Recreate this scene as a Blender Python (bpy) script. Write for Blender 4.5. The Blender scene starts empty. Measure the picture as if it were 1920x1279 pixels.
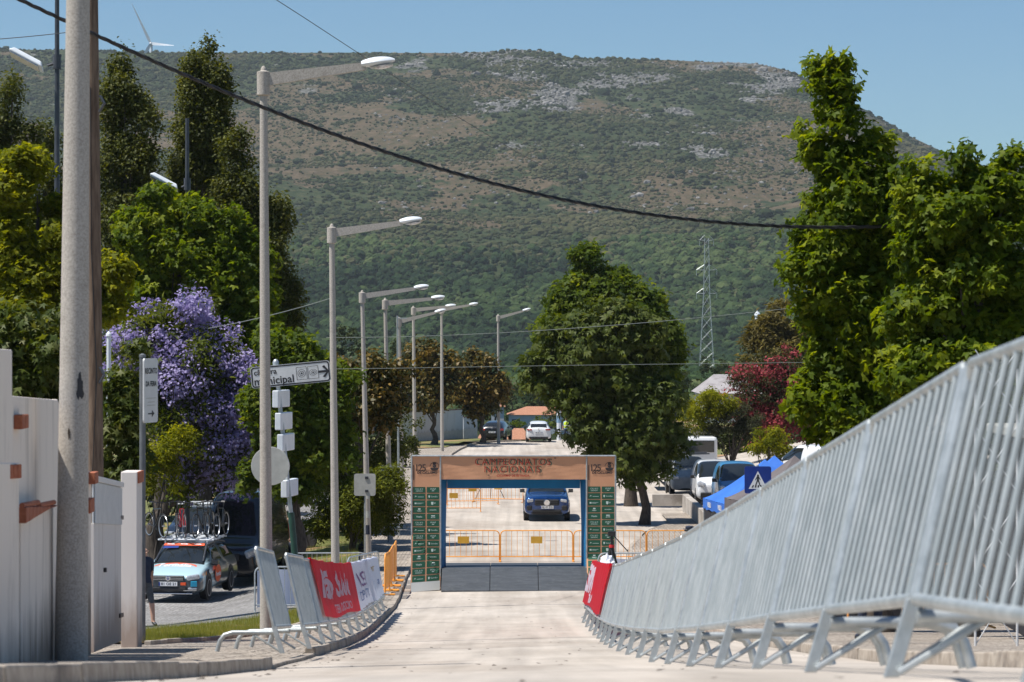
import bpy, bmesh, math, random
import numpy as np
from mathutils import Vector, Matrix, noise as mnoise
R = math.radians
F = 5000.0           # focal length in photo pixels (1920 px wide)
rng = np.random.default_rng(7)
random.seed(7)
scene = bpy.context.scene
col = scene.collection

# ------------------------------------------------------------------ camera, sky, sun, exposure
cam_d = bpy.data.cameras.new('camera')
cam = bpy.data.objects.new('camera', cam_d); col.objects.link(cam)
cam.location = (0, 0, 0); cam.rotation_euler = (R(90), 0, 0)
cam_d.lens = 93.75; cam_d.sensor_width = 36.0
cam_d.clip_start = 0.2; cam_d.clip_end = 20000
cam_d.dof.use_dof = True; cam_d.dof.focus_distance = 78.0; cam_d.dof.aperture_fstop = 6.0
scene.camera = cam
SUN = Vector((-0.42, -0.13, 0.90)).normalized()
world = bpy.data.worlds.new("World"); scene.world = world; world.use_nodes = True
wn = world.node_tree; wn.nodes.clear()
sky = wn.nodes.new('ShaderNodeTexSky'); sky.sky_type = 'NISHITA'; sky.sun_disc = False
sky.sun_elevation = math.asin(SUN.z); sky.sun_rotation = math.atan2(SUN.x, SUN.y)
sky.altitude = 200; sky.air_density = 1.0; sky.dust_density = 0.2; sky.ozone_density = 2.5
tint = wn.nodes.new('ShaderNodeMix'); tint.data_type = 'RGBA'; tint.blend_type = 'MULTIPLY'
tint.inputs['Factor'].default_value = 1.0; tint.inputs['B'].default_value = (0.72, 0.94, 1.09, 1)
bg = wn.nodes.new('ShaderNodeBackground'); bg.inputs['Strength'].default_value = 0.063
wo = wn.nodes.new('ShaderNodeOutputWorld')
wn.links.new(sky.outputs[0], tint.inputs['A']); wn.links.new(tint.outputs['Result'], bg.inputs[0]); wn.links.new(bg.outputs[0], wo.inputs[0])
sl = bpy.data.lights.new('sun', 'SUN'); sl.energy = 4.6; sl.angle = R(0.53); sl.color = (1.0, 0.955, 0.89)
so = bpy.data.objects.new('sun', sl); col.objects.link(so); so.location = (-30, -10, 60)
so.rotation_euler = SUN.to_track_quat('Z', 'Y').to_euler()
scene.view_settings.view_transform = 'Standard'; scene.view_settings.look = 'None'
scene.view_settings.exposure = 0.55; scene.view_settings.gamma = 1.0
scene.view_settings.use_curve_mapping = False
try:
    scene.cycles.volume_bounces = 1; scene.cycles.volume_step_rate = 4.0; scene.cycles.volume_max_steps = 64
    scene.cycles.max_bounces = 8; scene.cycles.transparent_max_bounces = 16
    scene.cycles.use_denoising = True
except Exception: pass

# ------------------------------------------------------------------ helpers
def at(px, py, d):                      # a point of the place seen at photo pixel px,py at distance d
    return Vector(((px - 960.0) * d / F, d, (639.5 - py) * d / F))
GY = [-30, 0, 4, 7, 9.27, 11.5, 13.9, 16.3, 18.6, 20.8, 23.7, 25.9, 28.35, 33, 37.7, 42.4, 47, 51.7, 60, 66, 70, 78, 84, 95, 106, 190, 200, 260, 400, 900, 1500, 9000]
GZ = [-.6, -.72, -.84, -1.0, -1.17, -1.43, -1.71, -2.0, -2.27, -2.52, -2.85, -3.07, -3.33, -3.79, -4.25, -4.67, -5.03, -5.37, -5.95, -6.32, -6.51, -6.8, -6.95, -7.1, -7.18, -7.2, -7.35, -11, -13, -12.5, -15, -40]
def g(y): return float(np.interp(y, GY, GZ))
def gz(x, y):
    f = min(1.0, max(0.0, (80 - y) / 20.0))
    drop = .5 * min(1, max(0, (-5 - x) / 3)) * min(1, max(0, (y - 45) / 20)) * min(1, max(0, (104 - y) / 18))
    return g(y) + 0.02 * (min(1.3, max(-2.6, x)) - 1.3) * f - drop
def tag(o, label=None, cat=None, group=None, kind=None):
    if label: o['label'] = label
    if cat: o['category'] = cat
    if group: o['group'] = group
    if kind: o['kind'] = kind
    return o
def empty(name, loc=(0, 0, 0), rz=0.0, label=None, cat=None, group=None):
    o = bpy.data.objects.new(name, None); col.objects.link(o)
    o.empty_display_size = 0.2
    o.location = loc; o.rotation_euler = (0, 0, rz)
    return tag(o, label, cat, group)
def link(name, me, parent=None, loc=None):
    o = bpy.data.objects.new(name, me); col.objects.link(o)
    if parent is not None: o.parent = parent
    if loc is not None: o.location = loc
    return o
def kids(o, table={}):
    return [c for c in list(o.children)]
def copy_tree(o, parent=None):
    c = o.copy(); col.objects.link(c)
    c.parent = parent
    for ch in kids(o): copy_tree(ch, c)
    return c
def dup(o, loc, rz=None, label=None, group=None):
    c = copy_tree(o); c.location = loc
    if rz is not None: c.rotation_euler = (0, 0, rz)
    if label: c['label'] = label
    if group: c['group'] = group
    return c

class MB:
    def __init__(s): s.v = []; s.f = []; s.m = []
    def add(s, vs, fs, m=0):
        n = len(s.v); s.v.extend([tuple(v) for v in vs])
        for f in fs: s.f.append([i + n for i in f]); s.m.append(m)
        return s
    def box(s, c, size, m=0, rz=0.0, top=1.0, rot=None):
        x, y, z = [k / 2.0 for k in size]; vs = []
        M = rot if rot is not None else Matrix.Rotation(rz, 3, 'Z')
        for dz in (-1, 1):
            t = top if dz > 0 else 1.0
            for dx, dy in ((-1, -1), (1, -1), (1, 1), (-1, 1)):
                vs.append(Vector(c) + M @ Vector((dx * x * t, dy * y * t, dz * z)))
        return s.add(vs, [(0, 3, 2, 1), (4, 5, 6, 7), (0, 1, 5, 4), (1, 2, 6, 5), (2, 3, 7, 6), (3, 0, 4, 7)], m)
    def tube(s, pts, r, n=8, m=0, caps=True):
        pts = [Vector(p) for p in pts]; k = len(pts)
        rs = r if isinstance(r, (list, tuple)) else [r] * k
        vs = []; up = None
        for i, p in enumerate(pts):
            t = (pts[min(i + 1, k - 1)] - pts[max(i - 1, 0)])
            if t.length < 1e-9: t = Vector((0, 0, 1))
            t.normalize()
            if up is None:
                a = Vector((0, 0, 1)) if abs(t.z) < 0.9 else Vector((0, 1, 0))
                up = (a - t * a.dot(t)).normalized()
            else:
                up = (up - t * up.dot(t)).normalized()
            b = t.cross(up)
            for j in range(n):
                a = 2 * math.pi * j / n
                vs.append(p + (up * math.cos(a) + b * math.sin(a)) * rs[i])
        fs = []
        for i in range(k - 1):
            for j in range(n):
                j2 = (j + 1) % n
                fs.append((i * n + j, i * n + j2, (i + 1) * n + j2, (i + 1) * n + j))
        if caps:
            fs.append(tuple(range(n - 1, -1, -1))); fs.append(tuple((k - 1) * n + j for j in range(n)))
        return s.add(vs, fs, m)
    def lathe(s, prof, c=(0, 0, 0), n=16, m=0, axis='z'):
        vs = []; k = len(prof)
        for r_, h in prof:
            for j in range(n):
                a = 2 * math.pi * j / n
                p = (r_ * math.cos(a), r_ * math.sin(a), h)
                if axis == 'x': p = (p[2], p[0], p[1])
                elif axis == 'y': p = (p[0], p[2], p[1])
                vs.append((c[0] + p[0], c[1] + p[1], c[2] + p[2]))
        fs = []
        for i in range(k - 1):
            for j in range(n):
                j2 = (j + 1) % n
                f = (i * n + j, i * n + j2, (i + 1) * n + j2, (i + 1) * n + j)
                fs.append(f if axis != 'y' else f[::-1])
        if prof[0][0] > 1e-6: fs.append(tuple(range(n - 1, -1, -1)))
        if prof[-1][0] > 1e-6: fs.append(tuple((k - 1) * n + j for j in range(n)))
        return s.add(vs, fs, m)
    def prism(s, poly, a, b, plane='xy', m=0):
        # poly 2-D outline extruded from a to b along the third axis
        def P(u, v, w):
            return {'xy': (u, v, w), 'xz': (u, w, v), 'yz': (w, u, v)}[plane]
        n = len(poly); vs = [P(u, v, a) for u, v in poly] + [P(u, v, b) for u, v in poly]
        fs = [tuple(range(n - 1, -1, -1)), tuple(range(n, 2 * n))]
        for i in range(n): fs.append((i, (i + 1) % n, n + (i + 1) % n, n + i))
        return s.add(vs, fs, m)
    def grid(s, rows, m=0, flip=False):
        n = len(rows[0]); vs = [p for r_ in rows for p in r_]; fs = []
        for i in range(len(rows) - 1):
            for j in range(n - 1):
                f = (i * n + j, i * n + j + 1, (i + 1) * n + j + 1, (i + 1) * n + j)
                fs.append(f[::-1] if flip else f)
        return s.add(vs, fs, m)
    def mesh(s, name, mats, smooth=False):
        me = bpy.data.meshes.new(name); me.from_pydata(s.v, [], s.f)
        for mt in (mats if isinstance(mats, (list, tuple)) else [mats]): me.materials.append(mt)
        me.polygons.foreach_set('material_index', s.m)
        if smooth: me.polygons.foreach_set('use_smooth', [True] * len(s.f))
        me.update(); return me
    def build(s, name, mats, parent=None, smooth=False, loc=None, bevel=0.0, fix=True, kind=None, auto=True):
        me = s.mesh(name, mats, smooth)
        if fix:
            bm = bmesh.new(); bm.from_mesh(me); bmesh.ops.recalc_face_normals(bm, faces=bm.faces); bm.to_mesh(me); bm.free()
        o = link(name, me, parent, loc)
        if smooth and auto:
            md = None
            try: me.set_sharp_from_angle(angle=R(38))
            except Exception: pass
        if bevel > 0:
            b = o.modifiers.new('bevel', 'BEVEL'); b.width = bevel; b.segments = 2; b.limit_method = 'ANGLE'; b.angle_limit = R(35)
        if kind: o['kind'] = kind
        return o

_tc = {}
def text_mb(body, size, bold=0.0, align='CENTER', spacing=1.0, extrude=0.0):
    key = (body, size, bold, align, spacing, extrude)
    if key not in _tc:
        cu = bpy.data.curves.new('lettering', 'FONT'); cu.body = body; cu.size = size
        cu.align_x = align; cu.align_y = 'CENTER'; cu.resolution_u = 3; cu.offset = bold; cu.space_character = spacing
        cu.extrude = extrude
        ob = bpy.data.objects.new('lettering', cu); col.objects.link(ob)
        dg = bpy.context.evaluated_depsgraph_get(); dg.update()
        me = bpy.data.meshes.new_from_object(ob.evaluated_get(dg))
        vs = [tuple(v.co) for v in me.vertices]; fs = [tuple(p.vertices) for p in me.polygons]
        bpy.data.objects.remove(ob); bpy.data.curves.remove(cu); bpy.data.meshes.remove(me)
        _tc[key] = (vs, fs)
    return _tc[key]
def put_text(mb, body, size, fn, m=0, **kw):
    vs, fs = text_mb(body, size, **kw)
    mb.add([fn(v[0], v[1]) for v in vs], fs, m)

# ------------------------------------------------------------------ materials
def new_mat(name):
    m = bpy.data.materials.new(name); m.use_nodes = True
    nt = m.node_tree; return m, nt, nt.nodes['Principled BSDF']
def N(nt, t, **kw):
    n = nt.nodes.new(t)
    for k, v in kw.items(): setattr(n, k, v)
    return n
def mat(name, c1, c2=None, scale=5.0, rough=0.6, metal=0.0, bump=0.0, bscale=None, coat=0.0, spec=0.5, detail=6.0, lo=0.35, hi=0.65, stretch=None, c3=None, s3=1.0, lo3=.5, hi3=.62, trans=0.0):
    m, nt, b = new_mat(name); L = nt.links.new
    b.inputs['Roughness'].default_value = rough; b.inputs['Metallic'].default_value = metal
    b.inputs['Specular IOR Level'].default_value = spec
    if coat: b.inputs['Coat Weight'].default_value = coat; b.inputs['Coat Roughness'].default_value = 0.05
    tc = N(nt, 'ShaderNodeTexCoord'); src = tc.outputs['Object']
    if stretch:
        mp = N(nt, 'ShaderNodeMapping'); mp.inputs['Scale'].default_value = stretch; L(src, mp.inputs[0]); src = mp.outputs[0]
    outc = None
    if c2 is None: b.inputs['Base Color'].default_value = (*c1, 1)
    else:
        nz = N(nt, 'ShaderNodeTexNoise'); nz.inputs['Scale'].default_value = scale; nz.inputs['Detail'].default_value = detail
        nz.inputs['Roughness'].default_value = 0.62
        L(src, nz.inputs['Vector'])
        rp = N(nt, 'ShaderNodeValToRGB'); rp.color_ramp.elements[0].position = lo; rp.color_ramp.elements[1].position = hi
        rp.color_ramp.elements[0].color = (*c1, 1); rp.color_ramp.elements[1].color = (*c2, 1)
        L(nz.outputs[0], rp.inputs[0]); outc = rp.outputs[0]
        if c3:
            n3 = N(nt, 'ShaderNodeTexNoise'); n3.inputs['Scale'].default_value = s3; n3.inputs['Detail'].default_value = 8; n3.inputs['Roughness'].default_value = .65
            L(src, n3.inputs['Vector'])
            mr = N(nt, 'ShaderNodeMapRange'); mr.inputs[1].default_value = lo3; mr.inputs[2].default_value = hi3
            L(n3.outputs[0], mr.inputs[0])
            mx = N(nt, 'ShaderNodeMix', data_type='RGBA'); mx.inputs['B'].default_value = (*c3, 1)
            L(mr.outputs[0], mx.inputs['Factor']); L(outc, mx.inputs['A']); outc = mx.outputs['Result']
        L(outc, b.inputs['Base Color'])
    if bump:
        nb = N(nt, 'ShaderNodeTexNoise'); nb.inputs['Scale'].default_value = bscale or scale * 3; nb.inputs['Detail'].default_value = 6
        L(src, nb.inputs['Vector'])
        bp = N(nt, 'ShaderNodeBump'); bp.inputs['Strength'].default_value = min(1, bump * 8); bp.inputs['Distance'].default_value = bump
        L(nb.outputs[0], bp.inputs['Height']); L(bp.outputs[0], b.inputs['Normal'])
    return m
M = {}
M['galv'] = mat('galvanised_steel', (.34, .37, .375), (.52, .55, .55), 9, rough=.40, metal=.5, bump=.001, spec=.5)
M['galv_far'] = mat('galvanised_bars', (.35, .385, .385), (.47, .50, .495), 4, rough=.45, metal=.35)
M['concrete_pole'] = mat('exposed_aggregate', (.33, .295, .255), (.52, .475, .42), 55, rough=.9, bump=.004, bscale=90, c3=(.20, .18, .15), s3=1.3, lo3=.55, hi3=.75)
M['lamp_white'] = mat('white_lamp_shell', (.62, .66, .70), (.74, .77, .80), 3, rough=.35)
M['dark_metal'] = mat('dark_painted_pole', (.035, .04, .05), (.06, .065, .075), 3, rough=.45)
M['wood_pole'] = mat('tarred_wood', (.095, .06, .04), (.21, .145, .10), 7, rough=.9, bump=.006, bscale=18, stretch=(3, 3, .35))
M['orange'] = mat('orange_paint', (.75, .28, .035), (.90, .38, .06), 3, rough=.45)
M['plate_yellow'] = mat('ochre_plate', (.55, .29, .02), (.68, .38, .04), 3, rough=.5)
M['rubber'] = mat('rubber_mat', (.035, .042, .05), (.06, .068, .08), 2.2, rough=.55, bump=.004, bscale=30, stretch=(1, 5, 1), c3=(.11, .12, .12), s3=6, lo3=.56, hi3=.75)  # pale stretched streaks put scuffs and sheen into the colour
M['black'] = mat('black_plastic', (.012, .012, .013), (.02, .02, .022), 8, rough=.5)
M['tyre'] = mat('tyre_rubber', (.015, .015, .016), (.03, .03, .03), 20, rough=.8)
M['alloy'] = mat('alloy_wheel', (.45, .46, .48), (.55, .56, .58), 3, rough=.3, metal=.8)
M['chrome'] = mat('chrome', (.75, .76, .78), rough=.12, metal=1.0)
M['white_paint'] = mat('white_car_paint', (.66, .67, .68), (.72, .73, .74), 2, rough=.3, coat=.6)
M['black_paint'] = mat('black_car_paint', (.008, .010, .013), (.013, .015, .02), 2, rough=.25, coat=.8)
M['grey_paint'] = mat('grey_truck_paint', (.20, .20, .20), (.32, .31, .29), 2, rough=.5)
M['blue_paint'] = mat('blue_car_paint', (.002, .040, .17), (.003, .052, .21), 2, rough=.22, metal=.45, coat=1.0)
M['glass'] = mat('car_glass', (.010, .013, .015), (.02, .024, .026), 1.0, rough=.06, spec=.8)
M['lens'] = mat('headlight_lens', (.35, .37, .40), (.62, .64, .68), 14, rough=.12, metal=.3, coat=1)
M['tail'] = mat('tail_light', (.30, .01, .01), (.45, .03, .02), 9, rough=.2, coat=1)
M['post_grey'] = mat('grey_post', (.10, .11, .12), (.16, .17, .18), 4, rough=.5)
M['white'] = mat('white_print', (.72, .73, .74), rough=.6)
M['white_cloth'] = mat('white_banner_cloth', (.62, .65, .72), (.70, .72, .78), 4, rough=.8)
M['sign_white'] = mat('sign_enamel', (.60, .61, .61), (.68, .69, .69), 6, rough=.35)
M['sign_back'] = mat('sign_back', (.42, .42, .39), (.52, .52, .48), 5, rough=.6)
M['black_print'] = mat('black_print', (.02, .02, .025), rough=.5)
M['sign_blue'] = mat('sign_blue', (.004, .028, .20), (.006, .035, .24), 4, rough=.35)
M['green_pole'] = mat('green_pole', (.012, .05, .035), (.02, .07, .05), 4, rough=.4)
M['brick'] = mat('terracotta', (.30, .085, .04), (.42, .14, .07), 14, rough=.85, bump=.004)
M['skin'] = mat('skin', (.45, .25, .17), (.50, .29, .20), 9, rough=.55)
M['hair'] = mat('dark_hair', (.02, .014, .01), rough=.7)
M['navy'] = mat('navy_cloth', (.015, .022, .045), (.025, .034, .06), 9, rough=.85)
M['vest'] = mat('hi_vis_vest', (.55, .70, .03), (.62, .78, .06), 6, rough=.7)
M['shirt_blue'] = mat('light_blue_cloth', (.20, .34, .48), (.26, .40, .55), 8, rough=.85)
M['shirt_red'] = mat('red_cloth', (.50, .02, .025), (.6, .03, .03), 8, rough=.85)
M['bark'] = mat('bark', (.035, .026, .02), (.10, .08, .062), 9, rough=.95, bump=.02, bscale=14, stretch=(2.5, 2.5, .6))
M['stone'] = mat('granite_kerb', (.27, .225, .18), (.44, .385, .32), 7, rough=.9, bump=.008, bscale=25, c3=(.13, .11, .095), s3=2.2, lo3=.52, hi3=.7)
# ------------------------------------------------------------------ haze and far landscape
SKY = [(-700, 60), (-300, 78), (0, 82), (150, 84), (300, 89), (430, 91), (700, 90), (900, 90), (960, 85), (1030, 88), (1060, 100), (1250, 103), (1420, 110), (1480, 122), (1530, 146), (1650, 214), (1700, 243), (1790, 286), (1850, 306), (1925, 298), (2100, 320), (2400, 450), (2900, 690)]
SX = [a for a, b in SKY]; SYv = [b for a, b in SKY]
RD = 3400.0; FD = 1350.0
def fbm(x, y, seed, octs=5, base=1.0):
    # cheap value noise on numpy arrays
    out = np.zeros_like(x, dtype=float); amp = 1.0; tot = 0
    for o in range(octs):
        f = base * (2 ** o); xi = x * f; yi = y * f
        x0 = np.floor(xi).astype(int); y0 = np.floor(yi).astype(int); fx = xi - x0; fy = yi - y0
        fx = fx * fx * (3 - 2 * fx); fy = fy * fy * (3 - 2 * fy)
        def h(a, b):
            n = (a * 374761393 + b * 668265263 + (seed + o) * 974634777) & 0x7fffffff
            n = ((n ^ (n >> 13)) * 1274126177) & 0x7fffffff
            return ((n ^ (n >> 16)) & 0xffff) / 65535.0
        v = (h(x0, y0) * (1 - fx) + h(x0 + 1, y0) * fx) * (1 - fy) + (h(x0, y0 + 1) * (1 - fx) + h(x0 + 1, y0 + 1) * fx) * fy
        out += amp * (v - .5); tot += amp; amp *= .5
    return out / tot
def hill_z(X, Y):
    X = np.asarray(X, float); Y = np.asarray(Y, float)
    px = 960 + X * F / RD
    top = (639.5 - np.interp(px, SX, SYv)) * RD / F
    base = np.interp(Y, GY, GZ)
    t = np.clip((Y - FD) / (RD - FD), 0, 1)
    prof = 0.30 * t + 0.70 * (t ** 1.55)
    wob = fbm(X / 600, Y / 600, 3, 4) * 70 * np.sin(np.pi * np.clip(t, 0, 1)) + fbm(X / 140, Y / 140, 9, 4) * 26 * np.clip(t * 3, 0, 1) * np.clip((1.0 - t) * 3, .12, 1)
    up = base + (top + 15) * prof + wob
    back = base + (top + 15) - np.clip(Y - RD, 0, None) * .05
    return np.where(Y <= RD, up, back)
# land-cover patches in photo pixels: x, y, rx, ry, weight
BARE = [(420, 245, 260, 55, .8), (700, 260, 260, 60, 1.0), (820, 290, 150, 50, .6), (470, 215, 150, 40, .7), (960, 300, 180, 55, .6), (850, 350, 200, 40, .5), (1150, 250, 120, 40, .4), (1420, 300, 100, 60, .6), (1250, 400, 240, 30, .55), (560, 340, 120, 30, .5), (1050, 340, 160, 30, .4), (1290, 330, 220, 26, .75), (1330, 370, 200, 36, .85),
        (1180, 420, 160, 26, .5), (880, 380, 160, 26, .5), (1320, 120, 110, 16, .9), (1440, 130, 90, 22, .8), (1620, 230, 140, 40, .7), (1700, 290, 130, 40, .5), (1500, 280, 60, 40, .6), (1480, 200, 100, 45, .4),
        (640, 455, 70, 18, .6), (1080, 395, 110, 18, .7), (230, 240, 90, 40, .6), (950, 140, 110, 50, .5), (780, 190, 120, 26, .5), (1230, 300, 60, 20, .5), (900, 425, 90, 14, .5)]
ROCK = [(980, 125, 110, 34, .95), (1040, 185, 34, 22, 1.5), (1110, 160, 60, 22, .9), (1190, 185, 50, 14, .9), (930, 200, 80, 12, .9), (870, 170, 70, 30, .6), (1230, 140, 50, 18, .7),
        (1290, 240, 120, 34, .95), (1230, 255, 70, 26, .7), (1380, 225, 50, 24, .7), (1360, 150, 70, 12, .8), (1450, 150, 80, 26, .9), (1330, 120, 60, 12, .8), (1500, 135, 40, 14, .9), (1400, 190, 30, 10, .8), (940, 100, 80, 16, .9), (1010, 150, 60, 30, .9), (1340, 290, 60, 14, .6)]
def cover(X, Y, Z):
    px = 960 + X * F / Y; py = 639.5 - Z * F / Y
    n1 = fbm(X / 90, Z / 40 + Y / 200, 21, 5); n2 = fbm(X / 60, Z / 30 + Y / 160, 33, 5)
    def acc(L):
        a = np.zeros_like(px)
        for x, y, rx, ry, w in L: a = np.maximum(a, w * np.exp(-(((px - x) / rx) ** 2 + ((py - y) / ry) ** 2)))
        return a
    on = np.clip((Y - 1500) / 400, 0, 1)
    b = np.clip((acc(BARE) * 1.15 + n1 * 2.5 - .34) * 2.0, 0, 1) * on
    r = np.clip((acc(ROCK) * 1.3 + n2 * 2.8 - .66) * 2.6, 0, 1) * on
    return b, r
nx, ny = 460, 250
xs = np.linspace(-2600, 3000, nx); ys = np.concatenate([np.linspace(210, FD, 40)[:-1], np.linspace(FD, RD, ny - 60), np.linspace(RD + 8, 4500, 21)])
XX, YY = np.meshgrid(xs * 1.0, ys)
XX = XX * (0.25 + 0.75 * np.clip(YY / RD, 0, 1)[..., :] * 1.0)     # sheet widens with distance
ZZ = np.where(YY < FD, np.interp(YY, GY, GZ) + fbm(XX / 90, YY / 90, 5, 3) * 2.0 * np.clip((YY - 210) / 100, 0, 1), hill_z(XX, YY))
def grid_mesh(name, XX, YY, ZZ, mt):
    r_, c_ = XX.shape
    co = np.stack([XX, YY, ZZ], -1).reshape(-1, 3).astype(np.float32)
    i = np.arange(r_ - 1)[:, None] * c_ + np.arange(c_ - 1)[None]
    q = np.stack([i, i + 1, i + c_ + 1, i + c_], -1).reshape(-1, 4).astype(np.int32)
    me = bpy.data.meshes.new(name); me.vertices.add(len(co)); me.vertices.foreach_set('co', co.ravel())
    me.loops.add(q.size); me.loops.foreach_set('vertex_index', q.ravel()); me.polygons.add(len(q))
    me.polygons.foreach_set('loop_start', np.arange(0, q.size, 4, dtype=np.int32)); me.polygons.foreach_set('loop_total', np.full(len(q), 4, np.int32))
    me.polygons.foreach_set('use_smooth', np.ones(len(q), bool)); me.update(calc_edges=True)
    if mt: me.materials.append(mt)
    return me
m, nt, b = new_mat('hillside'); L = nt.links.new
b.inputs['Roughness'].default_value = .95; b.inputs['Specular IOR Level'].default_value = .1
ab = N(nt, 'ShaderNodeAttribute', attribute_name='bare'); ar = N(nt, 'ShaderNodeAttribute', attribute_name='rock')
tc = N(nt, 'ShaderNodeTexCoord')
def noise_n(scale, det=8, rough=.65):
    n_ = N(nt, 'ShaderNodeTexNoise'); n_.inputs['Scale'].default_value = scale; n_.inputs['Detail'].default_value = det; n_.inputs['Roughness'].default_value = rough
    L(tc.outputs['Object'], n_.inputs['Vector']); return n_
def ramp(src, cs):
    rp = N(nt, 'ShaderNodeValToRGB')
    while len(rp.color_ramp.elements) < len(cs): rp.color_ramp.elements.new(.5)
    for e, (p, c) in zip(rp.color_ramp.elements, cs): e.position = p; e.color = (*c, 1)
    L(src, rp.inputs[0]); return rp
def sharpen(attr, nz, k, name=None):
    a = N(nt, 'ShaderNodeMath', operation='MULTIPLY_ADD'); a.inputs[1].default_value = k; L(nz, a.inputs[0]); L(attr, a.inputs[2])
    mr = N(nt, 'ShaderNodeMapRange'); mr.inputs[1].default_value = .5 * k + .38; mr.inputs[2].default_value = .5 * k + .62; L(a.outputs[0], mr.inputs[0]); return mr.outputs[0]
nf = noise_n(.09); nm = noise_n(.018); nff = noise_n(.22, 5)
veg = ramp(nf.outputs[0], [(.32, (.018, .032, .012)), (.5, (.036, .050, .020)), (.68, (.072, .074, .034))])
bare = ramp(nf.outputs[0], [(.34, (.05, .054, .026)), (.52, (.092, .070, .042)), (.76, (.155, .118, .078))])
rock = ramp(nff.outputs[0], [(.36, (.035, .05, .03)), (.50, (.13, .127, .118)), (.72, (.27, .262, .25))])
mx1 = N(nt, 'ShaderNodeMix', data_type='RGBA'); L(sharpen(ab.outputs['Fac'], nf.outputs[0], 2.4), mx1.inputs['Factor']); L(veg.outputs[0], mx1.inputs['A']); L(bare.outputs[0], mx1.inputs['B'])
mx2 = N(nt, 'ShaderNodeMix', data_type='RGBA'); L(sharpen(ar.outputs['Fac'], nf.outputs[0], 1.8), mx2.inputs['Factor']); L(mx1.outputs['Result'], mx2.inputs['A']); L(rock.outputs[0], mx2.inputs['B'])
L(mx2.outputs['Result'], b.inputs['Base Color'])
bp = N(nt, 'ShaderNodeBump'); bp.inputs['Strength'].default_value = 1; bp.inputs['Distance'].default_value = 5.0; L(nf.outputs[0], bp.inputs['Height']); L(bp.outputs[0], b.inputs['Normal'])
me = grid_mesh('hills', XX, YY, ZZ, m)
bb, rr = cover(XX, YY, ZZ)
for nm_, arr in (('bare', bb), ('rock', rr)):
    at_ = me.attributes.new(nm_, 'FLOAT', 'POINT'); at_.data.foreach_set('value', arr.ravel().astype(np.float32))
tag(link('hills', me), kind='structure')

def scatter(name, pts, scl, tone, mt, subdiv, rough_amp, label, squash=.8, leafy=False, kind='stuff'):
    me = bpy.data.meshes.new(name); me.vertices.add(len(pts)); me.vertices.foreach_set('co', pts.astype(np.float32).ravel())
    a = me.attributes.new('scl', 'FLOAT', 'POINT'); a.data.foreach_set('value', scl.astype(np.float32))
    a = me.attributes.new('tone', 'FLOAT', 'POINT'); a.data.foreach_set('value', tone.astype(np.float32))
    me.materials.append(mt); o = link(name, me); tag(o, label, kind=kind)
    ng = bpy.data.node_groups.new(name + '_nodes', 'GeometryNodeTree')
    ng.interface.new_socket('Geometry', in_out='INPUT', socket_type='NodeSocketGeometry'); ng.interface.new_socket('Geometry', in_out='OUTPUT', socket_type='NodeSocketGeometry')
    gi = ng.nodes.new('NodeGroupInput'); go = ng.nodes.new('NodeGroupOutput'); K = ng.links.new
    joined = ng.nodes.new('GeometryNodeJoinGeometry')
    parts = []
    gti = ng.nodes.new('GeometryNodeGeometryToInstance')
    for v in range(3):
        ico = ng.nodes.new('GeometryNodeMeshIcoSphere'); ico.inputs['Radius'].default_value = 1; ico.inputs['Subdivisions'].default_value = subdiv
        sp = ng.nodes.new('GeometryNodeSetPosition'); nz = ng.nodes.new('ShaderNodeTexNoise'); nz.noise_dimensions = '4D'
        nz.inputs['Scale'].default_value = 1.5; nz.inputs['W'].default_value = v * 7.3; nz.inputs['Detail'].default_value = 3
        sub = ng.nodes.new('ShaderNodeVectorMath'); sub.operation = 'SUBTRACT'; sub.inputs[1].default_value = (.5, .5, .5)
        sc_ = ng.nodes.new('ShaderNodeVectorMath'); sc_.operation = 'SCALE'; sc_.inputs['Scale'].default_value = rough_amp
        K(nz.outputs['Color'], sub.inputs[0]); K(sub.outputs[0], sc_.inputs[0]); K(sc_.outputs[0], sp.inputs['Offset']); K(ico.outputs[0], sp.inputs['Geometry'])
        tr = ng.nodes.new('GeometryNodeTransform'); tr.inputs['Scale'].default_value = (1, 1, squash); K(sp.outputs[0], tr.inputs['Geometry'])
        sm = ng.nodes.new('GeometryNodeSetMaterial'); sm.inputs['Material'].default_value = mt; K(tr.outputs[0], sm.inputs['Geometry'])
        gt = ng.nodes.new('GeometryNodeGeometryToInstance'); K(sm.outputs[0], gt.inputs[0]); parts.append(gt)
    for gt in reversed(parts): K(gt.outputs[0], joined.inputs[0])
    iop = ng.nodes.new('GeometryNodeInstanceOnPoints'); K(gi.outputs[0], iop.inputs['Points']); K(joined.outputs[0], iop.inputs['Instance'])
    iop.inputs['Pick Instance'].default_value = True
    ri = ng.nodes.new('FunctionNodeRandomValue'); ri.data_type = 'INT'; ri.inputs[4].default_value = 0; ri.inputs[5].default_value = 2; K(ri.outputs[2], iop.inputs['Instance Index'])
    rr_ = ng.nodes.new('FunctionNodeRandomValue'); rr_.data_type = 'FLOAT_VECTOR'; rr_.inputs[0].default_value = (-.25, -.25, 0); rr_.inputs[1].default_value = (.25, .25, 6.28)
    K(rr_.outputs[0], iop.inputs['Rotation'])
    na = ng.nodes.new('GeometryNodeInputNamedAttribute'); na.data_type = 'FLOAT'; na.inputs['Name'].default_value = 'scl'; K(na.outputs[0], iop.inputs['Scale'])
    K(iop.outputs[0], go.inputs[0])
    md = o.modifiers.new('scatter', 'NODES'); md.node_group = ng
    return o
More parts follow.
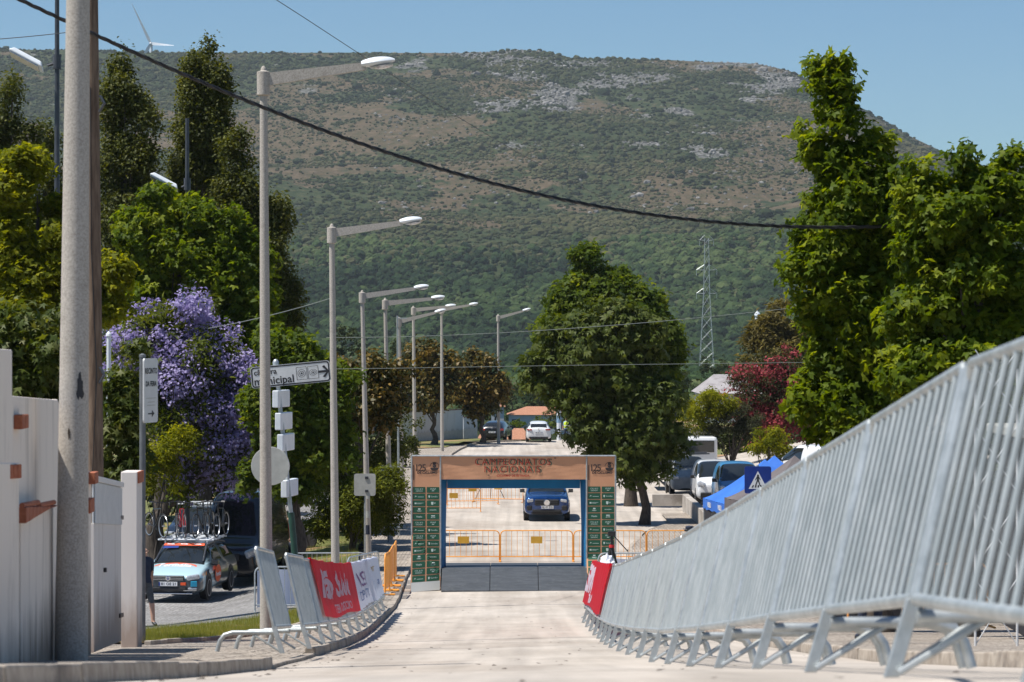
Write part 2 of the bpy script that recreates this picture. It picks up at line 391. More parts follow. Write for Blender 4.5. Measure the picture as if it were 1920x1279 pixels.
def shrub_mat(name, cs, nscale=.6, bumpd=.3, inst=True):
    m, nt, b = new_mat(name); L = nt.links.new
    b.inputs['Roughness'].default_value = .95; b.inputs['Specular IOR Level'].default_value = .1
    a = N(nt, 'ShaderNodeAttribute', attribute_name='tone'); a.attribute_type = 'INSTANCER' if inst else 'GEOMETRY'
    rp = N(nt, 'ShaderNodeValToRGB')
    while len(rp.color_ramp.elements) < len(cs): rp.color_ramp.elements.new(.5)
    for i, (e, c) in enumerate(zip(rp.color_ramp.elements, cs)): e.position = i / (len(cs) - 1); e.color = (*c, 1)
    L(a.outputs['Fac'], rp.inputs[0]); L(rp.outputs[0], b.inputs['Base Color'])
    tc = N(nt, 'ShaderNodeTexCoord'); nz = N(nt, 'ShaderNodeTexNoise'); nz.inputs['Scale'].default_value = nscale; nz.inputs['Detail'].default_value = 6; nz.inputs['Roughness'].default_value = .75
    L(tc.outputs['Object'], nz.inputs['Vector']); bp = N(nt, 'ShaderNodeBump'); bp.inputs['Distance'].default_value = bumpd; bp.inputs['Strength'].default_value = 1
    L(nz.outputs[0], bp.inputs['Height']); L(bp.outputs[0], b.inputs['Normal'])
    return m
def hill_pts(n, ymin, ymax, keep, pmin=-150, pmax=2080):
    Y = (rng.random(n) * (ymax ** 2 - ymin ** 2) + ymin ** 2) ** .5; P = rng.uniform(pmin, pmax, n); X = (P - 960) * Y / F
    Z = np.where(Y < FD, np.interp(Y, GY, GZ), hill_z(X, Y)); b_, r_ = cover(X, Y, Z)
    cl = fbm(X / 120, Y / 120, 71, 4); cl2 = fbm(X / 400, Y / 300, 77, 3)
    k = keep(X, Y, Z, b_, r_, cl) ; k = rng.random(n) < k
    return np.stack([X, Y, Z], -1)[k], b_[k], r_[k], cl[k], cl2[k]
green = [(.013, .022, .009), (.026, .037, .015), (.046, .054, .022), (.074, .072, .034)]
p, b_, r_, cl, cl2 = hill_pts(130000, 1650, 3440, lambda X, Y, Z, b, r, c: np.clip(.62 + c * 2.0 - .26 * b - .36 * r, .05, 1))
s = rng.lognormal(.55, .42, len(p)) * 1.0 * (1 - .38 * b_) * .92
scatter('hillside_shrubs', p + np.stack([0 * s, 0 * s, s * .25], -1), s, np.clip(.45 + cl * 1.6 + cl2 * 1.2 + rng.normal(0, .2, len(p)), 0, 1), shrub_mat('hill_shrub_leaf', green, .9, .5), 2, .9, 'dark green scrub scattered over the far mountain side', .75)
p, b_, r_, cl, cl2 = hill_pts(2600, 1900, 3430, lambda X, Y, Z, b, r, c: np.clip(.10 + c * 1.4, 0, 1) * (1 - b * .6))
s = rng.lognormal(1.15, .3, len(p))
scatter('hillside_thickets', p + np.stack([0 * s, 0 * s, s * .3], -1), s, np.clip(.15 + rng.normal(0, .15, len(p)), 0, 1), shrub_mat('hill_thicket_leaf', green, .8, .7), 3, 1.1, 'larger dark oak scrub clumps on the far mountain side', .8)
p, b_, r_, cl, cl2 = hill_pts(70000, 1050, 2150, lambda X, Y, Z, b, r, c: np.clip(.9 + c * 1.5 - (Y - 1750) / 400, 0, 1))
s = np.minimum(rng.lognormal(.58, .5, len(p)), 5.0)
scatter('valley_wood', p + np.stack([0 * s, 0 * s, s * .5], -1), s, np.clip(.42 + cl * 1.3 + rng.normal(0, .22, len(p)), 0, 1), shrub_mat('valley_tree_leaf', [(.010, .022, .010), (.020, .038, .014), (.036, .060, .020), (.065, .088, .032)], .8, .8), 3, 1.3, 'mass of green trees covering the foot of the mountain', 1.0)
p, b_, r_, cl, cl2 = hill_pts(16000, 260, 1060, lambda X, Y, Z, b, r, c: np.clip(.75 + c * 1.5, 0, 1) * (np.abs(X) > -1))
far = p[:, 1] > 330; pxx = 960 + p[:, 0] * F / p[:, 1]; far &= ~((pxx > 900) & (pxx < 1090) & (p[:, 1] < 420)); p, cl = p[far], cl[far]
s = np.minimum(rng.lognormal(.62, .42, len(p)), 3.2) * np.clip(p[:, 1] / 700, .55, 1); 
scatter('valley_treetops', p + np.stack([0 * s, 0 * s, s * .6], -1), s, np.clip(.45 + cl + rng.normal(0, .22, len(p)), 0, 1), shrub_mat('valley_top_leaf', [(.014, .03, .012), (.03, .055, .02), (.055, .09, .03), (.10, .12, .05)], 2.2, .6), 3, 1.3, 'treetops in the valley beyond the end of the road', 1.05)

# rocks on the crags
p, b_, r_, cl, cl2 = hill_pts(60000, 2300, 3430, lambda X, Y, Z, b, r, c: np.clip(r * .55 + b * .05, 0, 1), 700, 1700)
s = rng.lognormal(.25, .5, len(p))
scatter('crag_rocks', p, s, np.clip(rng.normal(.55, .25, len(p)), 0, 1), shrub_mat('crag_stone', [(.08, .08, .075), (.15, .146, .138), (.26, .252, .24)], .5, .6), 1, .8, 'grey loose rocks and crags below the mountain top', .7)

# haze
hz = MB(); hz.box((0, 2300, 170), (9000, 4700, 560)); 
m, nt, b = new_mat('haze_air'); nt.nodes.remove(b); pv = N(nt, 'ShaderNodeVolumePrincipled'); pv.inputs['Color'].default_value = (.82, .90, 1.0, 1); pv.inputs['Density'].default_value = .000048
pv.inputs['Anisotropy'].default_value = .2
nt.links.new(pv.outputs[0], nt.nodes['Material Output'].inputs['Volume'])
haze = hz.build('haze', m); haze['kind'] = 'stuff'

# ------------------------------------------------------------------ near ground
def sheet(name, poly_rows, mt, dz=0.0, kind='structure', smooth=True):
    mb = MB(); mb.grid([[(x, y, gz(x, y) + dz + e) for (x, y, e) in row] for row in poly_rows])
    o = mb.build(name, mt, smooth=smooth, fix=False)
    if kind: o['kind'] = kind
    return o
def strips(ys, fl, fr, nxs=8):
    rows = []
    for y in ys:
        a, b = fl(y), fr(y); rows.append([(a + (b - a) * i / nxs, y, 0.0) for i in range(nxs + 1)])
    return rows
def I(tab): 
    ys_ = [t[0] for t in tab]; xs_ = [t[1] for t in tab]
    return lambda y: float(np.interp(y, ys_, xs_))
yl = sorted(set(list(GY[:25]) + list(range(2, 110, 2)) + list(range(110, 212, 4))))
kerbL = I([(-30, -2.0), (5, -2.05), (18, -2.1), (23, -2.12), (33, -2.3), (45, -2.42), (60, -2.62), (75, -2.95), (100, -3.3), (150, -3.7), (168, -3.75), (176, -3.4), (184, -2.8), (188, -1.8), (191, -.6), (193, 2), (212, 8)])
kerbR = I([(-30, 3.2), (60, 3.2), (80, 3.5), (90, 3.9), (100, 5.0), (110, 7.5), (125, 8.5), (150, 6.5), (175, 5.6), (212, 10)])
M['concrete'] = mat('worn_concrete', (.37, .325, .275), (.47, .42, .365), .9, rough=.92, bump=.003, bscale=60, c3=(.29, .24, .195), s3=.28, lo3=.50, hi3=.72, stretch=(1, .35, 1))
def add_streaks(m):
    nt = m.node_tree; L = nt.links.new; b = nt.nodes['Principled BSDF']; src = b.inputs['Base Color'].links[0].from_socket
    tc = N(nt, 'ShaderNodeTexCoord'); mp = N(nt, 'ShaderNodeMapping'); mp.inputs['Scale'].default_value = (3.2, .06, 1); L(tc.outputs['Object'], mp.inputs[0])
    nz = N(nt, 'ShaderNodeTexNoise'); nz.inputs['Scale'].default_value = 1; nz.inputs['Detail'].default_value = 7; L(mp.outputs[0], nz.inputs['Vector'])
    mr = N(nt, 'ShaderNodeMapRange'); mr.inputs[1].default_value = .35; mr.inputs[2].default_value = .75; mr.inputs[3].default_value = 1.10; mr.inputs[4].default_value = .80; L(nz.outputs[0], mr.inputs[0])
    n2 = N(nt, 'ShaderNodeTexNoise'); n2.inputs['Scale'].default_value = 70; n2.inputs['Detail'].default_value = 3; L(tc.outputs['Object'], n2.inputs['Vector'])
    m2 = N(nt, 'ShaderNodeMapRange'); m2.inputs[1].default_value = .3; m2.inputs[2].default_value = .7; m2.inputs[3].default_value = .9; m2.inputs[4].default_value = 1.1; L(n2.outputs[0], m2.inputs[0])
    mu = N(nt, 'ShaderNodeMath', operation='MULTIPLY'); L(mr.outputs[0], mu.inputs[0]); L(m2.outputs[0], mu.inputs[1])
    vm = N(nt, 'ShaderNodeVectorMath', operation='SCALE'); L(src, vm.inputs[0]); L(mu.outputs[0], vm.inputs['Scale']); L(vm.outputs[0], b.inputs['Base Color'])
add_streaks(M['concrete'])
def cobble_mat(name, c1, c2, joint, size=.11):
    m, nt, b = new_mat(name); L = nt.links.new
    b.inputs['Roughness'].default_value = .85
    tc = N(nt, 'ShaderNodeTexCoord')
    vo = N(nt, 'ShaderNodeTexVoronoi', feature='DISTANCE_TO_EDGE'); vo.inputs['Scale'].default_value = 1 / size; vo.inputs['Randomness'].default_value = .55; L(tc.outputs['Object'], vo.inputs['Vector'])
    vc = N(nt, 'ShaderNodeTexVoronoi', feature='F1'); vc.inputs['Scale'].default_value = 1 / size; vc.inputs['Randomness'].default_value = .55; L(tc.outputs['Object'], vc.inputs['Vector'])
    bw = N(nt, 'ShaderNodeSeparateColor'); L(vc.outputs['Color'], bw.inputs[0])
    rp = N(nt, 'ShaderNodeValToRGB'); rp.color_ramp.elements[0].color = (*c1, 1); rp.color_ramp.elements[1].color = (*c2, 1); L(bw.outputs[0], rp.inputs[0])
    big = N(nt, 'ShaderNodeTexNoise'); big.inputs['Scale'].default_value = .6; big.inputs['Detail'].default_value = 6; L(tc.outputs['Object'], big.inputs['Vector'])
    mr = N(nt, 'ShaderNodeMapRange'); mr.inputs[1].default_value = .3; mr.inputs[2].default_value = .7; mr.inputs[3].default_value = .72; mr.inputs[4].default_value = 1.1; L(big.outputs[0], mr.inputs[0])
    vm = N(nt, 'ShaderNodeVectorMath', operation='SCALE'); L(rp.outputs[0], vm.inputs[0]); L(mr.outputs[0], vm.inputs['Scale'])
    jm = N(nt, 'ShaderNodeMapRange'); jm.inputs[1].default_value = .03; jm.inputs[2].default_value = .12; L(vo.outputs['Distance'], jm.inputs[0])
    mx = N(nt, 'ShaderNodeMix', data_type='RGBA'); mx.inputs['A'].default_value = (*joint, 1); L(jm.outputs[0], mx.inputs['Factor']); L(vm.outputs[0], mx.inputs['B']); L(mx.outputs['Result'], b.inputs['Base Color'])
    bp = N(nt, 'ShaderNodeBump'); bp.inputs['Distance'].default_value = .015; bp.inputs['Strength'].default_value = .9; L(jm.outputs[0], bp.inputs['Height']); L(bp.outputs[0], b.inputs['Normal'])
    return m
M['cobble'] = cobble_mat('limestone_setts', (.34, .29, .235), (.47, .41, .345), (.16, .13, .105))
M['cobble_grey'] = cobble_mat('granite_setts', (.24, .235, .23), (.36, .35, .335), (.13, .12, .11), .12)
M['earth'] = mat('dry_grass_earth', (.10, .085, .045), (.17, .125, .07), 1.2, rough=1, c3=(.06, .075, .028), s3=.35, lo3=.42, hi3=.6, bump=.02, bscale=8)
M['lawn'] = mat('lawn_soil', (.09, .11, .025), (.17, .165, .05), 1.6, rough=1, c3=(.36, .20, .11), s3=.30, lo3=.53, hi3=.64, bump=.02, bscale=9)
gx = [-160, -110, -70, -45, -30, -20, -14, -10, -8, -7, -6, -5, -3, -1, 1, 3, 5, 7, 10, 14, 20, 30, 45, 70, 110, 160]
def side(x, y):      # the land lies a little lower left of the wall line and rises towards the right bank
    e = -0.08
    if x > 10: e += min(2.5, (x - 10) * .05) * min(1, max(0, (y - 100) / 40)) * (1 if y < 190 else max(0, 1 - (y - 190) / 40))
    return e
rows = [[(x, y, side(x, y)) for x in gx] for y in yl + [220, 240, 265]]
sheet('ground', rows, M['earth'])
sheet('road', strips(yl, kerbL, kerbR), M['concrete'], .0)
# cobbled footways
yn = [y for y in yl if -30 <= y <= 44]
pr = strips(yn, lambda y: -9.0, lambda y: kerbL(y) - .14, 24)
pr = [[(x, y, -.055 * (1 if i >= 23 else 0) * max(0, min(1, (y - 22.5), (32.5 - y)))) for i, (x, y, e) in enumerate(r_)] for r_ in pr]
sheet('pavement_left', pr, M['cobble'], .09)
sheet('side_street', strips([y for y in yl if 43 < y <= 85] + [85.5], lambda y: -34.0, lambda y: -4.35 if y > 47 else -4.5 , 40), M['cobble_grey'], -.03)
sheet('pavement_park', strips([y for y in yl if 44 <= y <= 182], I([(44, -4.4), (78, -4.4), (90, -5.0), (110, -5.6), (150, -7.2), (182, -9)]), lambda y: kerbL(y) - .14, 5), M['cobble'], .09)
sheet('pavement_left_link', strips([42.4, 44, 44.6], lambda y: -4.5, lambda y: kerbL(y) - .14, 5), M['cobble'], .086)
sheet('pavement_right', strips([y for y in yl if -30 <= y <= 112], lambda y: kerbR(y) + .14 if y < 96 else min(kerbR(y), 6.0) + .14, I([(-30, 9.5), (80, 9.5), (100, 7.25), (112, 7.2)]), 5), M['cobble'], .09)
# grass and lawns
lawn_poly = [[(-5.6, 78, .03), (-4.6, 78, .1)], [(-9.5, 85.6, .06), (-4.9, 85.6, .12)], [(-16, 90, .16), (-5.2, 90, .14)], [(-20, 96, .2), (-5.4, 96, .14)], [(-26, 110, .5), (-5.8, 110, .12)], [(-30, 135, .8), (-6.8, 135, .12)], [(-36, 165, 1.0), (-8, 165, .12)], [(-36, 190, 1.0), (-8.5, 190, .12)]]
rows = []
for r0 in lawn_poly:
    (xa, ya, ea), (xb, yb, eb) = r0; rows.append([(xa + (xb - xa) * i / 10, ya, ea + (eb - ea) * i / 10) for i in range(11)])
sheet('lawn', rows, M['lawn'])
sheet('lawn_far', [[(-9, 176, .14), (-6, 176, .14), (-4.4, 178, .13)], [(-12, 186, .3), (-7, 186, .16), (-3.4, 187.5, .13)], [(-12, 195, .3), (-6, 195, .16), (-1.0, 195, .13)]], M['lawn'])
vl = [[(-5.4, 34.6), (-4.62, 34.2)], [(-6.0, 38), (-4.3, 37.5)], [(-6.3, 42), (-4.0, 41)], [(-5.7, 46), (-3.85, 44)], [(-5.0, 49.5), (-3.75, 48)], [(-4.5, 53), (-3.75, 53)], [(-4.45, 60), (-3.9, 60)]]
sheet('verge', [[(a[0] + (b[0] - a[0]) * i / 6, a[1] + (b[1] - a[1]) * i / 6, 0) for i in range(7)] for a, b in vl], M['lawn'], .12)
sheet('terrace', [[(x, y, max(0, x - 9.4) * .2) for x in (7.45, 10, 14, 19, 25)] for y in (84, 95, 106, 116, 130, 150)], M['concrete'], .24)
sheet('bank_lawn', [[(x, y, (y - 150) * .03 + (x - 8) * .03) for x in (7.0, 10, 14, 19, 25, 34)] for y in (150, 158, 166, 176, 190)], M['lawn'], .25)
sheet('park_path', [[(-7.7, 96, .35), (-6.6, 96, .30)], [(-8.4, 103, .4), (-7.0, 103, .33)], [(-10.2, 112, .5), (-7.6, 112, .4)], [(-13, 118, .6), (-8.4, 120, .45)]], M['cobble_grey'], .03)

# kerb stones: every stone of the near kerbs is its own piece
def kerb_run(parent, f, y0, y1, L, side_, h=.105, w=.15, drop=None):
    y = y0; i = 0; cache = {}
    while y < y1:
        ya, yb = y + .006, min(y + L, y1) - .006; x0, x1 = f(ya), f(yb)
        hh = h + random.uniform(-.006, .006)
        if drop and drop[0] < (ya + yb) / 2 < drop[1]: hh = .035
        sx = side_ * w; mb = MB(); j = random.uniform(-.008, .008)
        za, zb = gz(x0, ya), gz(x1, yb)
        vs = [(x0 + j, ya, za - .15), (x0 + j + sx, ya, za - .15), (x1 + j + sx, yb, zb - .15), (x1 + j, yb, zb - .15),
              (x0 + j + sx * .12, ya, za + hh), (x0 + j + sx, ya, za + hh), (x1 + j + sx, yb, zb + hh), (x1 + j + sx * .12, yb, zb + hh)]
        mb.add(vs, [(0, 3, 2, 1), (4, 5, 6, 7), (0, 1, 5, 4), (1, 2, 6, 5), (2, 3, 7, 6), (3, 0, 4, 7)])
        o = mb.build('kerb_stone', M['stone'], parent, bevel=.012)
        y += L
kl = empty('kerb', (0, 0, 0)); kl['kind'] = 'structure'
kerb_run(kl, kerbL, 5, 96, 1.0, -1, drop=(23.5, 31.5))
kerb_run(kl, kerbL, 96, 192, 2.0, -1, h=.12)
kr = empty('kerb', (0, 0, 0)); kr['kind'] = 'structure'
kerb_run(kr, kerbR, 8, 96, 1.4, 1)
ke = empty('kerb', (0, 0, 0)); ke['kind'] = 'structure'
kerb_run(ke, I([(34, -4.62), (37.5, -4.25), (41, -3.93), (47, -3.68), (53, -3.66), (60, -3.8)]), 34.1, 60, .9, -1, h=.15, w=.1)
# sealed joints across the concrete road
M['tar'] = mat('tar_joint', (.10, .085, .075), (.2, .17, .15), 6, rough=.9)
for yj in (16.2, 25.5, 31.0, 38.0, 47.5, 57.5, 66.0, 79, 89, 97, 112, 124, 138, 150, 163, 175):
    mb = MB(); a, b_ = kerbL(yj) + .02, kerbR(yj) - .02; n = 14; rows = [[], []]
    for i in range(n + 1):
        x = a + (b_ - a) * i / n; w = .012 if yj < 70 else .03; dy = random.uniform(-.04, .04) + .12 * math.sin(x * .7 + yj)
        rows[0].append((x, yj + dy - w, gz(x, yj + dy - w) + .004)); rows[1].append((x, yj + dy + w, gz(x, yj + dy + w) + .004))
    mb.grid(rows); o = mb.build('road_joint', M['tar'], fix=False); o['kind'] = 'structure'
# ------------------------------------------------------------------ trees
def leaf_shape(kind):
    # outline in the leaf plane (u across, v along), unit length; returns verts (u,v,w) and triangles/quads
    if kind == 'oval':
        return [(0, 0, 0), (.30, .42, .06), (0, 1, -.10), (-.30, .42, .06)], [(0, 1, 2, 3)]
    if kind == 'long':
        return [(0, 0, 0), (.17, .5, .05), (0, 1.1, -.18), (-.17, .5, .05)], [(0, 1, 2, 3)]
    if kind == 'star':     # five pointed lobes
        v = [(0, .25, .03)]
        for k in range(5):
            a = R(90 + (k - 2) * 62); r_ = (.62, .78, .85, .78, .62)[k]
            v.append((r_ * math.cos(a), .25 + r_ * math.sin(a), -.12))
            if k < 4:
                a2 = a + 0  
                am = R(90 + (k - 1.5) * 62); v.append((.26 * math.cos(am), .25 + .26 * math.sin(am), .02))
        v.append((0, 0, 0)); n = len(v)
        f = []
        for k in range(1, n - 1): f.append((0, k, k + 1))
        f.append((0, n - 1, 1))
        return v, f
    if kind == 'fan':      # three lobes, for trees farther off
        v = []; f = []
        for k in range(3):
            a = R(-62 + k * 62); r_ = (.8, .95, .8)[k]; ux, uy = math.sin(a), math.cos(a); px_, py_ = uy * .24, -ux * .24; n = len(v)
            v += [(0, 0, 0), (ux * r_ * .5 + px_, uy * r_ * .5 + py_, .04), (ux * r_, uy * r_, -.16), (ux * r_ * .5 - px_, uy * r_ * .5 - py_, .04)]; f.append((n, n + 1, n + 2, n + 3))
        return v, f
    if kind == 'palm':     # leaf of drooping leaflets
        v = []; f = []
        for k in range(5):
            a = R(-75 + k * 37.5); r_ = (.7, .9, 1, .9, .7)[k]; ux, uy = math.sin(a), math.cos(a); px_, py_ = uy * .16, -ux * .16
            n = len(v); v += [(0, 0, 0), (ux * r_ * .6 + px_, uy * r_ * .6 + py_, .02), (ux * r_, uy * r_, -.30), (ux * r_ * .6 - px_, uy * r_ * .6 - py_, .02)]
            f.append((n, n + 1, n + 2, n + 3))
        return v, f
    if kind == 'bell':
        return [(0, 0, 0), (.28, .3, .1), (.36, .9, 0), (-.36, .9, 0), (-.28, .3, .1)], [(0, 1, 2, 3, 4)]
    if kind == 'needle':
        return [(-.04, 0, 0), (.04, 0, 0), (.02, 1, .0), (-.02, 1, .0)], [(0, 1, 2, 3)]
def leaves_mesh(name, P, D, S, T, kind, mt, drng):
    """P positions, D preferred normals, S sizes, T tones"""
    n = len(P); lv, lf = leaf_shape(kind); lv = np.array(lv)
    nrm = D / (np.linalg.norm(D, axis=1, keepdims=True) + 1e-9)
    t = drng.normal(size=(n, 3)); t[:, 2] -= .55
    t -= nrm * (t * nrm).sum(1, keepdims=True); t /= np.linalg.norm(t, axis=1, keepdims=True) + 1e-9
    b = np.cross(nrm, t)
    co = P[:, None, :] + S[:, None, None] * (lv[None, :, 0, None] * b[:, None, :] + lv[None, :, 1, None] * t[:, None, :] + lv[None, :, 2, None] * nrm[:, None, :])
    k = len(lv); co = co.reshape(-1, 3).astype(np.float32)
    tot = np.array([len(f) for f in lf], np.int32); idx = np.concatenate([np.array(f) for f in lf])
    li = (np.arange(n)[:, None] * k + idx[None]).ravel().astype(np.int32); lt = np.tile(tot, n)
    ls = np.concatenate([[0], np.cumsum(lt)[:-1]]).astype(np.int32)
    me = bpy.data.meshes.new(name); me.vertices.add(len(co)); me.vertices.foreach_set('co', co.ravel())
    me.loops.add(len(li)); me.loops.foreach_set('vertex_index', li); me.polygons.add(len(lt)); me.polygons.foreach_set('loop_start', ls); me.polygons.foreach_set('loop_total', lt)
    me.update(calc_edges=True)
    a = me.attributes.new('tone', 'FLOAT', 'POINT'); a.data.foreach_set('value', np.repeat(T, k).astype(np.float32))
    me.materials.append(mt); return me
def leaf_mat(name, cs, rough=.5, trans=.35, spec=.4, tm=(2.1, 1.9, .30)):
    m, nt, b = new_mat(name); L = nt.links.new
    b.inputs['Roughness'].default_value = rough + .12; b.inputs['Specular IOR Level'].default_value = spec * .35
    a = N(nt, 'ShaderNodeAttribute', attribute_name='tone')
    rp = N(nt, 'ShaderNodeValToRGB')
    while len(rp.color_ramp.elements) < len(cs): rp.color_ramp.elements.new(.5)
    for i, (e, c) in enumerate(zip(rp.color_ramp.elements, cs)): e.position = i / (len(cs) - 1); e.color = (*c, 1)
    L(a.outputs['Fac'], rp.inputs[0]); L(rp.outputs[0], b.inputs['Base Color'])
    tr = N(nt, 'ShaderNodeBsdfTranslucent'); vm = N(nt, 'ShaderNodeVectorMath', operation='MULTIPLY'); vm.inputs[1].default_value = tm; L(rp.outputs[0], vm.inputs[0]); L(vm.outputs[0], tr.inputs['Color'])
    ms = N(nt, 'ShaderNodeMixShader'); ms.inputs[0].default_value = trans; L(b.outputs[0], ms.inputs[1]); L(tr.outputs[0], ms.inputs[2]); L(ms.outputs[0], nt.nodes['Material Output'].inputs[0])
    return m
LM = {
 'poplar': leaf_mat('poplar_leaf', [(.032, .042, .009), (.070, .082, .016), (.15, .155, .042)], .42, .30, .5),
 'liquid': leaf_mat('liquidambar_leaf', [(.036, .066, .004), (.088, .132, .007), (.22, .255, .018)], .42, .45),
 'bright': leaf_mat('bright_leaf', [(.065, .085, .004), (.15, .165, .008), (.27, .27, .016)], .5, .45),
 'oak': leaf_mat('oak_leaf', [(.035, .055, .010), (.075, .10, .018), (.18, .19, .07)], .42, .32, .6),
 'chestnut': leaf_mat('chestnut_leaf', [(.030, .047, .008), (.066, .09, .014), (.13, .15, .040)], .45, .30, .5),
 'plane': leaf_mat('plane_leaf', [(.032, .058, .006), (.072, .110, .010), (.16, .19, .020)], .45, .40),
 'magnolia': leaf_mat('magnolia_leaf', [(.018, .026, .007), (.05, .052, .012), (.15, .10, .018), (.21, .13, .03)], .35, .15, .6),
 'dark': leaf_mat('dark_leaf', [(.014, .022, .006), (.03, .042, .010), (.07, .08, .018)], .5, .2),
 'hedge': leaf_mat('hedge_leaf', [(.028, .040, .008), (.068, .082, .016), (.13, .14, .03)], .5, .25),
 'olive': leaf_mat('olive_leaf', [(.022, .027, .013), (.05, .057, .03), (.11, .115, .07)], .6, .15),
 'juniper': leaf_mat('juniper_leaf', [(.045, .06, .006), (.10, .12, .010), (.19, .20, .02)], .6, .25),
 'gold': leaf_mat('golden_leaf', [(.05, .045, .013), (.105, .085, .025), (.18, .15, .045)], .5, .25),
 'oleander': leaf_mat('oleander_leaf', [(.02, .03, .012), (.05, .055, .022), (.09, .06, .03)], .5, .2),
 'pink': leaf_mat('oleander_flower', [(.16, .03, .035), (.27, .05, .058), (.42, .09, .10)], .6, .3, tm=(1.2, 1, 1)),
 'jacaranda': leaf_mat('jacaranda_flower', [(.24, .20, .39), (.38, .33, .55), (.54, .49, .70)], .6, .4, tm=(1.15, 1.1, 1.2)),
 'jleaf': leaf_mat('jacaranda_leaf', [(.04, .055, .008), (.075, .10, .012), (.14, .16, .018)], .5, .35),
}
def crown_pts(lobes, n, clump_n, clump_r, drng, shell=(.72, 1.02), inner=.16, squash=.75, puff=.47):
    """lobes: (x,y,z,rx,ry,rz). Each lobe carries rounded boughs (puffs); leaves stand in clumps over the boughs."""
    lob = np.array(lobes, float); w = (lob[:, 3] * lob[:, 5] + lob[:, 4] * lob[:, 5] + lob[:, 3] * lob[:, 4]); w /= w.sum()
    npf = max(len(lob) * 5, int(len(lob) * 9)); pl = drng.choice(len(lob), npf, p=w)
    d0 = drng.normal(size=(npf, 3)); d0 /= np.linalg.norm(d0, axis=1, keepdims=True)
    pc = lob[pl, :3] + d0 * lob[pl, 3:] * drng.uniform(.50, .92, npf)[:, None]
    pr = lob[pl, 3:] * puff * drng.uniform(.65, 1.3, npf)[:, None]
    # boughs deep inside another lobe carry few leaves
    keep = np.ones(npf, bool)
    for j in range(len(lob)):
        keep &= ~(((((pc - lob[j, :3]) / lob[j, 3:]) ** 2).sum(1) < .22) & (pl != j))
    pc, pr, pl, d0 = pc[keep], pr[keep], pl[keep], d0[keep]
    wp = (pr[:, 0] * pr[:, 2] + pr[:, 1] * pr[:, 2]); wp /= wp.sum(); ptone = drng.normal(0, .10, len(pc))
    nc = max(1, n // clump_n); pi_ = drng.choice(len(pc), nc, p=wp)
    d = drng.normal(size=(nc, 3)); d[:, 2] += .45; d += d0[pi_] * .5; d /= np.linalg.norm(d, axis=1, keepdims=True)
    r_ = drng.uniform(.70, 1.08, nc); inn = drng.random(nc) < inner; r_[inn] = drng.uniform(.2, .6, inn.sum())
    c = pc[pi_] + d * pr[pi_] * r_[:, None]
    cr = clump_r * drng.uniform(.55, 1.3, nc); tone = np.clip(drng.normal(.45, .14, nc) + ptone[pi_], 0, 1)
    k = clump_n
    o = drng.normal(size=(nc, k, 3)); o /= np.linalg.norm(o, axis=2, keepdims=True); o *= drng.random((nc, k, 1)) ** .45
    P = c[:, None, :] + o * cr[:, None, None] * np.array([1, 1, squash])
    Dn = o * .5 + d[:, None, :] * .35 + np.array([-.15, 0, .75]) + drng.normal(size=o.shape) * .75
    T = np.clip(tone[:, None] + drng.normal(0, .17, (nc, k)), 0, 1)
    return P.reshape(-1, 3), Dn.reshape(-1, 3), T.ravel(), c
def tree(name, label, base, lobes, n, size, kind, lm, trunk_r=.18, trunk_h=None, clump_n=26, clump_r=.45, seed=1, cat='tree', group=None, lean=(0, 0), branches=8, inner=.16, fork=None, extra=None, squash=.75, tz=None, shell=(.72, 1.02), jit=.35):
    """lobes are given relative to base"""
    dr = np.random.default_rng(seed); t = empty(name, base, 0, label, cat, group)
    P, D, T, C = crown_pts(lobes, n, clump_n, clump_r, dr, inner=inner, squash=squash, shell=shell)
    S = size * dr.uniform(1 - jit, 1 + jit, len(P))
    link('crown', leaves_mesh('crown', P, D, S, T, kind, LM[lm], dr), t)
    if trunk_r > 0:
        top = max(l[2] + l[5] * .5 for l in lobes); cx = sum(l[0] for l in lobes) / len(lobes); cy = sum(l[1] for l in lobes) / len(lobes)
        th = trunk_h or top * .8; mb = MB(); pts = []; rs = []
        for i in range(9):
            f = i / 8; wob = trunk_r * .6 * math.sin(i * 1.9 + seed)
            pts.append((lean[0] * f + cx * f * f + wob * (f > 0), lean[1] * f + cy * f * f, th * f - .1 * (i == 0))); rs.append(trunk_r * (1.35 if i == 0 else 1.0) * (1 - .72 * f))
        mb.tube(pts, rs, 10); 
        mb.build('trunk', M['bark'], t, smooth=True, fix=False)
        mb = MB(); m_ = min(len(C), branches)
        for c in C[dr.choice(len(C), m_, replace=False)]:
            f = max(.12, min(.85, (c[2] / th) * .55)); i = min(7, int(f * 8)); a = Vector(pts[i]); e = Vector(c)
            if fork: a = Vector(pts[max(2, int(fork * 8))])
            mid = a.lerp(e, .5) + Vector((0, 0, (e - a).length * .10)); r0 = rs[i] * .42
            mb.tube([a, a.lerp(mid, .5) + Vector((0, 0, .05)), mid, mid.lerp(e, .5), e], [r0, r0 * .8, r0 * .6, r0 * .4, r0 * .15], 6)
        if m_: mb.build('limbs', M['bark'], t, smooth=True, fix=False)
    if extra: extra(t, C, dr)
    return t
def px_lobes(base, L, depth_k=1.0):
    """lobes from photo pixels (px,py,rx,ry) standing at the tree's own distance, with real depth"""
    d = base[1]; out = []
    for l in L:
        px, py, rx, ry = l[:4]; dy = l[4] if len(l) > 4 else 0.0; c = at(px, py, d); out.append((c.x - base[0], dy, c.z - base[2], rx * d / F, rx * d / F * depth_k, ry * d / F))
    return out
def B(px, d, dz=0.0, z=None):
    x = (px - 960) * d / F; return Vector((x, d, (gz(x, d) if z is None else z) + dz))

